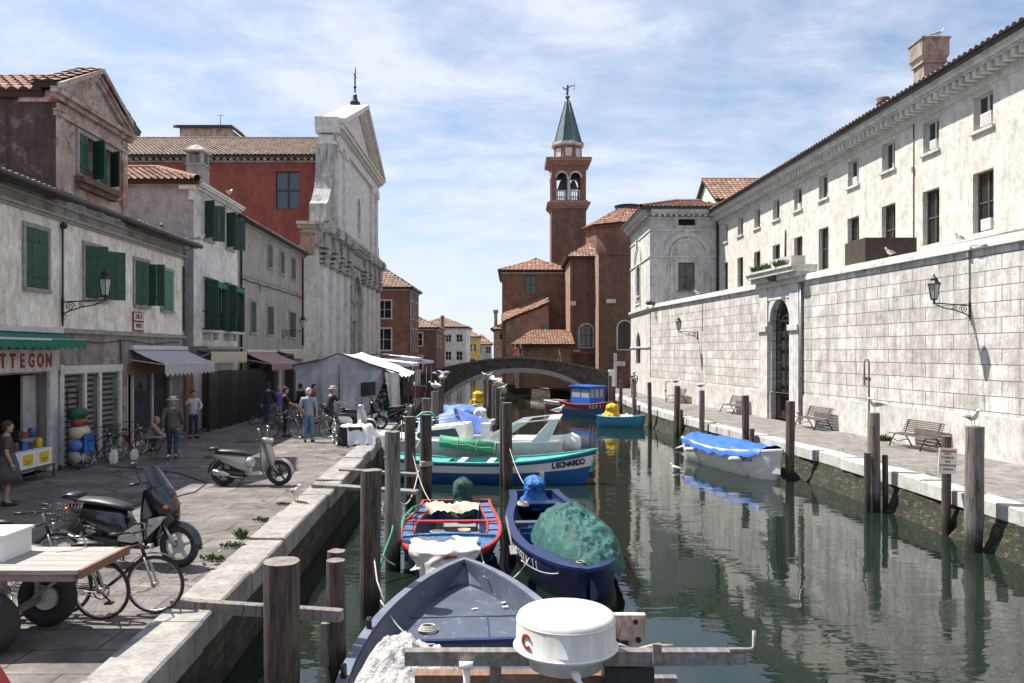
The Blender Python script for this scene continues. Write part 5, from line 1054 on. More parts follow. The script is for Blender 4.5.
def outboard(root,x,y,z,m,s=1.0,nm='outboard_motor'):
    mb=MB();mb.ell([(x-.28*s,y,z+.45*s,.02,.05),(x-.25*s,y,z+.45*s,.13*s,.15*s),(x-.05*s,y,z+.5*s,.18*s,.2*s),(x+.12*s,y,z+.48*s,.16*s,.17*s),(x+.2*s,y,z+.45*s,.02,.05)],12)
    mb.box((x-.14*s,y-.08*s,z-.5*s),(x+.02*s,y+.08*s,z+.3*s));return mb.build(nm,m,root)
def covered(label,loc,r,h,m,seed=1,name='covered_motor',cat='motor cover'):
    t=MB()
    def f(i,j):
        a=2*PI*i;z=h*(1-j)
        if j<.28:rr=r*(math.sin(PI/2*j/.28))**.7*.92
        else:rr=r*(.92+.5*((j-.28)/.72)**2)*(1-.16*math.exp(-((j-.6)/.13)**2))
        n_=1+.38*noise.noise(V((math.cos(a)*1.6+seed*5,math.sin(a)*1.6,j*2.5)))+.30*abs(noise.noise(V((math.cos(a)*5+seed,math.sin(a)*5,j*4))))+.16*abs(noise.noise(V((math.cos(a)*11+seed,math.sin(a)*11,j*9))))+.09*math.sin(a*7+seed+j*4)*j
        return V(loc)+V((rr*n_*math.cos(a),rr*n_*math.sin(a),z+.05*noise.noise(V((a,j*4,seed)))))
    t.grid(f,56,26);return tag(t.build(name,T[m]),label,cat)
def tarp_heap(label,c,rx,ry,h,m,rz=0,seed=0,name='tarpaulin',flat=.35,foldf=1,drop=0,cat='tarpaulin'):
    mb=MB();cr,sr_=math.cos(rz),math.sin(rz)
    def f(i,j):
        a=2*PI*i;r=j*(1+.16*noise.noise(V((math.cos(a)*1.3+seed,math.sin(a)*1.3,seed*2))));x,y=rx*r*math.cos(a),ry*r*math.sin(a)
        p=V((x*2.2*foldf+seed,y*2.2*foldf,seed));fold=abs(noise.noise(p))*.8+abs(noise.noise(p*2.3))*.42+abs(noise.noise(p*4))*.10
        z=h*(1-j**3.4)*(1+flat*(noise.noise(p*.6)))-h*.55*fold*(1-.2*j)+.0-drop*max(0,j-.8)*5
        return V(c)+V((x*cr-y*sr_,x*sr_+y*cr,z))
    mb.grid(f,120,50);return tag(mb.build(name,T[m]),label,cat)
# -- grey blue foreground boat with gantry
b1_,Ln=boat('work_boat',(-.8,13.35),(-.15,4.0),'large grey blue open work boat filling the bottom foreground')
H=Hull(Ln,2.8,.5,.06,.85,2.0,.78);H.outer([T['boatgrey'],T['navy']],[(.55,0),(1,1)],b1_);H.inner(T['boatgrey'],T['boatgrey'],b1_,.0,.12,nm='inner_lining');H.gunwale(T['boatgrey_lt'],b1_,.11,.04)
mb=MB();H.strip(mb,.21,.70,.985,.93,.12,.02);mb.add([H.pt(.70,s_*.83,z) for z in(.21,.02) for s_ in(-1,1)],[(0,1,3,2)]);dk=mb.build('foredeck',T['boatgrey'],b1_)
mb=MB();mb.box((H.x(.70)-.03,-1.12,.20),(H.x(.70)+.05,1.12,.245));mb.box((H.x(.80),-1.0,.226),(H.x(.80)+.015,1.0,.236));mb.box((H.x(.70),-.32,.226),(H.x(.80),-.305,.236));mb.build('hatch_edge',T['navy'],dk)
H.thwart(T['boatgrey_lt'],b1_,.32,.35,.5);H.thwart(T['boatgrey_lt'],b1_,.06,.42,.9)
mb=MB()
for t,sd in((.66,1),(.5,1),(.66,-1)):
    mb=MB();p=H.pt(t,sd*.96,H.z(t)+.04);mb.cyl(p,p+V((0,0,.14)),.035,n=8);mb.bar(p+V((-.08,0,.11)),p+V((.08,0,.11)),.03,.03)
    mb.build('cleat',T['iron'],b1_)
W2=lambda x,y,z:V((x,y,z))  # world points for the gantry
GA=MB();GY=4.78
def gbar(a,b,w,h,m=GA):m.bar(a,b,w,h)
m=MB();m.bar((-.64,GY,1.27),(1.30,GY,1.27),.075,.085);m.bar((1.0,GY+.002,1.27),(1.40,GY+.002,1.265),.06,.07);m.bar((1.3,GY-.01,1.315),(1.44,GY-.01,1.315),.03,.02);m.tube([(1.43,GY-.01,1.32),(1.45,GY-.01,1.33),(1.45,GY-.01,1.43)],.012,6)
m.bar((-.35,GY+.3,1.0),(1.05,GY+.3,1.0),.06,.06);m.bar((.86,GY-.06,1.25),(.86,GY-.06,1.37),.03,.05)
gi=lambda mb_,name,mt:None
def to_local(mb_,root):
    bpy.context.view_layer.update();iv=(Matrix.Translation(root.location)@Matrix.Rotation(root.rotation_euler.z,4,'Z')).inverted();mb_.v=[iv@p for p in mb_.v];return mb_
gan=to_local(m,b1_).build('gantry_crossbar',T['steel'],b1_)
for x in(-.1,.72):
    m=MB();m.bar((x,GY+.06,-.5),(x,GY+.06,1.22),.07,.07);m.bar((x,GY+.06,.6),(x,GY+.6,-.4),.05,.05);to_local(m,b1_).build('gantry_post',T['steel'],b1_)
m=MB();m.tube([(-.27,GY-.06,1.26),(-.27,GY-.06,1.08),(-.27,GY-.02,.9)],.022,8);m.cyl((-.31,GY-.08,1.25),(-.23,GY-.08,1.25),.024,n=8);to_local(m,b1_).build('pipe_fitting',T['white'],b1_)
m=MB();m.cbox((.0,GY+.18,1.06),(1.2,.1,.09));m.cbox((.1,GY-.04,1.12),(.34,.06,.1));to_local(m,b1_).build('gantry_board',T['wood'],b1_)
m=MB();m.cbox((.18,GY+.4,.86),(1.5,.5,.05));m.cbox((.7,GY+.05,1.12),(.3,.16,.18));to_local(m,b1_).build('equipment_tray',T['black'],b1_)
dc=V((.315,4.66,1.275));m=MB();m.lathe(dc,[(.0,.0),(.215,.0),(.225,.075),(.27,.085),(.298,.10),(.302,.115),(.298,.13),(.292,.135),(.288,.27),(.281,.292),(.262,.306),(.2,.313),(0,.316)],56);rd=to_local(m,b1_).build('radar_dome',T['radar'],b1_)
m=MB();m.lathe(dc,[(.2875,.262),(.291,.268),(.2855,.274)],56);m.lathe(dc,[(.3,.108),(.309,.115),(.3,.122)],56);to_local(m,b1_).build('rim_band',T['white'],rd)
m=MB();m.tube([dc+V((.03,-.2,.02)),dc+V((.06,-.27,.0)),dc+V((.1,-.29,-.06)),dc+V((.14,-.27,-.25))],.014,7);m.cyl(dc+V((.03,-.19,.03)),dc+V((.05,-.25,.015)),.028,.022,9);to_local(m,b1_).build('cable',T['white'],rd)
for ch,an in(('C',216),):
    a=R(an);n_=V((math.cos(a),math.sin(a),0));u=V((-n_.y,n_.x,0));mb_,nm,mt,pp=text(ch,.11,T['redtext'],'letter',rd,dc+n_*.2945+V((0,0,.19)),u,(0,0,1),depth=.002,off=.003);to_local(mb_,b1_).build(nm,mt,rd)
m=MB();m.cbox((.74,5.25,1.27),(.27,.04,.22),0,.15);bp=to_local(m,b1_).build('backing_board',T['rustwood'],b1_)
m=MB()
for dx,dz in((-.08,.06),(.07,.06),(-.05,-.07),(.09,-.06)):m.cyl((.74+dx,5.235,1.27+dz),(.74+dx,5.215,1.27+dz),.018,n=8)
m.bar((.74,5.25,1.2),(.74,5.1,.4),.05,.05);to_local(m,b1_).build('bolt',T['iron'],bp)
m=MB();m.prism([(.60,5.1,1.38),(.61,5.1,1.05),(.70,5.1,1.05)],(0,.02,0));to_local(m,b1_).build('red_pennant',T['red'],b1_)
m=MB()
for k in range(7):m.torus((.66+.008*k,4.95,1.27-.008*k),(.35,.5,1),.075-.003*k,.011,20,5)
m.tube([(.7,4.9,1.25),(.85,4.85,1.31),(.98,4.85,1.31)],.012,5);tag(m.build('rope_coil',T['rope']),'white rope coil hung over the metal crossbar by the radar dome','rope')
tarp_heap('matted whitish fibreglass heap lying at the lower left side of the grey blue boat',(-1.02,8.25,-.52),.66,.85,.52,'fleece',.3,4,'fibreglass_heap',cat='heap',foldf=1.6)
ropething(sag((-1.80,10.9,-.3),(-1.0,10.3,-.68),.18),.012,'thin rope lying from the gunwale to the deck of the grey blue boat');ropething([(-1.78,11.1,-.38),(-1.95,11.5,-.2),(-2.1,12.1,.0),(-2.05,12.3,.02)],.012,'short rope tying the grey blue boat to the tall rough pile')
mb=MB()
for x,y in((-.55,11.8),(-.1,11.9),(-.12,12.1)):
    mb.cbox((x,y,-.705),(.09,.05,.006),.4);
tag(mb.build('paper_scrap',T['signwhite']),'small white scraps lying on the grey blue foredeck','litter')
# -- red trimmed boat
b2_,Ln=boat('open_boat',(-1.14,13.55),(-1.32,18.9),'open boat with red ribs and blue side decks, white cloth over its bow')
H=Hull(Ln,2.0,.5,.05,.8,2.6,.62);H.outer([T['red'],T['navy']],[(.16,0),(.6,1),(1,1)],b2_);H.inner(T['navy'],T['floor'],b2_,.05,.26);H.gunwale(T['red'],b2_,.05,.035)
mb=MB()
for sd in(-1,1):
    vs=[]
    for t in H.ts(20,.05,.72):b=H.b(t);vs+=[V((H.x(t),sd*(b-.04),H.z(t)+.012)),V((H.x(t),sd*(b-.26),H.z(t)+.0))]
    mb.add(vs,[(2*i,2*i+1,2*i+3,2*i+2) for i in range(20)],True)
mb.build('side_deck',T['panelblue'],b2_)
for sd in(-1,1):
    for t in(.14,.25,.36,.47,.58,.68):
        mb=MB();b=H.b(t);mb.bar((H.x(t),sd*(b-.03),H.z(t)+.02),(H.x(t),sd*(b-.28),H.z(t)+.012),.05,.03);mb.build('rib',T['red'],b2_)
    mb=MB();mb.tube([(H.x(t),sd*(H.b(t)-.27),H.z(t)+.01) for t in H.ts(16,.05,.74)],.022,6);mb.build('coaming',T['red'],b2_)
H.thwart(T['red'],b2_,.42,.53,.13);H.thwart(T['red'],b2_,.13,.5,.22)
mb=MB();H.strip(mb,lambda t:H.z(t)+.02,.72,.985,1,.05,.05);mb.add([H.pt(.72,-.9,.5),H.pt(.72,.9,.5),H.pt(.72,.9,.1),H.pt(.72,-.9,.1)],[(0,1,2,3)]);mb.build('foredeck',T['panelblue'],b2_)
mb=MB();mb.tube([H.pt(.72,v,H.z(.72)+.05+.05*(1-v*v)) for v in[-.95+i*.19 for i in range(11)]],.03,6);mb.build('deck_edge',T['panelblue'],b2_)
for x,y,m_,lb_ in((-1.55,16.5,'white','white bucket on the floor of the red ribbed boat'),(-1.0,16.65,'c_beige','tan bucket on the floor of the red ribbed boat')):
    mb=MB();mb.lathe((x,y,-.9),[(.11,0),(.14,.28),(.15,.29),(.135,.29),(.1,.03)],16);mb.tube([(x-.14,y,-.62),(x,y-.14,-.68),(x+.14,y,-.62)],.006,5);tag(mb.build('bucket',T[m_]),lb_,'bucket')
covered('dark green cloth tied over the motor of the red ribbed boat',(-1.18,18.95,-.75),.24,.88,'c_dgtarp',3)
mb=MB();mb.grid(lambda i,j:V((lerp(-1.95,-.75,i),lerp(18.25,17.75,j)+.04*math.sin(i*9),-.36+.02*math.sin(i*11+j*3)+.07*noise.noise(V((i*6,j*5,2)))+.04*noise.noise(V((i*15,j*11,2)))-.1*max(0,j-.75)*4*(1+noise.noise(V((i*5,0,3)))))),30,10);tag(mb.build('cloth',T['c_beige']),'folded beige cloth across the stern seat of the red ribbed boat','cloth')
def wc(i,j):
    x=lerp(-1.78,-.62,i)*1.0;s=j*1.75;yb=13.62+.30*abs((x+1.18)/.6)**2.2
    if s<.85:y=lerp(14.62,yb,s/.85);z=-.325+.012*math.sin(i*12)
    else:
        q=s-.85;hang=.60*(.35+.65*abs(math.sin(i*4.2+.7)))*(.8+.4*noise.noise(V((i*5,1,9))));y=yb-.08-.05*math.sin(i*19)*q;z=-.325-q/.9*hang
    x+=.05*q_(s)*math.sin(i*16)+(.12*noise.noise(V((j*3,i*2,7))) if True else 0)*(1+j);y+=.22*noise.noise(V((i*3.1,3,1)))*(1-j)*1.2
    return V((x,y+.03*noise.noise(V((i*7,j*6,1))),z+.02*abs(noise.noise(V((i*9,j*8,4))))+(.018*(1+math.sin(i*21+j*3)) if s<.85 else 0)))
q_=lambda s:max(0,s-.5)
mb=MB();mb.grid(wc,60,30);tag(mb.build('draped_cloth',T['c_white']),'crumpled white cloth hanging over the bow of the red ribbed boat','cloth')
ropething([(-2.15,14.9,.25),(-2.2,14.6,-.2),(-2.3,14.2,-.55),(-2.35,13.9,-.8)],.022,'dark green hose hanging from the worn pile','netgreen','hose','hose')
ropething([(-2.0,17.6,-.3),(-2.15,17.3,-.28),(-2.25,16.6,-.35),(-2.2,15.8,-.45)],.03,'dark green fender hose along the side of the red ribbed boat','netgreen','hose','hose')
ropething(sag((-.55,14.0,-.42),(-.35,13.0,-.42),.12),.012,'pale rope from the red ribbed boat to the grey blue boat')
# -- navy boat
b3_,Ln=boat('open_boat',(1.22,12.5),(.55,20.1),'dark blue open boat with white name lettering, half covered by green tarpaulin')
H=Hull(Ln,2.0,.5,.12,.62,2.4,.62,full=.88);H.outer([T['navy'],T['navy']],[(.16,0),(1,1)],b3_);H.inner(T['navy'],T['navy'],b3_,.05,.16);H.gunwale(T['navy'],b3_,.17,.04)
mb=MB();H.strip(mb,lambda t:H.z(t)-.06,.70,.985,1,.15,.02);mb.add([H.pt(.70,-.85,.46),H.pt(.70,.85,.46),H.pt(.70,.8,.1),H.pt(.70,-.8,.1)],[(0,1,2,3)]);mb.build('foredeck',T['navy'],b3_)
H.thwart(T['boatgrey'],b3_,.42,.46,.22);H.thwart(T['navy'],b3_,.13,.46,.5)
mb=MB()
for t in(.2,.3,.55):
    for sd in(-1,1):mb=MB();mb.bar(H.pt(t,sd*.98,.52),H.pt(t,sd*.6,.1),.05,.05);mb.build('rib',T['boatgrey'],b3_)
mb=MB();mb.torus(H.pt(.93,-.1,H.z(.93)+.02),(0,0,1),.07,.015,14,5);mb.build('mooring_ring',T['steel'],b3_)
bpy.context.view_layer.update()
M3=Matrix.Translation(b3_.location)@Matrix.Rotation(b3_.rotation_euler.z,4,'Z')
def hull_text(H,root,s,size,t0,t1,side,f,m,squeeze=.8,off=.006):
    n_=len(s)
    for i,ch in enumerate(s):
        if ch==' ':continue
        t=lerp(t0,t1,(i+.5)/n_)
        def rg(t,f):return V((H.x(t)-(.10*H.L*.5*f*max(0,(t-.8)/.2)**2),side*H.b(t)*(1-(1-H.full)*f**1.3),H.z(t)*(1-f)))
        p=rg(t,f);u=(rg(t+.01,f)-rg(t-.01,f)).normalized();
        if t1<t0:u=-u
        w=(rg(t,f-.05)-rg(t,f+.05)).normalized();w=(w-u*w.dot(u)).normalized();n=u.cross(w)
        put_text(ch,size,T[m],'letter',root,p+n*.008,u,w,depth=.004,off=off,squeeze=squeeze,world=False)
# visible side: image-left side (world -X) of a bow-towards-camera hull
hull_text(H,b3_,'MINERVA II',.2,.64,.86,-1,.30,'signwhite',.8)
tarp_heap('crumpled green tarpaulin heaped over the right side of the dark blue boat',(1.22,15.25,-.44),.82,2.1,.50,'c_gtarp',.12,2,foldf=1.25,drop=.12)
tarp_heap('smaller bundle of green tarpaulin near the bow of the dark blue boat',(1.38,13.55,-.42),.42,.62,.42,'c_gtarp',.1,9,foldf=1.5)
covered('bright blue plastic wrapped over the motor of the dark blue boat',(.55,19.6,-.7),.29,.78,'c_cyan',8)
ropething(sag((.3,13.9,-.5),(-.45,12.6,-.45),.25),.013,'pale mooring rope between the grey blue and the dark blue boats')
# -- long blue and white boat
b4_,Ln=boat('wooden_boat',(2.62,24.6),(-3.9,25.3),'long slim boat with blue and white hull and teal deck lying across the canal')
H=Hull(Ln,1.45,.64,.40,.8,2.2,.8);H.outer([T['blue'],T['white'],T['teal']],[(.14,0),(.48,1),(1,0)],b4_);H.inner(T['teal'],T['teal'],b4_,.35,.12);H.gunwale(T['teal'],b4_,.09,.04)
mb=MB();H.strip(mb,lambda t:H.z(t)-.02,.62,.985,1,.08,.04);mb.build('foredeck',T['teal'],b4_);mb=MB();H.strip(mb,lambda t:H.z(t)-.02,.02,.3,1,.08,.04);mb.build('afterdeck',T['teal'],b4_)
for t in(.36,.5):H.thwart(T['white'],b4_,t,.66,.2)
hull_text(H,b4_,'LEONARDO',.24,.79,.95,-1,.28,'ink',.9,.012)
# -- white cruiser
b5_,Ln=boat('motor_cruiser',(-4.6,27.6),(1.75,26.9),'white motor cruiser with slanting radar arch and two white outboards')
H=Hull(Ln,2.2,1.05,.15,.9,2.2,.8);H.outer([T['gel']],[(.2,0),(1,0)],b5_);H.inner(T['gel'],T['gel'],b5_,.45,.14);H.gunwale(T['gel'],b5_,.16,.05)
mb=MB();H.strip(mb,lambda t:H.z(t)+.02,.5,.985,1,.1,.12);mb.build('foredeck',T['gel'],b5_)
mb=MB();x0=.0;mb.loft([[V((x,y,z)) for x,y,z in((x0+a,-.78,1.05),(x0+a,.78,1.05),(x0+a2,.62,h_),(x0+a2,-.62,h_))] for a,a2,h_ in((2.3,2.2,1.1),(1.6,1.35,1.5),(.2,.3,1.62),(.0,.05,1.62))],True,True,False);cbn=mb.build('cabin',T['gel'],b5_)
mb=MB()
for sd in(-1,1):mb=MB();mb.poly([(1.3,sd*.755,1.22),(.25,sd*.755,1.22),(.4,sd*.70,1.5),(1.25,sd*.71,1.42)]);mb.build('cabin_window',T['glass'],cbn)
mb=MB();mb.cyl((1.55,.72,1.26),(1.55,.80,1.24),.12,n=14);mb.build('porthole',T['black'],cbn)
mb=MB();mb.box((-.75,.1,.5),(-.45,.6,1.65));mb.build('console',T['gel'],b5_)
mb=MB();mb.poly([(-.55,-.62,1.15),(-.55,.62,1.15),(-.95,.55,1.6),(-.95,-.55,1.6)]);mb.build('windscreen',T['glass_blue'],b5_)
mb=MB();mb.tube([(2.6,.8,1.25),(2.2,.8,1.65),(.4,.78,1.85),(.0,.75,1.62)],.02,6);mb.tube([(2.6,-.8,1.25),(2.2,-.8,1.65),(.4,-.78,1.85)],.02,6)
for x in(2.2,1.2):mb.cyl((x,.8,1.1),(x,.8,1.75),.018,n=6)
mb.build('handrail',T['alu'],b5_)
mb=MB()
for sd in(-1,1):mb.loft([[V((x+a,sd*.95+b,z)) for a,b in((-w,-.04),(w,-.04),(w,.04),(-w,.04))] for x,z,w in((-.7,1.05,.34),(-1.9,1.74,.17),(-2.9,1.86,.10))],True,True,False)
mb.loft([[V((x,-.99,z)),V((x,.99,z)),V((x,.99,z+.06)),V((x,-.99,z+.06))] for x,z in((-2.7,1.78),(-3.1,1.82))],True,True,False)
for sd in(-1,1):mb.loft([[V((x+a,sd*.95+b,z)) for a,b in((-w,-.05),(w,-.05),(w,.05),(-w,.05))] for x,z,w in((-2.95,1.84,.1),(-2.4,1.05,.3))],True,True,False)
mb.build('radar_arch',T['gel'],b5_)
for y in(-.42,.42):outboard(b5_,-3.4,y,.35,T['gel'],1.35)
mb=MB();mb.box((-2.6,-.8,.5),(-1.5,.8,1.15));mb.build('stern_seat',T['gel'],b5_)
mb=MB();a,b=V((-2.35,26.0,.20)),V((-.5,25.75,-.02));mb.cyl(a,b,.19,n=16);gr=mb.build('net_roll',T['netgreen']);tag(gr,'rolled green mesh lying over the side of the white cruiser','net roll')
mb=MB()
for t in(.02,.33,.66,.98):
    p=a.lerp(b,t);mb.torus(p,b-a,.195,.012,18,5)
mb.tube([a.lerp(b,i/8)+V((0,-.2,.03*math.sin(i*2))) for i in range(9)],.012,5);mb.v=[p-gr.location for p in mb.v];mb.build('lashing',T['rope'],gr)
# -- boats farther off
def simple(name,bow,stern,B,fb,cols,bands,label,rim,inside='white',rise=.12,sw=.8,deck=None,zf=.2):
    r,Ln=boat(name,bow,stern,label);H=Hull(Ln,B,fb,rise,sw,2.2,.75);H.outer([T[c] for c in cols],bands,r);H.inner(T[inside],T[inside],r,zf,.1);H.gunwale(T[rim],r,.08,.05);H.thwart(T[inside],r,.45,fb-.05)
    if deck:mb=MB();H.strip(mb,lambda t:H.z(t)+.0,.66,.985,1,.08,.03);mb.build('foredeck',T[deck],r)
    return r,H
def tentcover(label,c,lx,ly,h,m,rz,seed=1,z0=-.25,name='boat_cover'):
    mb=MB();cr,sr_=math.cos(rz),math.sin(rz)
    def f(i,j):
        x=(i-.5)*lx;v=(j-.5)*2;taper=1-.45*max(0,(i-.5)*2)**2-.15*max(0,(.5-i)*2)**2;y=v*ly/2*taper
        z=h*(1-abs(v)**1.2)*(1-.55*abs(i-.5)*2)+.05*math.sin(i*22)*abs(v)+.05*noise.noise(V((i*5,j*5,seed)))-(.14 if abs(v)>.93 else 0)
        return V((c[0]+x*cr-y*sr_,c[1]+x*sr_+y*cr,z0+z))
    mb.grid(f,36,20);return tag(mb.build(name,T[m]),label,'boat cover')
simple('boat',(-4.4,33.5),(-1.0,32.5),1.9,.65,['white','blue'],[(.5,0),(1,1)],'small white boat under the faded blue ridge cover','white');tentcover('faded blue cover rising to a ridge over a small white boat',(-2.35,32.9,0),3.0,2.0,1.05,'c_fadeblue',0,z0=-.25)
simple('boat',(-4.6,38.8),(-.95,38.2),1.7,.7,['navy','white'],[(.3,1),(1,0)],'dark blue boat with white rim and white motor behind the ridge cover','white','ltblue');r_,H_=simple('boat',(-4.8,46.2),(-1.6,45.5),1.6,.6,['blue'],[(.3,0),(1,0)],'blue boat moored just before the yellow cover','ltblue','cabblue')
tentcover('pale blue sheet stretched over the blue boat near the bridge',(-3.0,45.8,0),2.4,1.4,.35,'c_fadeblue',0,3)
tentcover('light blue sheet lying over the dark blue boat with white rim',(-3.2,38.5,0),2.2,1.5,.3,'c_fadeblue',0,4)
covered('white cover on the motor behind the ridge covered boat',(-1.5,38.2,-.3),.3,.75,'gel',4);covered('yellow cover bundled on a motor left of the midstream piles',(-1.9,43.8,.3),.26,.65,'c_yellow',6,cat='motor cover')
simple('boat',(-5.2,51.5),(-2.4,51),1.5,.6,['navy'],[(.3,0),(1,0)],'dark boat farthest along the left quay below the bridge','white','panelblue')
r9,H9=simple('fishing_boat',(6.35,48.4),(3.7,52.2),1.9,.75,['maroon','blue'],[(.42,0),(1,1)],'blue and red fishing boat with bright blue wheelhouse','maroon','maroon',.3)
mb=MB();z0_,z1_=.55,1.85;W_=.62;xa,xb=-1.3,.55
for x in(xa,xb-.08):
    for y in(-W_,W_-.08):mb.box((x,y,z0_),(x+.08,y+.08,z1_))
mb.box((xa+.08,-W_,z0_),(xb-.08,-W_+.06,z0_+.65));mb.box((xa+.08,W_-.06,z0_),(xb-.08,W_,z0_+.65));mb.box((xa,-W_+.08,z0_),(xa+.06,W_-.08,z0_+.65));mb.box((xb-.06,-W_+.08,z0_),(xb,W_-.08,z0_+.65));mb.box((xa+.08,-W_,1.72),(xb-.08,-W_+.06,1.85));mb.box((xb-.06,-W_+.08,1.72),(xb,W_-.08,1.85))
mb.box((xa-.1,-W_-.1,z1_),(xb+.15,W_+.1,z1_+.08));wh=mb.build('wheelhouse',T['cabblue'],r9);mb=MB();mb.box((xb-.04,-W_+.1,1.2),(xb-.03,W_-.1,1.72));mb.box((xa+.1,-W_+.02,1.2),(xb-.1,-W_+.03,1.72));mb.build('window',T['lampglass'],wh)
mb=MB()
for y in(-.2,.2):mb=MB();mb.box((xb-.05,y-.03,1.2),(xb+.002,y+.03,1.72));mb.build('window_bar',T['cabblue'],wh)
mb=MB();mb.box((-.4,-W_-.002,1.2),(-.33,-W_+.03,1.72));mb.build('window_bar',T['cabblue'],wh)
hull_text(H9,r9,'BEPI',.3,.66,.86,-1,.2,'signwhite',.9,.01)
simple('boat',(5.3,53.5),(2.7,56.5),1.5,.6,['maroon','white'],[(.35,1),(.6,0),(1,0)],'small dark red boat with white rail beyond the wheelhouse boat','white','maroon')
simple('dinghy',(7.15,42.6),(4.75,43.5),1.35,.55,['ltblue'],[(.3,0),(1,0)],'small sky blue dinghy in front of the wheelhouse boat','ltblue','ltblue',.08,.75)
covered('yellow cover tied over the motor of the sky blue dinghy',(5.45,43.4,-.4),.30,.72,'c_yellow',2);tentcover('small white cloth in the sky blue dinghy',(6.2,43.0,0),.7,.5,.2,'c_white',0,5,-.42,'cloth')
r12,H12=simple('boat',(8.45,24.9),(7.0,30.4),1.6,.72,['white'],[(.3,0),(1,0)],'white boat with a bright blue cover moored at the right quay','white','white',.25,.7)
hull_text(H12,r12,'VENEZIA',.15,.72,.84,-1,.33,'ink',.85)
mb=MB();cx,cy=7.8,27.75;ang=r12.rotation_euler.z
def bc(i,j):
    t=lerp(.02,.9,i);v=(j-.5)*2;b=H12.b(t)+.07;z=H12.z(t)+.08+.16*(1-abs(v)**2)*(1-.3*i)-(.16+.07*abs(math.sin(i*PI*7)) if abs(v)>.9 else 0)+.05*noise.noise(V((i*9,j*5,0)))+.16*math.sin(PI*i)**2*(1-abs(v))-.05*abs(math.sin(i*15+v*2))
    return V((H12.x(t),v*b,z))
mb.grid(bc,60,20);mb.v=[Matrix.Translation(r12.location)@Matrix.Rotation(ang,4,'Z')@p for p in mb.v];tag(mb.build('boat_cover',T['c_btarp']),'bright blue cover laced over the white boat by the right quay','boat cover')
for k,t in enumerate((.2,.75)):
    mb=MB();p=Matrix.Translation(r12.location)@Matrix.Rotation(ang,4,'Z')@V((H12.x(t),-(H12.b(t)+.1),H12.z(t)-.25));mb.ell([(-.26,0,0,.02,.02),(-.2,0,0,.08,.08),(.2,0,0,.08,.08),(.26,0,0,.02,.02)],10);mb.v=[p+v_ for v_ in mb.v];tag(mb.build('fender',T['gel']),['white fender near the stern of the white boat with blue cover','white fender near the bow of the white boat with blue cover'][k],'fender')
# ---------------------------------------------------------------- gulls
def gull_proto(wings=False,dark=False):
    t=thing('gull',(0,0,0),'gull','gull','gulls resting around the canal');w='featherw' if not dark else 'gutter';g_='featherg' if not dark else 'gutter'
    mb=MB();secs=[(-.20,.20,.015,.012),(-.14,.205,.045,.035),(-.05,.21,.075,.07),(.05,.235,.078,.078),(.11,.27,.055,.06),(.135,.31,.038,.042),(.15,.35,.038,.04),(.18,.365,.03,.03),(.205,.36,.012,.012)]
    mb.loft([[V((x,a*math.cos(2*PI*i/12),z+b*math.sin(2*PI*i/12))) for i in range(12)] for x,z,a,b in secs]);mb.build('body',T[w],t)
    mb=MB();mb.cyl((.2,0,.36),(.25,0,.35),.011,.004,6);mb.build('beak',T['beak'],t)
    mb=MB()
    for s in(-1,1):mb.cyl((.0,s*.03,.16),(.01,s*.035,.0),.006,n=5);mb.cbox((.02,s*.035,.004),(.05,.03,.006))
    mb.build('leg',T['beak'],t)
    for s in(-1,1):
        mb=MB()
        if not wings:mb.ell([(-.27,s*.03,.205,.006,.004),(-.2,s*.045,.215,.02,.02),(-.08,s*.06,.225,.028,.05),(.03,s*.066,.24,.024,.05),(.09,s*.05,.26,.006,.015)],8)
        else:mb.loft([[V((x-.07-c_,s*y,z)),V((x,s*y,z+.02)),V((x+.09-c_,s*y,z)),V((x,s*y,z-.012))] for x,y,z,c_ in((.03,.06,.26,0),(.02,.3,.42,.01),(-.03,.5,.45,.03),(-.1,.68,.40,.06))],True,True,False)
        mb.build('wing',T[g_],t)
    mb=MB();mb.cbox((-.27,0,.2),(.1,.04,.012));mb.build('tail',T['ink' if not dark else 'gutter'],t)
    mb=MB()
    for s in(-1,1):mb.ball((.175,s*.027,.372),.007,6,4)
    mb.build('eye',T['ink'],t);return t
GP=gull_proto();wt=lambda px:FW.pt(sw(yW(px)),6.42,-.2)
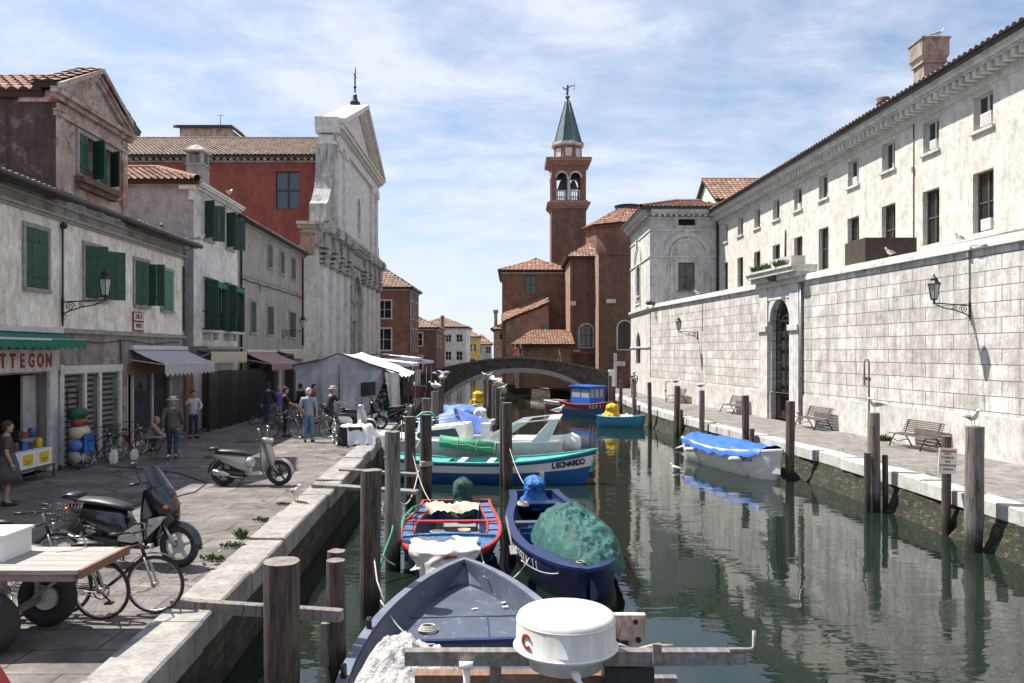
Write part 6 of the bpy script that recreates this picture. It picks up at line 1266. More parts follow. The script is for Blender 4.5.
for loc,rz,lab in [((9.38,16.2,1.56),-1.5,'gull facing the camera on the tall pale pile at the right edge'),((9.27,20.3,1.55),3.3-.1,'gull in profile on the knotty pile'),((8.1,34,1.45),-.4,'gull on the pile halfway along the right quay'),((7.75,37.5,1.5),-.3,'gull on the double width dark pile'),((7.08,46,1.35),-.3,'gull on the pale pile near the pavilion'),
    (tuple(wt(884.5)),-2.9,'gull on the wall coping in front of the dark brown box'),(tuple(FW.pt(sw(35.9),6.86,.1)+V((0,1.1,0))),-2.7,'gull on the ledge over the arched gate'),(tuple(wt(694)),2.9,'gull on the wall coping near the pavilion'),(tuple(wt(953)),-2.6,'gull on the wall coping below the tall window near the right edge'),((16.9,31.5,15.5),-.4,'gull on the rooftop chimney'),
    (tuple(F1.pt(s1(30.6),7.25,.5)),.3,'gull at the far end of the cream house gutter'),((-12.5,35.2,9.95),1.2,'gull on the eave corner of the white house with dark shutters'),(tuple(P(211,144.5,60)+V((0,0,-.1))),0,'gull high on the tiled church roof'),
    ((-4.42,16.3,.03),-.9,'white gull standing on the kerb beside the plank'),((-2.95,30.2,1.6),3.0,'gull on the pile by the market stall facing left'),((-2.85,30.5,1.6),2.2,'second gull squeezed onto the pile by the market stall'),
    ((-1.5,44.5,1.6),2.8,'leftmost gull of the midstream piles'),((-1.2,43.5,1.6),-1.0,'gull on the broad pile in midstream'),((-.95,42.5,1.36),2.6,'gull on the shorter midstream pile'),((-.72,41,1.3),-.4,'gull on the dark midstream pile'),((-.4,34,1.34),-.5,'nearest gull of the midstream row'),((1.55,26.6,.95),-.2,'gull perched on the radar arch of the white cruiser'),
    ((5.6,27.2,WZ-.14),2.6,'gull floating left of the white boat with blue cover'),((7.0,33.0,WZ-.14),.4,'gull floating farther off behind the white boat')]:
    place(GP,loc,rz,lab)
GW=gull_proto(True);place(GW,(-3.0,33.5,1.82),2.6,'gull with raised wings on the slim pile by the stall');place(GW,(-2.7,31.5,1.9),.4,'gull landing with raised wings beside the market stall')
GD=gull_proto(False,True);place(GD,tuple(F1.pt(s1(27.1),7.25,.45)),2.0,'small dark pigeon on the gutter of the cream house',None,.75);GD['category']='pigeon';GD.name='pigeon';del GD['group']
# ---------------------------------------------------------------- benches, lamps, sign, pole
def bench():
    t=thing('bench',(0,0,0),'bench','bench','slatted benches against the white wall')   # local: sitter faces -X
    for y in(-.8,.8):
        mb=MB();mb.tube([(-.42,y,0),(-.33,y,.22),(-.22,y,.40),(.02,y,.40),(.15,y,.45),(.27,y,.84),(.36,y,.86)],.022,6);mb.tube([(.38,y,0),(.26,y,.2),(.12,y,.40)],.022,6);mb.tube([(-.3,y,.25),(-.1,y,.14),(.1,y,.2),(.24,y,.2)],.014,5);mb.build('leg',T['iron'],t)
    mb=MB()
    for k in range(7):mb.box((-.36+k*.072,-.95,.415-.02*math.sin(k*.6)),(-.36+k*.072+.05,.95,.44-.02*math.sin(k*.6)))
    mb.build('seat',T['benchwood'],t);mb=MB()
    for k in range(7):
        z=.50+k*.058;x=.16+k*.027;mb.cbox((x,0,z),(.022,1.9,.042),0,0,.25)
    mb.build('backrest',T['benchwood'],t);return t
BP=bench();wa=math.atan2(1,.125)-PI/2
wa=math.atan(.125)
for (x,y),lb_ in zip(((13.0,25.6),(12.2,32.2),(11.2,40.2),(10.05,48.6)),('slatted bench right of the gate, nearest to the camera','slatted bench just right of the arched gate','slatted bench just left of the arched gate','farthest slatted bench near the white pavilion')):place(BP,(x,y,.0),wa,lb_)
def lamp():
    t=thing('wall_lamp',(0,0,0),'lamp','wall lamp','lantern lamps on scrolled iron brackets')  # local +X away from wall
    mb=MB();mb.tube([(0,0,.0),(.4,0,.02),(1.15,0,.06)],.02,6);mb.tube([(0,0,-.32),(.25,0,-.22),(.5,0,-.14),(.85,0,-.08),(1.1,0,.02)],.018,6);mb.bar((0.01,0,-.4),(.01,0,.1),.05,.03)
    mb.tube([(.2+.13*(1-k/26)*math.cos(k*.5),0,-.12+.13*(1-k/26)*math.sin(k*.5)) for k in range(24)],.013,5);mb.tube([(.5+.08*(1-k/22)*math.cos(-k*.5),0,-.06+.08*(1-k/22)*math.sin(-k*.5)) for k in range(20)],.011,5);mb.tube([(.05+.06*math.cos(k*.5),0,-.4+.06*math.sin(k*.5)) for k in range(11)],.012,5);mb.build('bracket',T['iron'],t)
    mb=MB();mb.lathe((1.15,0,.08),[(.03,-.06),(.03,.06),(.10,.08),(.10,.11)],8,False);c=V((1.15,0,.19))
    for k in range(6):
        a=2*PI*k/6;mb.cyl(c+V((.10*math.cos(a),.10*math.sin(a),0)),c+V((.17*math.cos(a),.17*math.sin(a),.42)),.01,n=5)
    mb.lathe(c+V((0,0,.42)),[(.2,0),(.2,.03),(.11,.12),(.11,.16),(.13,.17),(.03,.25),(.03,.3),(.0,.34)],6,False);ln=mb.build('lantern_frame',T['iron'],t)
    mb=MB();mb.lathe(c,[(.095,0),(.162,.42)],6,False);mb.build('lantern_glass',T['lampglass'],ln);return t
LP_=lamp()
place(LP_,tuple(F1.pt(s1(21.5),4.45,.02)),0,'black lantern on scrolled bracket across the green shutters of the cream house');place(LP_,tuple(FW.pt(sw(23.9),4.5,.02)),PI+.12,'lantern on scrolled bracket on the white wall right of the brown box');place(LP_,tuple(FW.pt(sw(46.7),4.25,.02)),PI+.12,'lantern on the white wall left of the arched gate');place(LP_,tuple(F3.pt(s3(45.5),4.3,.02)),0,'small lantern on the plain grey house above the faded red awning')
m=MB();x=sw(23.9);m.tube([FW.pt(x,4.6,.03),FW.pt(x,5.95,.03),FW.pt(x,6.05,.03)],.018,6);m.bar(FW.pt(x,5.95,.05),FW.pt(x,6.15,.05),.14,.12);m.tube([FW.pt(x,6.1,.06),FW.pt(x+.3,6.25,.2),FW.pt(x+.9,6.2,.15)],.015,5);tag(m.build('conduit',T['zinc']),'conduit and junction box above the lantern right of the brown box','conduit')
m=MB();x=sw(45.9);m.tube([FW.pt(x,4.3,.03),FW.pt(x,5.9,.03)],.018,6);tag(m.build('conduit',T['gutter']),'thin conduit above the lantern left of the gate','conduit')
sg=thing('notice_sign',(9.52,17.4,.42),'white notice with red heading nailed to the thin leaning pile','sign',None,.18)
mb=MB();mb.cbox((0,0,.3),(.44,.02,.56),0,0,.06);mb.build('board',T['signwhite'],sg)
mb=MB();mb.cbox((.02,-.0125,.51),(.36,.003,.035),0,0,.06);mb.build('heading',T['red'],sg)
for k,s_ in enumerate(('DIVIETO','DI ORMEGGIO','SENZA','AUTORIZZAZIONE','COMUNALE')):put_text(s_,.062,T['ink' if k else 'red'],'lettering',sg,V((.0+.0,-.0125,.455-k*.085)),(1,0,-.06),(0.06,0,1),depth=.001,off=.001,squeeze=.75,world=False)
m=MB();m.tube([(11.75,26.2,0),(11.75,26.2,2.75),(11.72,26.2,2.85),(11.62,26.2,2.85),(11.6,26.2,2.7),(11.6,26.2,2.0)],.03,7);m.bar((11.75,26.1,2.2),(11.5,26.1,2.25),.08,.1);m.bar((11.75,26.15,0),(11.75,26.15,.15),.2,.2);tag(m.build('standpipe',T['plank']),'thin dark standpipe with bent top near the white wall','pipe')
for k,(x,y) in enumerate(((10.2,52.5),(9.9,51.2))):
    m=MB();m.tube([(x,y,0),(x,y,1.1),(x+.12,y,1.25),(x+.25,y,1.2)],.03,6);m.bar((x-.1,y,.6),(x+.1,y,.6),.05,.05);tag(m.build('water_pipe',T['gutter']),['dark curved pipe by the corner of the white pavilion','second curved pipe standing nearer along the white wall foot'][k],'pipe')
for k,(x,y) in enumerate(((8.28,34.2),(7.9,38.2))):
    m=MB();m.tube([(x+.5,y,.05),(x-.05,y,.05),(x-.12,y,0),(x-.12,y,-.9)],.025,6);tag(m.build('mooring_rod',T['gutter']),['bent iron rod over the right kerb beside the gull pile','bent iron rod over the right kerb beyond the gull pile'][k],'rod')
m=MB();m.box((10.35,49.6,0),(10.8,50.1,.75));m.box((10.3,49.55,.75),(10.85,50.15,.8));tag(m.build('bench_shadow_box',T['gutter']),'dark square litter bin beside the farthest bench','bin')  # dark box added in place of the bench's shadow
# ---------------------------------------------------------------- vegetation tufts
def tuft(name,loc,r,h,n,label,seed,cat='weeds'):
    rr=random.Random(seed);mb=MB()
    for i in range(n):
        a=rr.uniform(0,2*PI);d=r*rr.random()**.6;p=V((d*math.cos(a),d*math.sin(a)*.7,0));l=h*rr.uniform(.4,1);t_=V((math.cos(a)*l*.8*rr.random(),math.sin(a)*l*.8*rr.random(),l*rr.uniform(.5,1)));s=t_.cross(V((0,0,1))).normalized()*rr.uniform(.012,.03) if t_.length>0 else V((.02,0,0))
        q=p+t_;mb.add([p-s*.4,p+s*.4,p+t_*.6+s,q,p+t_*.6-s],[(0,1,2,3,4)])
    mb.v=[V(loc)+p for p in mb.v];return tag(mb.build(name,T['leaf'],recalc=False),label,cat)
for i,(px,py,r,h,lb_) in enumerate(((213,560,.28,.12,'weed tuft on the kerb joint nearest the bicycles'),(232,547,.28,.12,'low weeds on the kerb joint beyond the front wheels'),(241,538,.14,.28,'taller leafy weed on the kerb joint'),(266,530,.2,.06,'flat weed patch on the kerb stone'),(261,521,.22,.1,'weeds on the kerb joint behind the black scooter'),(284,505,.22,.08,'small weeds on the kerb before the perched gull'),(325,482,.35,.07,'spread of weeds on the kerb beyond the perched gull'),(347,456,.4,.07,'weeds on the kerb in front of the sheeted crate'),(162,614,.2,.06,'weeds at the kerb edge below the front wheel'))):
    g=G(px,py);tuft('weed_tuft',(g.x,g.y,.02),r*.65,h*.6,110,lb_,i)
for i,(y,lb_) in enumerate(((37.9,'green shrub growing on the left end of the gate ledge'),(36.9,'small green shrub on the middle of the gate ledge'),(35.3,'dark bushy shrub on the ledge over the arched gate'))):tuft('shrub',tuple(FW.pt(sw(y),6.85,.3)),.3+.1*(i==2),.45,420,lb_,40+i,'shrub')
tuft('hanging_weed',tuple(FW.pt(sw(36.0),6.3,.5)),.2,.3,160,'weed hanging from the cornice over the gate',50);tuft('weed_tuft',tuple(FW.pt(sw(27.9),0,.3)),.2,.3,200,'tuft of weeds at the foot of the white wall between two benches',51);tuft('weed_tuft',tuple(FW.pt(sw(55),6.35,.3)),.3,.4,220,'green weeds on the wall top beside the pavilion',52)
# ---------------------------------------------------------------- two wheelers
def wheel(parent,x,r,tr,rimm,spokes=5,y=0,wire=False,z=None):
    z=r if z is None else z;mb=MB()
    mb.torus((x,y,z),(0,1,0),r-tr*1.7,.014 if wire else .022,30,6);mb.cyl((x,y-.05,z),(x,y+.05,z),.03 if wire else .05,n=10)
    if wire:
        for k in range(20):
            a=2*PI*k/20;mb.cyl((x+.02*math.cos(a+1),y+(.03 if k%2 else -.03),z+.02*math.sin(a+1)),(x+(r-tr*1.8)*math.cos(a),y,z+(r-tr*1.8)*math.sin(a)),.0016,n=3,caps=False)
    else:
        for k in range(spokes):
            a=2*PI*k/spokes+.3;mb.bar((x,y,z),(x+(r-tr*1.6)*math.cos(a),y,z+(r-tr*1.6)*math.sin(a)),.03,.05,(0,1,0))
        mb.cyl((x,y-.035,z),(x,y-.03,z),.09,n=16)
    w_=mb.build('wheel',T[rimm],parent);mb=MB();mb.torus((x,y,z),(0,1,0),r-tr,tr,36,8);mb.build('tyre',T['rubber'],w_);return w_
def bicycle(framem='silver',basket=False,label='bicycle'):
    t=thing('bicycle',(0,0,0),label,'bicycle');r=.345
    wheel(t,-.52,r,.02,'alu',wire=True);wheel(t,.55,r,.02,'alu',wire=True)
    mb=MB();bb=V((-.06,0,.28));st=V((-.2,0,.74));hd=V((.38,0,.82));hb=V((.43,0,.68));ra=V((-.52,0,.345))
    mb.tube([st,bb],.017,7);mb.tube([st+V((0,0,-.1)),hd],.017,7);mb.tube([bb,hb],.022,7);mb.tube([hd,hb],.021,7)
    for s in(-1,1):mb.tube([bb+V((0,s*.03,0)),ra+V((0,s*.05,0))],.009,5);mb.tube([st+V((0,s*.02,-.08)),ra+V((0,s*.05,0))],.008,5)
    mb.build('frame',T[framem],t);mb=MB()
    for s in(-1,1):mb.tube([hb+V((0,s*.03,0)),hb+V((.05,s*.055,-.12)),V((.55,s*.055,.345))],.015,6)
    mb.tube([hd,hd+V((-.04,0,.14))],.014,6);mb.build('fork',T['silver'],t)
    mb=MB();h=hd+V((-.04,0,.14));mb.tube([h+V((-.12,-.3,.05)),h+V((-.02,-.24,.05)),h+V((.05,-.1,.02)),h,h+V((.05,.1,.02)),h+V((-.02,.24,.05)),h+V((-.12,.3,.05))],.012,6)
    for s in(-1,1):mb.cyl(h+V((-.18,s*.32,.05)),h+V((-.05,s*.27,.05)),.018,n=7);mb.tube([h+V((0,s*.2,.06)),h+V((.07,s*.24,.02))],.006,4)
    mb.build('handlebar',T['black'],t)
    mb=MB();mb.ell([(-.36,0,.83,.09,.025),(-.3,0,.84,.1,.035),(-.16,0,.835,.05,.03),(-.06,0,.82,.02,.02)],10);mb.tube([st,(-.22,0,.82)],.013,6);mb.build('saddle',T['seat'],t)
    mb=MB();mb.torus(bb+V((0,-.04,0)),(0,1,0),.09,.008,20,5);mb.torus(ra+V((0,-.04,0)),(0,1,0),.035,.008,12,5);mb.tube([bb+V((0,-.04,.09)),ra+V((0,-.04,.035))],.005,4);mb.tube([bb+V((0,-.04,-.09)),ra+V((0,-.04,-.035))],.005,4)
    mb.bar(bb+V((0,-.06,0)),bb+V((.12,-.06,-.12)),.02,.015);mb.bar(bb+V((0,.06,0)),bb+V((-.12,.06,.12)),.02,.015);mb.cbox(bb+V((.12,-.1,-.12)),(.09,.08,.02));mb.cbox(bb+V((-.12,.1,.12)),(.09,.08,.02));mb.build('crankset',T['black'],t)
    mb=MB()
    for x,a0,a1 in((-.52,.2,2.7),(.55,.9,2.9)):
        vs=[]
        for k in range(15):
            a=lerp(a0,a1,k/14)
            for y in(-.03,0,.03):vs.append(V((x+.38*math.cos(a),y,.345+(.385 if y==0 else .375)*math.sin(a))))
        mb.add(vs,[(3*i+k,3*i+k+1,3*i+4+k,3*i+3+k) for i in range(14) for k in(0,1)],True)
    mb.build('mudguard',T['gutter'],t)
    mb=MB();mb.tube([(-.3,-.06,.74),(-.82,-.06,.74),(-.82,.06,.74),(-.3,.06,.74)],.007,5);mb.tube([(-.7,-.06,.74),(-.52,-.06,.36)],.005,4);mb.tube([(-.7,.06,.74),(-.52,.06,.36)],.005,4);mb.bar((-.32,0,.745),(-.82,0,.745),.03,.01);mb.build('carrier',T['black'],t)
    if basket:
        mb=MB()
        for z in(.82,.9,.98,1.05):
            s=.12+(z-.82)*.25;mb.tube([(.62-s,-s,z),(.62+s,-s,z),(.62+s,s,z),(.62-s,s,z)],.005,4,True)
        for k in range(8):
            for a,b in((1,0),(-1,0),(0,1),(0,-1)):
                u=-.9+k*.257;p=V((.62+.12*(a if a else u),.12*(b if b else u),.82));q=V((.62+.178*(a if a else u),.178*(b if b else u),1.05));mb.cyl(p,q,.003,n=3)
        mb.build('basket',T['black'],t)
    mb=MB();mb.tube([(-.45,-.08,.32),(-.38,-.22,.0)],.009,5);mb.build('kickstand',T['alu'],t)
    mb=MB();mb.ell([(.44,0,.8,.01,.01),(.47,0,.8,.03,.03),(.52,0,.8,.035,.035)],8);mb.build('headlight',T['chrome'],t);return t
BK=bicycle('silver');bg='bicycles standing on the left quay'
place(BK,(-5.30,9.22,0),-.03,'nearest silver bicycle with its front wheel beneath the cart top',bg);BK2=bicycle('gutter',True);BK2x=bicycle('gutter')
place(BK2x,(-4.78,9.42,0),.03,'dark bicycle whose front wheel stands just right of the nearest one',bg)
place(BK2,(-6.6,10.6,0),.02,'dark bicycle behind the cart at the left edge',bg);place(BK2,(-11.35,21.9,0),1.5,'dark bicycle leaning by the roller shutters, left one',bg);BK3=bicycle('maroon');place(BK3,(-11.3,23.6,0),1.45,'dark red bicycle by the roller shutters with loaded carrier',bg)
place(BK3,(-7.15,28.6,0),.1,'red bicycle between the grey haired man and the seated rider',bg);place(BK2,(-8.2,28.7,0),-.1,'dark bicycle held by the man in black',bg);place(BK,(-5.9,26.6,0),1.9,'pale bicycle seen from the front beside the sheeted crate',bg);place(BK2,(-10.9,34.5,0),1.2,'bicycle in the shade behind the couple',bg)
def scooter(kind='cream',label='scooter'):
    t=thing('scooter',(0,0,0),label,'scooter');r=.30 if kind=='cream' else .27;bm_={'cream':'cream','black':'blackpaint','white':'white'}[kind];wb=.65
    wheel(t,-wb,r,.055,'black' if kind=='cream' else 'silver');fw=wheel(t,wb,r,.05,'black' if kind=='cream' else 'silver')
    n=14
    def sec(x,zc,a,b,sq=.8):
        out=[]
        for i in range(n):
            u=2*PI*i/n;c,s=math.cos(u),math.sin(u);out.append(V((x,a*math.copysign(abs(c)**sq,c),zc+b*math.copysign(abs(s)**sq,s))))
        return out
    mb=MB();mb.loft([sec(*q) for q in((-.95,.72,.03,.02),(-.86,.70,.09,.06),(-.6,.62,.15,.12),(-.35,.56,.17,.17),(-.12,.50,.15,.2),(-.02,.42,.1,.16))]);bd=mb.build('rear_body',T[bm_],t)
    mb=MB();mb.ell([(-.82,0,.775,.08,.03),(-.72,0,.80,.13,.05),(-.45,0,.795,.15,.05),(-.3,0,.775,.14,.045),(-.1,0,.735,.10,.045),(-.02,0,.70,.03,.02)],14);mb.build('seat',T['seat'],t)
    mb=MB();mb.loft([sec(*q) for q in((-.12,.29,.14,.045),(.0,.27,.16,.05),(.25,.27,.16,.05),(.36,.30,.13,.05))]);mb.build('floorboard',T[bm_],t)
    # leg shield rising from the floor to the headset
    def ls(i,j):
        z=lerp(.28,.98,j);v=(i-.5)*2;w=.19*(.75+.5*math.sin(PI*min(1,j*.9+.08)));return V((lerp(.34,.36,j)+.10*math.sin(PI*j)*(1-v*v)-.02-.06*j+.0,v*w,z))
    mb=MB();mb.grid(ls,12,12);mb.grid(lambda i,j:ls(i,j)-V((.035,0,0)),12,12)
    for z,x,a,b in():pass
    mb.loft([[V((x+a*math.cos(2*PI*i/12),b*math.sin(2*PI*i/12),z)) for i in range(12)] for x,z,a,b in((.5,.42,.05,.07),(.48,.6,.09,.11),(.42,.8,.09,.12),(.37,.96,.07,.1),(.34,1.02,.06,.08))]);mb.build('leg_shield',T[bm_],t)
    mb=MB();mb.loft([[V((x+a*math.cos(2*PI*i/12),b*math.sin(2*PI*i/12),z)) for i in range(12)] for x,z,a,b in((.36,.98,.09,.1),(.35,1.05,.12,.14),(.33,1.1,.09,.11),(.3,1.12,.02,.03))]);hs=mb.build('headset',T[bm_ if kind!='cream' else 'cream'],t)
    mb=MB();mb.ball((.475 if kind=='cream' else .5,0,1.05 if kind=='cream' else .82),(.03,.075,.055),12,8);mb.build('headlight',T['lens'],t)
    mb=MB();mb.tube([(.22,-.34,1.08),(.28,-.26,1.09),(.33,-.1,1.08),(.33,.1,1.08),(.28,.26,1.09),(.22,.34,1.08)],.013,6)
    for s in(-1,1):mb.cyl((.2,s*.36,1.075),(.27,s*.27,1.085),.02,n=8);mb.tube([(.3,s*.25,1.1),(.36,s*.34,1.07)],.007,4)
    mb.build('handlebar',T['black'],t)
    for s in(-1,1):
        mb=MB();mb.tube([(.28,s*.24,1.1),(.27,s*.3,1.22),(.27,s*.34,1.3)],.007,5);mb.ell([(.25,s*.35,1.33,.05,.035),(.275,s*.35,1.33,.055,.04),(.3,s*.35,1.33,.02,.015)],10);mb.build('mirror',T['chrome' if kind=='cream' else 'black'],t)
    mb=MB()
    for s in(-1,1):mb.tube([(.47,s*.07,.55),(.56,s*.075,.42),(wb,s*.07,r)],.022,7)
    mb.build('fork',T['alu'],t)
    vs=[];mb=MB()
    for k in range(17):
        a=lerp(-.1,2.5,k/16)
        for j in range(5):
            v=(j-2)/2;vs.append(V((wb+(r+.045-.05*v*v)*math.cos(a),v*.075,r+(r+.045-.05*v*v)*math.sin(a))))
    mb.add(vs,[(5*i+k,5*i+k+1,5*i+6+k,5*i+5+k) for i in range(16) for k in range(4)],True);mb.build('front_fender',T[bm_],t)
    vs=[];mb=MB()
    for k in range(13):
        a=lerp(1.3,3.2,k/12)
        for j in range(3):v=(j-1);vs.append(V((-wb+(r+.07-.02*abs(v))*math.cos(a),v*.07,r+(r+.07-.02*abs(v))*math.sin(a))))
    mb.add(vs,[(3*i+k,3*i+k+1,3*i+4+k,3*i+3+k) for i in range(12) for k in range(2)],True);mb.build('rear_fender',T['black'],t)
    mb=MB();mb.tube([(-.15,-.12,.2),(-.4,-.15,.22),(-.5,-.16,.27)],.02,6);mb.ell([(-.85,-.17,.33,.03,.04),(-.82,-.17,.33,.05,.065),(-.6,-.17,.3,.055,.07),(-.48,-.17,.27,.04,.05),(-.44,-.17,.26,.01,.01)],12);mb.build('exhaust',T['alu'],t)
    mb=MB();mb.ell([(-.72,.0,.3,.08,.08),(-.5,.0,.28,.12,.11),(-.2,.0,.26,.12,.1),(-.08,0,.26,.05,.05)],10);mb.tube([(-.62,-.1,.33),(-.72,-.12,.62)],.022,6);mb.build('engine',T['black'],t)
    mb=MB()
    for s in(-1,1):mb.tube([(-.2,s*.08,.22),(-.26,s*.14,.0),(-.31,s*.14,.01)],.012,5)
    mb.build('centre_stand',T['black'],t)
    mb=MB();mb.ball((-.935,0,.70),(.03,.07,.035),10,6);mb.build('tail_light',T['redlens'],t)
    mb=MB();mb.tube([(-.7,-.1,.8),(-.98,-.09,.84),(-.98,.09,.84),(-.7,.1,.8)],.012,5);mb.ell([(-1.0,0,.85,.08,.02),(-.9,0,.87,.13,.035),(-.76,0,.86,.1,.03)],10);mb.build('rack',T['black'],t)
    if kind=='cream':
        mb=MB();mb.ball((-.02,-.06,.54),(.12,.13,.13),14,10);mb.build('side_cover',T['silver'],t)
    if kind=='black':
        mb=MB()
        def ws(i,j):v=(i-.5)*2;return V((lerp(.48,.30,j)-.09*v*v,v*.17*(1-.3*j*j),lerp(1.02,1.27,j)))
        mb.grid(ws,10,8);mb.grid(lambda i,j:ws(i,j)+V((.012,0,.005)),10,8);mb.build('windscreen',T['blackpaint'],t)
        mb=MB();mb.loft([[V((x+a*math.cos(2*PI*i/12),b*math.sin(2*PI*i/12),z)) for i in range(12)] for x,z,a,b in((.55,.5,.03,.05),(.52,.6,.12,.12),(.46,.78,.17,.17),(.38,.98,.16,.17),(.33,1.1,.1,.12))]);mb.build('front_fairing',T['blackpaint'],t)
        for s in(-1,1):
            mb=MB();mb.loft([[V((x,s*(.165+d),z-h_)),V((x,s*(.18+d),z)),V((x,s*(.165+d),z+h_)),V((x,s*(.12+d),z))] for x,z,h_,d in((-.1,.36,.03,0),(.1,.42,.10,.01),(.3,.5,.12,.02),(.5,.62,.05,.01),(.56,.66,.01,0))],True,True,False);mb.build('side_panel',T['silver'],t)
            mb=MB();mb.ball((.54,s*.13,.78),(.05,.03,.03),8,6);mb.ball((-.9,s*.1,.69),(.05,.035,.03),8,6);mb.build('indicator',T['orange'],t)
    if kind=='white':
        mb=MB();mb.box((-1.15,-.2,.88),(-.75,.2,1.15));mb.ell([(-1.15,0,1.15,.18,.02),(-.95,0,1.15,.2,.08),(-.75,0,1.15,.18,.02)],10);mb.build('top_box',T['black'],t)
    return t
place(scooter('cream'),(-6.05,18.5,0),.0,'champagne coloured scooter parked alone in the open on the quay','scooters parked on the quay');place(scooter('black'),(-5.52,11.62,0),-.2,'black and silver scooter with dark windscreen behind the bicycles','scooters parked on the quay',1.14)
sw_=scooter('white');place(sw_,(-6.0,29.9,0),.5,'white scooter with black top box behind the seated rider','scooters parked on the quay');sb_=scooter('black');place(sb_,(-5.9,31.8,0),.15,'black scooter just in front of the tent opening','scooters parked on the quay');place(sb_,(-5.3,33.9,0),2.9,'dark scooter in the mouth of the market tent','scooters parked on the quay')
# ---------------------------------------------------------------- cart, boxes, goods
ct=thing('flatbed_cart',(-5.3,8.6,0),'flat wooden cart with pale board top and four rubber wheels at the lower left','cart')
m=MB()
for k in range(5):m.box((-7.4,8.12+k*.2,.83),(-4.42,8.12+k*.2+.193,.87))
m.build('cart_top',T['tabletop'],ct,True)
m=MB();m.bar((-4.4,8.1,.835),(-4.4,9.13,.835),.04,.09);m.build('end_rail',T['wood'],ct,True)
m=MB();m.bar((-7.4,8.2,.78),(-4.5,8.2,.78),.05,.08);m.bar((-7.4,9.0,.78),(-4.5,9.0,.78),.05,.08);m.bar((-5.3,8.15,.33),(-5.3,9.1,.33),.06,.06);m.bar((-5.3,8.3,.3),(-5.3,8.3,.8),.05,.05);m.bar((-5.3,8.9,.3),(-5.3,8.9,.8),.05,.05);m.bar((-5.3,8.5,.33),(-4.7,8.5,.78),.03,.03);m.build('cart_frame',T['steel'],ct,True)
for x,y in((-5.35,8.12),(-5.25,9.0),(-7.0,8.12),(-7.0,9.0)):
    m=MB();m.cyl((x,y-.06,.33),(x,y+.06,.33),.13,n=18);m.cyl((x,y-.09,.33),(x,y+.09,.33),.04,n=10);w_=m.build('wheel',T['signcream'],ct,True);m=MB();m.torus((x,y,.33),(0,1,0),.235,.095,32,10);m.build('tyre',T['rubber'],w_,True)
m=MB();m.cbox((-5.75,8.7,1.0),(.7,.5,.26));m.cbox((-5.75,8.7,1.14),(.74,.54,.03));tag(m.build('foam_box',T['white']),'white box standing on the cart at the left edge','box')
rc=thing('covered_barrow',(-4.7,7.0,0),'red painted sloping barrow side in the bottom left corner','barrow');m=MB();m.loft([[V((-4.55-w,7.0-d,z)),V((-4.55+.0-.45*(z/.75),7.0-d,z)),V((-4.55-.45*(z/.75),7.0+d,z)),V((-4.55-w,7.0+d,z))] for z,w,d in((.0,1.2,.3),(.4,1.2,.28),(.72,1.2,.2))],True,True,False);m.build('side_panel',T['red'],rc,True);m=MB();m.torus((-5.3,7.0,.2),(0,1,0),.15,.05,20,8);m.build('wheel',T['rubber'],rc,True)
m=MB();m.box((-5.75,26.3,.02),(-4.95,26.9,.62));tag(m.build('crate',T['black']),'dark crate half hidden by a white sheet at the quay edge','crate')
m=MB()
def sh(i,j):
    a=i*2-1;b=j*2-1;x=-5.25+a*.62;y=26.62+b*.45;mm=max(abs(a)*.9,abs(b));z=.66+.08*noise.noise(V((i*4,j*4,1)))-(max(0,mm-.62)/.38)*.62+.04*math.sin(a*14)*mm
    if a<-.25 and b<-.3:z=max(z,.62);y=max(y,26.25)
    return V((x+(.15 if a>0 else 0)*mm,y,max(.02,z)))
m.grid(sh,40,30);tag(m.build('sheet',T['c_tent']),'white sheet thrown over the dark crate at the quay edge','sheet')
g_='goods displayed outside the shop'
for k,(y,c_) in enumerate(((18.1,'yellowcard'),(18.75,'yellowcard'),(19.4,'yellowcard'))):
    t=thing('display_box',(-11.55,y,.35),['white display box with yellow price card, leftmost outside the shop','middle white display box with yellow price card outside the shop','rightmost white display box with yellow price card by the shop pillar'][k],'display box',g_)
    m=MB();m.box((-11.8,y-.31,.35),(-11.4,y+.31,.75));m.build('box',T['white'],t,True);m=MB();m.box((-11.399,y-.2,.42),(-11.39,y+.2,.68));m.build('price_card',T['yellowcard'],t,True)
    for q in range(4):m=MB();m.box((-11.388,y-.15,.46+q*.055),(-11.385,y+(.12 if q%2 else .05),.48+q*.055));m.build('print_line',T['redtext'],t,True) if q<2 else None
m=MB()
for z in(.3,):m.box((-11.9,17.7,z),(-11.35,19.8,z+.04))
for x in(-11.85,-11.4):
    for y in(17.75,19.75):m.box((x,y,0),(x+.04,y+.04,.3))
tag(m.build('low_stand',T['brownframe']),'low wooden stand under the display boxes','stand')
cols=['navy','maroon','c_yellow','c_dgtarp','blue','pl_grey','gutter','brownframe']
rr=random.Random(4)
for k in range(14):
    y=17.9+ (k%7)*.28;z=.76 if k<7 else 1.03;h=rr.uniform(.14,.25);m=MB();x=-11.68+rr.uniform(-.05,.05);(m.cbox((x,y,z+h/2),(.2,.16,h),rr.uniform(-.4,.4)) if k%3 else m.lathe((x,y,z),[(.08,0),(.085,h*.9),(.03,h)],12));tag(m.build('packet',T[cols[(k*3)%8]]),'packaged goods heaped on the display boxes outside the shop','packet',g_)
for k in range(18):
    y=16+ (k%9)*.42;z=.53+.5*(k//9);m=MB();h=rr.uniform(.2,.36);a=F1.pt(s1(y),z,-1.1);m.lathe(a,[(.11,0),(.12,h*.8),(.05,h)],10);tag(m.build('jar',T[cols[k%8]]),'wares standing on the dim shelves inside the shop','jar','wares on the shop shelves')
rk=thing('display_rack',(-11.6,21.15,0),'black wheeled rack of rolls and bags left of the roller shutters','rack');m=MB()
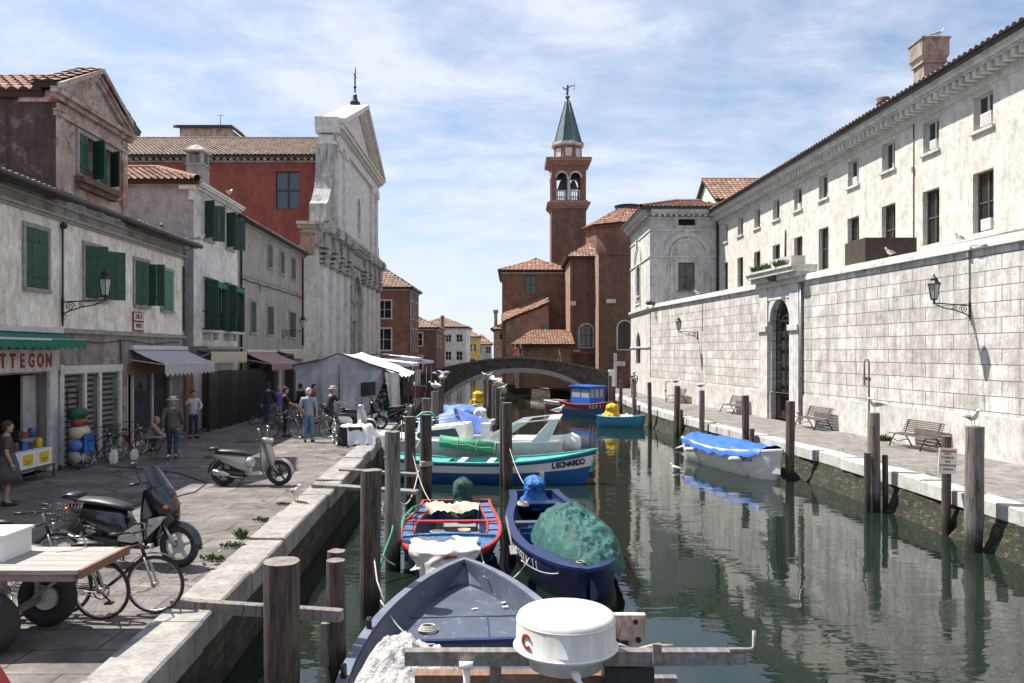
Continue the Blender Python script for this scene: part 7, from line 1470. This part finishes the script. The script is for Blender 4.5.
for y in(20.95,21.45):m.bar((-11.7,y,.1),(-11.7,y,2.1),.03,.03);m.bar((-11.95,y,.1),(-11.35,y,.1),.03,.03);m.ball((-11.4,y,.05),.05,8,6);m.ball((-11.9,y,.05),.05,8,6)
for z in(.5,.95,1.4,1.6):m.bar((-11.7,20.95,z),(-11.7,21.45,z),.03,.03)
m.build('rack_frame',T['iron'],rk,True)
for z,r,m_,lb_,x in((1.45,.15,'c_gtarp','green bagged item at the top of the black rack',-11.6),(1.22,.11,'maroon','dark red roll on the black rack',-11.55),(.95,.17,'c_cream','cream patterned roll on the black rack',-11.55),(.62,.16,'c_fadeblue','blue grey roll on the black rack',-11.55),(.3,.16,'pl_grey','grey roll at the bottom of the black rack',-11.55)):
    m=MB();m.ell([(-.28,0,0,.02,.02),(-.26,0,0,r,r),(.26,0,0,r,r),(.28,0,0,.02,.02)],14);mm=Matrix.Translation((x,21.25,z))@Matrix.Rotation(PI/2,4,'Z');m.v=[mm@p for p in m.v];tag(m.build('roll',T[m_]),lb_,'roll',g_)
m=MB();m.grid(lambda i,j:V((-11.34+.03*math.sin(i*9),lerp(21.1,21.6,i),.92-.5*j)),8,6);tag(m.build('blue_sheet',T['c_cyan']),'bright blue sheet hanging from the rack','sheet',g_)
for k,(x,y,h) in enumerate(((-11.1,22.2,.42),(-10.9,23.0,.33))):
    m=MB();m.loft([[V((x+a*w,y+b*w,z)) for a,b in((-.07,-.13),(.07,-.11),(.06,.12),(-.08,.14))] for z,w in((0,.8),(.1,1),(h*.6,.95),(h*.9,.5))],True,True,False);m.tube([(x-.03,y-.05,h*.88),(x,y,h+.06),(x+.03,y+.05,h*.88)],.007,4);tag(m.build('carrier_bag',T['white']),['white carrier bag beside the rack wheels','white carrier bag under the leaning bicycle'][k],'bag')
tr=thing('trestle_table',(-10.1,23.2,0),'small folding trestle with papers outside the glass shop front','trestle');m=MB();m.cbox((-10.1,23.2,.62),(.9,.45,.03));m.build('table_top',T['plank'],tr,True)
for s in(-1,1):
    for q in(-1,1):m=MB();m.bar((-10.1+s*.4,23.2+q*.2,0),(-10.1+s*.08,23.2+q*.2,.6),.045,.03);m.build('leg',T['wood' if s<0 else 'alu'],tr,True)
# ---------------------------------------------------------------- market tent and stalls
tn=thing('market_tent',(-7.4,37.5,0),'white market tent with grey side canvas and a rolled window flap','tent')
x0,x1,ya,yb=-9.6,-5.05,35.2,40.5;ze,zp=2.25,3.1;xm=-7.65
m=MB()
def rf(i,j):
    x=lerp(x0-.1,x1+.1,i);e=abs((x-xm)/(x0-xm if x<xm else x1-xm));y=lerp(ya-.1,yb,j);zl=2.5 if x<xm else 2.15
    return V((x,y,lerp(zp,zl,e**1.15)-.12*math.sin(PI*j)-.07*math.sin(PI*4*j)**2*e-.05*abs(math.sin(e*9))))
m.grid(rf,30,24);m.build('roof_canvas',T['c_tent'],tn,True)
m=MB();m.grid(lambda i,j:V((lerp(x0,-5.75,i),ya+.10*math.sin(i*26+2*j)*j+.35*noise.noise(V((i*4,j*2,0)))*j+.05*math.sin(i*55)*j+.12*math.sin(i*9+j*7),lerp(rf((lerp(x0,-5.75,i)-x0+.1)/(x1-x0+.2),0).z,.0 if i<.8 else lerp(.0,1.6,(i-.8)/.2),j))),40,14);m.grid(lambda i,j:V((x0+.03*math.sin(j*5),lerp(ya,yb,i),lerp(2.5,0,j))),10,6);m.build('side_canvas',T['c_tentwall'],tn,True)
m=MB();m.grid(lambda i,j:V((lerp(-5.6+.3*j,-4.98+.12*j,i),ya-.15+.08*math.sin(i*9+j*3)*(.4+j),lerp(2.2,.08,j))),16,14);m.build('corner_drape',T['c_beige' if False else 'c_white'],tn,True)
m=MB();m.grid(lambda i,j:V((lerp(-6.65,-6.0,i),ya-.2-.03*math.sin(i*3),lerp(1.75,1.15,j)+.05*i)),6,6);m.build('window_flap',T['gutter'],tn,True)
m=MB()
for x in(x0,xm,x1):
    for y in(ya,yb):m.cyl((x,y,0),(x,y,3.0 if x==xm else 2.2),.03,n=8)
m.tube([(x0-.1,ya-.12,2.5),(-8.6,ya-.12,2.72),(xm,ya-.12,3.08),(-6.4,ya-.12,2.62),(x1+.1,ya-.12,2.17)],.035,6);m.build('tent_frame',T['brownframe'],tn,True)
def stall(xc,yc,w,d,z,label,goods,slope=.25):
    t=thing('market_stall',(xc,yc,0),label,'market stall','market stalls along the left quay');m=MB()
    m.grid(lambda i,j:V((xc+(i-.5)*w,yc+(j-.5)*d,z+slope*(1-abs(i-.5)*2)-.06*math.sin(PI*j))),14,8);scallop(m,(xc-w/2,yc-d/2,z),(xc+w/2,yc-d/2,z),.18,8);scallop(m,(xc+w/2,yc-d/2,z),(xc+w/2,yc+d/2,z),.18,8);m.build('canopy',T['c_tent'],t,True)
    for a in(-1,1):
        for b in(-1,1):m=MB();m.cyl((xc+a*w*.46,yc+b*d*.46,0),(xc+a*w*.46,yc+b*d*.46,z),.03,n=6);m.build('leg',T['alu'],t,True)
    m=MB();m.box((xc-w*.42,yc-d*.3,.75),(xc+w*.42,yc+d*.3,.8));m.build('counter',T['brownframe'],t,True);m=MB();m.grid(lambda i,j:V((xc-w*.42+w*.84*i,yc-d*.31+.03*math.sin(i*22),.76*(1-j)+.02)),24,3);m.build('counter_skirt',T[goods],t,True)
    return t
stall(-7.6,43.6,4.6,3.4,2.5,'white canopied stall right behind the tent','c_dgtarp');stall(-8.0,48.6,4.6,3.4,2.75,'second white canopied stall behind the tent','gutter');stall(-7.6,54.2,4.2,3.4,2.5,'farthest white canopied stall before the bridge','maroon')
rr=random.Random(9)
for k in range(34):
    y=41.5+rr.random()*16;x=-7.0+rr.uniform(-1.2,1.3)-.06*(y-42);h=rr.uniform(.25,.8);z=.0 if rr.random()<.5 else .8;m=MB();m.cbox((x,y,z+h/2),(rr.uniform(.3,.7),rr.uniform(.3,.6),h),rr.uniform(0,1));tag(m.build('goods_crate',T[rr.choice(['gutter','brownframe','pl_grey','c_dgtarp','black','maroon','navy'])]),'dark crate of goods piled among the stalls','crate','crates piled among the market stalls')
m=MB();m.bar((-6.3,40.8,1.95),(-5.6,41.6,2.0),.02,.02)
for k in range(9):
    y=41+k*.35;m.grid(lambda i,j:V((-5.55+.06*math.sin(j*4+k),y+i*.28,2.15-j*(.5+.2*(k%3)))),4,5)
tag(m.build('hung_clothes',T['navy']),'dark clothes hanging from the edge of the stall behind the tent','clothes')
# ---------------------------------------------------------------- people (local: facing +Y, 1.75 m)
def person(loc,rz,h,label,shirt,trou,hair,pose='stand',hat=None,sleeve='short',skirt=None,bag=None,extra=None):
    t=thing('person',loc,label,'person',None,rz);s=h/1.75;t.scale=(s,s,s)
    Hp=V((0,0,.93));Ch=V((0,.0,1.28));Nk=V((0,-.01,1.47));hd=V((0,.02,1.63))
    sh={-1:V((-.185,-.01,1.40)),1:V((.185,-.01,1.40))};el={-1:V((-.25,-.03,1.12)),1:V((.25,-.03,1.12))};wr={-1:V((-.24,.06,.88)),1:V((.24,.06,.88))}
    hip={-1:V((-.09,0,.90)),1:V((.09,0,.90))};kn={-1:V((-.10,.02,.50)),1:V((.10,.02,.50))};an={-1:V((-.11,-.03,.09)),1:V((.11,-.03,.09))};toe={k:v+V((k*.03,.17,-.055)) for k,v in an.items()}
    if pose=='walk':
        kn={-1:V((-.09,.14,.52)),1:V((.09,.03,.50))};an={-1:V((-.09,.22,.10)),1:V((.09,-.26,.15))};toe={-1:V((-.1,.4,.06)),1:V((.1,-.10,.05))};el={-1:V((-.25,-.12,1.14)),1:V((.25,.02,1.12))};wr={-1:V((-.24,-.12,.90)),1:V((.22,.2,.95))}
    if pose=='phone':el[1]=V((.32,.05,1.22));wr[1]=V((.14,.1,1.52));el[-1]=V((-.3,.02,1.15));wr[-1]=V((-.12,.18,1.05))
    if pose=='reach':el[1]=V((.26,.18,1.17));wr[1]=V((.22,.42,1.10));el[-1]=V((-.26,.12,1.15));wr[-1]=V((-.2,.34,1.05))
    if pose=='ride':
        Hp=V((0,-.1,.95));Ch=V((0,.05,1.27));Nk=V((0,.10,1.46));hd=V((0,.14,1.62));sh={k:V((k*.185,.09,1.39)) for k in(-1,1)};el={k:V((k*.28,.25,1.2)) for k in(-1,1)};wr={k:V((k*.24,.46,1.12)) for k in(-1,1)}
        hip={k:V((k*.09,-.1,.92)) for k in(-1,1)};kn={-1:V((-.12,.28,.70)),1:V((.14,.25,.55))};an={-1:V((-.12,.15,.33)),1:V((.2,.12,.09))};toe={-1:V((-.12,.3,.28)),1:V((.22,.3,.035))}
    if pose=='crouch':
        Hp=V((0,-.12,.38));Ch=V((0,.02,.70));Nk=V((0,.12,.88));hd=V((0,.18,1.02));sh={k:V((k*.18,.1,.82)) for k in(-1,1)};el={k:V((k*.26,.28,.6)) for k in(-1,1)};wr={k:V((k*.12,.45,.5)) for k in(-1,1)}
        hip={k:V((k*.1,-.12,.36)) for k in(-1,1)};kn={k:V((k*.16,.28,.52)) for k in(-1,1)};an={k:V((k*.14,.02,.09)) for k in(-1,1)};toe={k:V((k*.16,.2,.035)) for k in(-1,1)}
    up=(Nk-Ch).normalized()
    # one continuous body
    vs=[Hp,lerp(Hp,Ch,.5),Ch,lerp(Ch,Nk,.55),Nk,lerp(Nk,hd,.4)];es=[(0,1),(1,2),(2,3),(3,4),(4,5)];rs=[(.14,.10),(.125,.09),(.15,.105),(.13,.085),.055,.052]
    for k in(-1,1):
        i=len(vs);vs+=[sh[k],lerp(sh[k],el[k],.5),el[k],lerp(el[k],wr[k],.5),wr[k]];es+=[(3,i),(i,i+1),(i+1,i+2),(i+2,i+3),(i+3,i+4)];rs+=[.062,.048,.042,.038,.026]
        i=len(vs);vs+=[hip[k],lerp(hip[k],kn[k],.5),kn[k],lerp(kn[k],an[k],.4),an[k],toe[k]];es+=[(0,i),(i,i+1),(i+1,i+2),(i+2,i+3),(i+3,i+4),(i+4,i+5)];rs+=[.09,.078,.055,.054,.038,.034]
    a,b=skin(vs,es,rs,1);mb=MB();mb.add(a,b,True)
    mb.ell([(0,0,0,.001,.001)],3) if False else None
    hv=[];n=14
    for z,rx,ry,oy in((-.115,.03,.035,.035),(-.10,.05,.06,.02),(-.06,.066,.085,.005),(0,.076,.098,0),(.05,.077,.10,-.005),(.09,.062,.082,-.008),(.118,.03,.04,-.01),(.124,.002,.002,-.01)):
        hv.append([hd+V((rx*math.cos(2*PI*i/n),oy+ry*math.sin(2*PI*i/n),z)) for i in range(n)])
    mb.loft(hv);mb.ell([(0,0,0,.001,.001)],3) if False else None
    mb.add([hd+V(p) for p in((0,.095,.03),(-.014,.095,-.018),(.014,.095,-.018),(0,.122,-.02),(0,.095,-.032))],[(0,1,3),(0,3,2),(1,4,3),(3,4,2)],True)
    for k in(-1,1):mb.ball(hd+V((k*.079,-.005,-.005)),(.012,.02,.032),6,5)
    for k in(-1,1):
        d=(wr[k]-el[k]).normalized();sd=V((0,1,0)).cross(d);sd=sd.normalized() if sd.length>.1 else V((1,0,0));fw=d.cross(sd).normalized()
        c=wr[k]+d*.045
        chainskin(mb,[[(*(wr[k]),.024),(*c,.028),(*(wr[k]+d*.085),.026)]],0)
        for f in range(4):
            o=(f-1.5)*.018;l=(.062,.075,.07,.055)[f];p=wr[k]+d*.085+fw*o;mb.tube([p,p+d*l*.5+sd*.006*k,p+d*l*.85-sd*.018*k],[.0085,.008,.006],5)
        p=c+fw*.026;mb.tube([p,p+fw*.025+d*.02,p+fw*.028+d*.05],[.01,.009,.007],5)
    mb.build('body',T['skin'],t)
    mb=MB()
    for k in(-1,1):mb.ball(hd+V((k*.03,.091,.008)),(.010,.006,.006),6,4)
    mb.build('eye',T['ink'],t);mb=MB();mb.cbox(hd+V((0,.088,-.055)),(.04,.01,.008));mb.build('mouth',quick('lip',(.3,.1,.09)),t)
    # clothes
    vs=[lerp(Hp,Ch,-.30),lerp(Hp,Ch,.12),lerp(Hp,Ch,.55),Ch,lerp(Ch,Nk,.6),lerp(Ch,Nk,.85)];es=[(0,1),(1,2),(2,3),(3,4),(4,5)];rs=[(.19,.15),(.185,.145),(.168,.128),(.182,.134),(.15,.105),.072]
    for k in(-1,1):
        i=len(vs);vs+=[sh[k],lerp(sh[k],el[k],.55),el[k] if sleeve=='long' else lerp(sh[k],el[k],.85)];es+=[(4,i),(i,i+1),(i+1,i+2)];rs+=[.082,.068,.058]
        if sleeve=='long':vs+=[lerp(el[k],wr[k],.9)];es+=[(i+2,i+3)];rs+=[.042]
    a,b=skin(vs,es,rs,1);mb=MB();mb.add(a,b,True);mb.build('shirt',shirt,t)
    if skirt:
        mb=MB();mb.lathe((0,0,0),[(.30,.48),(.25,.7),(.20,.92),(.16,1.05)],20);mb.build('skirt',skirt,t)
    else:
        vs=[lerp(Hp,Ch,.30),lerp(Hp,Ch,-.05)];es=[(0,1)];rs=[(.158,.12),(.172,.13)]
        for k in(-1,1):
            i=len(vs);vs+=[hip[k]-V((0,0,.02)),lerp(hip[k],kn[k],.5),kn[k],lerp(kn[k],an[k],.45),lerp(kn[k],an[k],.93)];es+=[(1,i),(i,i+1),(i+1,i+2),(i+2,i+3),(i+3,i+4)];rs+=[.108,.095,.074,.068,.064]
        a,b=skin(vs,es,rs,1);mb=MB();mb.add(a,b,True);mb.build('trousers',trou,t)
    for k in(-1,1):
        mb=MB();d=toe[k]-an[k];d.z=0;d.normalize();b_=an[k]-V((0,0,.05));mb.tube([b_-d*.05,b_+d*.04,b_+d*.13,b_+d*.21],[.038,.046,.046,.03],8);mb.build('shoe',T['seat'],t)
    if hair:
        mb=MB();vv=[];n=14
        for z,rx,ry,oy in((-.07,.06,.05,-.06),(-.02,.083,.085,-.03),(.03,.087,.10,-.018),(.07,.083,.103,-.012),(.105,.062,.082,-.012),(.132,.03,.04,-.012),(.14,.002,.002,-.012)):vv.append([hd+V((rx*math.cos(2*PI*i/n),oy+ry*math.sin(2*PI*i/n),z)) for i in range(n)])
        mb.loft(vv);mb.build('hair',hair,t)
    if hat:
        mb=MB();mb.lathe(hd+V((0,-.005,.06)),[(.17,-.01),(.165,.0),(.1,.012),(.095,.07),(.075,.095),(.0,.10)],22);mb.build('hat',hat,t)
        mb=MB();mb.lathe(hd+V((0,-.005,.06)),[(.1,.012),(.101,.035),(.096,.036)],22);mb.build('hat_band',T['ink'],t)
    return t
c_=quick
person((-9.72,22.8,0),.35,1.80,'man walking away in white hat, grey green gilet and jeans',c_('gilet_cloth',(.10,.10,.085)),c_('dark_denim',(.03,.05,.10)),c_('grey_hair',(.35,.34,.33)),'walk',c_('straw_hat',(.62,.6,.56)),'long')
person((-11.45,28.6,0),-2.4,1.72,'woman in pale blouse holding a hand to her face by the lattice fence',c_('pale_blouse',(.5,.46,.52)),c_('navy_trousers',(.02,.025,.05)),c_('auburn_hair',(.12,.05,.03)),'phone',None,'long')
person((-10.22,16.1,0),-.9,1.70,'woman in dark flowered dress cut by the left edge',c_('flowered_cloth',(.07,.06,.065)),T['skin'],c_('brown_hair',(.05,.03,.02)),'stand',None,'short',c_('flowered_skirt',(.075,.065,.07)))
person((-7.0,27.4,0),.1,1.86,'white haired man in light blue shirt and jeans seen from behind',c_('pale_blue_shirt',(.27,.33,.42)),c_('blue_denim',(.10,.19,.32)),c_('white_hair',(.6,.58,.55)),'stand')
person((-8.32,29.2,0),-1.3,1.82,'man all in black with glasses pushing a bicycle',c_('black_shirt',(.015,.015,.018)),c_('black_trousers',(.012,.012,.014)),c_('dark_hair',(.03,.025,.02)),'reach')
person((-10.1,33.0,0),.2,1.82,'man in dark jacket walking away beside a blonde woman',c_('dark_jacket',(.02,.022,.035)),c_('mid_denim',(.05,.08,.16)),c_('dark_hair',(.03,.02,.02)),'walk',None,'long')
person((-9.75,33.4,0),.2,1.68,'blonde woman in violet blue top and pale trousers',c_('violet_top',(.10,.12,.38)),c_('sand_trousers',(.42,.37,.32)),c_('blonde_hair',(.55,.38,.15)),'walk')
person((-6.72,29.3,0.05),-.9,1.78,'man in black with straw hat seated on a bicycle',c_('black_tee',(.016,.016,.018)),c_('charcoal_trousers',(.025,.025,.03)),c_('grey_hair2',(.25,.24,.23)),'ride',c_('straw_hat2',(.5,.44,.34)))
person((-9.7,36.6,0),.4,1.75,'person in light blue shirt standing in the shade behind the blonde woman',c_('lt_blue',(.3,.36,.45)),c_('dk',(.03,.03,.04)),c_('bh',(.04,.03,.02)),'stand')
person((-9.2,34.6,0),1.2,1.72,'dark clothed person at the left corner of the tent',c_('blk2',(.02,.02,.022)),c_('dk2',(.02,.02,.025)),c_('bh2',(.03,.02,.015)),'stand',None,'long')
person((-8.55,34.3,0),-1.6,1.72,'person in dark and red top in front of the tent canvas',c_('darkred_top',(.25,.04,.05)),c_('dk3',(.02,.03,.06)),c_('bh3',(.03,.02,.015)),'stand')
person((-11.3,24.9,0),-1.2,1.65,'fair haired person crouching outside the glass shop front',c_('beige_top',(.3,.22,.18)),c_('navy_tr2',(.03,.035,.07)),c_('fair_hair',(.4,.2,.1)),'crouch')
person((8.4,54.8,0),.1,1.78,'person in dark top and jeans with pale hat on the far right quay',c_('dark_violet_top',(.06,.055,.10)),c_('dk_denim2',(.04,.06,.12)),c_('wh2',(.4,.38,.36)),'walk',c_('white_cap',(.7,.7,.7)))
def bz(x):return top(x)-.75
person((.28,61.2,bz(.28)),1.2,1.72,'person in red top crossing the bridge',c_('red_top',(.5,.04,.04)),c_('dk4',(.03,.03,.05)),c_('bh4',(.04,.03,.02)),'walk')
person((.72,61.6,bz(.72)),1.4,1.75,'person in dark top crossing the bridge beside one in red',c_('dk_top',(.02,.03,.06)),c_('dk5',(.05,.06,.1)),c_('bh5',(.03,.03,.02)),'walk')
person((3.7,61.5,bz(3.7)-.1),1.3,1.72,'person whose head shows over the right side of the bridge',c_('gry_top',(.1,.1,.11)),c_('dk6',(.03,.03,.04)),c_('bh6',(.05,.03,.02)),'walk')
person((-7.9,44.8,0),2.5,1.7,'person standing under the stall canopy behind the tent',c_('st1',(.05,.04,.05)),c_('dk7',(.03,.03,.04)),c_('bh7',(.05,.03,.02)),'stand')
person((-5.3,58.5,0.0),1.8,1.7,'person in pink top near the left foot of the bridge',c_('pink_top',(.45,.2,.22)),c_('dk8',(.03,.03,.04)),c_('bh8',(.05,.03,.02)),'stand')
# aerials on the roofs
for k,(x,y,z,h) in enumerate(((-18.2,26.8,8.9,3.2),(-19.5,34.2,10.9,2.4))):
    m=MB();m.cyl((x,y,z),(x,y,z+h),.02,n=5);m.bar((x-.5,y,z+h-.2),(x+.6,y,z+h-.15),.02,.02)
    for q in range(5):m.bar((x-.4+q*.22,y-.2,z+h-.17),(x-.4+q*.22,y+.2,z+h-.17),.01,.01)
    tag(m.build('roof_aerial',T['zinc']),['thin television aerial behind the pedimented dormer','small television aerial on the white house with dark shutters'][k],'aerial')
# cable crossing the upper left sky

# ---------------------------------------------------------------- boat gear and small clutter
def gear(name,label,m,fn,cat=None):
    mb=MB();fn(mb);return tag(mb.build(name,T[m]),label,cat or name.replace('_',' '))
gear('oar','pale oar lying along the left side of the dark blue boat','plank',lambda m:(m.tube([(.0,14.2,-.36),(-.12,17.0,-.42)],.02,6),m.cbox((.02,13.9,-.36),(.12,.6,.02),.04)))
gear('oar','pale oar lying along the inside of the red ribbed boat','plank',lambda m:(m.tube([(-.62,15.1,-.66),(-.72,17.2,-.62)],.018,6),m.cbox((-.6,14.9,-.66),(.11,.5,.02),.04)))
gear('rope_coil','grey rope coil on the stern deck of the dark blue boat','rope',lambda m:[m.torus((.25,18.6,-.47+.02*k),(0.1,0,1),.14-.012*k,.014,18,5) for k in range(4)],'rope')
gear('rope_coil','pale rope coil on the floor of the red ribbed boat','rope',lambda m:[m.torus((-1.25,15.9,-.87+.02*k),(0,.1,1),.15-.015*k,.014,18,5) for k in range(4)],'rope')
gear('rope_coil','rope coil lying on the grey blue foredeck beside the hatch','rope',lambda m:[m.torus((-1.15,10.9,-.70+.018*k),(0,.1,1),.13-.014*k,.012,18,5) for k in range(4)],'rope')
gear('fish_crate','blue plastic crate in the dark blue boat','blue',lambda m:(m.box((.15,16.6,-.9),(.55,17.1,-.885)),m.box((.15,16.6,-.885),(.17,17.1,-.68)),m.box((.53,16.6,-.885),(.55,17.1,-.68)),m.box((.17,16.6,-.885),(.53,16.62,-.68)),m.box((.17,17.08,-.885),(.53,17.1,-.68))),'crate')
gear('fish_crate','grey plastic crate under the thwart of the red ribbed boat','pl_grey',lambda m:(m.box((-1.75,15.5,-.9),(-1.4,15.95,-.72)),m.box((-1.77,15.48,-.72),(-1.38,15.97,-.70))),'crate')
for p,q,s,l in (((-2.2,12.2,.2),(-1.9,12.9,-.35),.05,'short rope from the tall rough pile to the bow of the grey blue boat'),((-.1,23.3,.4),(.5,20.2,-.45),.25,'rope from the central pile to the stern of the dark blue boat'),((-2.2,14.8,.5),(-2.1,17.2,-.35),.2,'rope from the worn pile to the red ribbed boat'),((-2.6,20.6,.6),(-1.9,18.6,-.4),.2,'rope from the hose draped pair of piles to the red ribbed boat'),((8.72,25,.2),(8.2,26,-.3),.06,'rope from the pile to the white boat with blue cover'),((-2.95,27.5,.6),(-3.2,25.2,-.1),.12,'rope from the blackened pile to the long blue and white boat'),((.15,13.2,-.35),(.9,12.9,-.45),.12,'frayed rope under the bow of the dark blue boat')):ropething(sag(p,q,s),.012,l)
for k,(x,y,l) in enumerate(((-3.0,24.65,'white fender hanging on the long blue and white boat left end'),(.9,24.3,'white fender hanging on the long blue and white boat near the lettering'))):gear('fender',l,'gel',lambda m:m.lathe((x,y-.02,WZ+.12),[(.02,0),(.08,.05),(.09,.25),(.06,.36),(.015,.42)],12))
rr=random.Random(77)
for k in range(22):
    y=rr.uniform(8.5,32);x=KL(y)-rr.uniform(.7,6.0);m=MB();m.cbox((x,y,.008),(rr.uniform(.03,.09),rr.uniform(.02,.06),.008),rr.uniform(0,3));tag(m.build('litter',T[rr.choice(['signwhite','pl_grey','brownframe'])]),'small scrap of litter on the left quay paving','litter','litter scattered on the left quay')
m=MB();m.tube([(-8.2,15.5,.012),(-7.4,16.2,.014),(-7.0,17.6,.012),(-7.2,18.8,.012),(-8.6,20.4,.012),(-11.0,21.6,.012)],.012,5);tag(m.build('ground_cable',T['gutter']),'dark cable trailing across the paving towards the shop','cable')
for k,(x,y) in enumerate(((-8.8,23.5),(-9.2,27.5))):
    m=MB();m.lathe((x,y,.004),[(.0,.004),(.3,.004),(.31,0)],24);tag(m.build('manhole_cover',T['gutter']),['round dark manhole cover near the man in the white hat','round dark manhole cover farther along the quay'][k],'manhole cover')
# ---------------------------------------------------------------- camera, light, sky
cam=bpy.data.cameras.new('camera');co=bpy.data.objects.new('camera',cam);COL.objects.link(co);co.location=(0,0,CZ);co.rotation_euler=(R(90),0,0)
cam.sensor_width=36;cam.lens=FP/1024*36;cam.shift_y=(HY-341.5)/1024.0;cam.clip_end=4000;cam.clip_start=.05;S.camera=co
sd=V((-1,.4,1.8)).normalized()
sl=bpy.data.lights.new('sun','SUN');sl.energy=4.6;sl.angle=R(.53);sl.color=(1,.95,.88);so=bpy.data.objects.new('sun',sl);COL.objects.link(so);so.rotation_euler=sd.to_track_quat('Z','Y').to_euler();so.location=(-20,10,40)
w=bpy.data.worlds.new('World');S.world=w;w.use_nodes=True;nt=w.node_tree;bg=nt.nodes['Background'];out=nt.nodes['World Output']
sky=nt.nodes.new('ShaderNodeTexSky');sky.sky_type='NISHITA';sky.sun_disc=False;sky.sun_elevation=math.asin(sd.z);sky.sun_rotation=math.atan2(sd.x,sd.y);sky.air_density=1.0;sky.dust_density=.6;sky.altitude=0
L(nt,sky.outputs[0],bg.inputs[0]);bg.inputs[1].default_value=.078
tc=nt.nodes.new('ShaderNodeTexCoord');s=nt.nodes.new('ShaderNodeSeparateXYZ');L(nt,tc.outputs['Generated'],s.inputs[0])
zz=nt.nodes.new('ShaderNodeMath');zz.operation='MAXIMUM';L(nt,s.outputs[2],zz.inputs[0]);zz.inputs[1].default_value=0
za=nt.nodes.new('ShaderNodeMath');za.operation='ADD';L(nt,zz.outputs[0],za.inputs[0]);za.inputs[1].default_value=.16
dx=nt.nodes.new('ShaderNodeMath');dx.operation='DIVIDE';L(nt,s.outputs[0],dx.inputs[0]);L(nt,za.outputs[0],dx.inputs[1])
dy=nt.nodes.new('ShaderNodeMath');dy.operation='DIVIDE';L(nt,s.outputs[1],dy.inputs[0]);L(nt,za.outputs[0],dy.inputs[1])
cv=nt.nodes.new('ShaderNodeCombineXYZ');L(nt,dx.outputs[0],cv.inputs[0]);L(nt,dy.outputs[0],cv.inputs[1])
n1=noi(nt,.9,(1,1.15,1),9,.6,cv.outputs[0],.35);n2=noi(nt,3.2,(1,1.5,1),9,.66,cv.outputs[0],.4)
ad=nt.nodes.new('ShaderNodeMath');ad.operation='MULTIPLY_ADD';L(nt,n2,ad.inputs[0]);ad.inputs[1].default_value=.45;L(nt,n1,ad.inputs[2])
fac=ramp(nt,ad.outputs[0],[(.56,.10),(.70,.50),(.82,1.0)])
hz_=nt.nodes.new('ShaderNodeMapRange');L(nt,zz.outputs[0],hz_.inputs[0]);hz_.inputs[1].default_value=0;hz_.inputs[2].default_value=.16;hz_.inputs[3].default_value=.8;hz_.inputs[4].default_value=0
mx=nt.nodes.new('ShaderNodeMath');mx.operation='MAXIMUM';L(nt,fac,mx.inputs[0]);L(nt,hz_.outputs[0],mx.inputs[1]);fac=mx.outputs[0]
b2=nt.nodes.new('ShaderNodeBackground');b2.inputs[0].default_value=(.80,.86,1.0,1);b2.inputs[1].default_value=.50
ms=nt.nodes.new('ShaderNodeMixShader');L(nt,fac,ms.inputs[0]);L(nt,bg.outputs[0],ms.inputs[1]);L(nt,b2.outputs[0],ms.inputs[2]);L(nt,ms.outputs[0],out.inputs[0])
vs=S.view_settings;vs.view_transform='Standard';vs.look='None';vs.gamma=1;vs.use_curve_mapping=False;vs.exposure=1.06
S.render.engine='CYCLES'
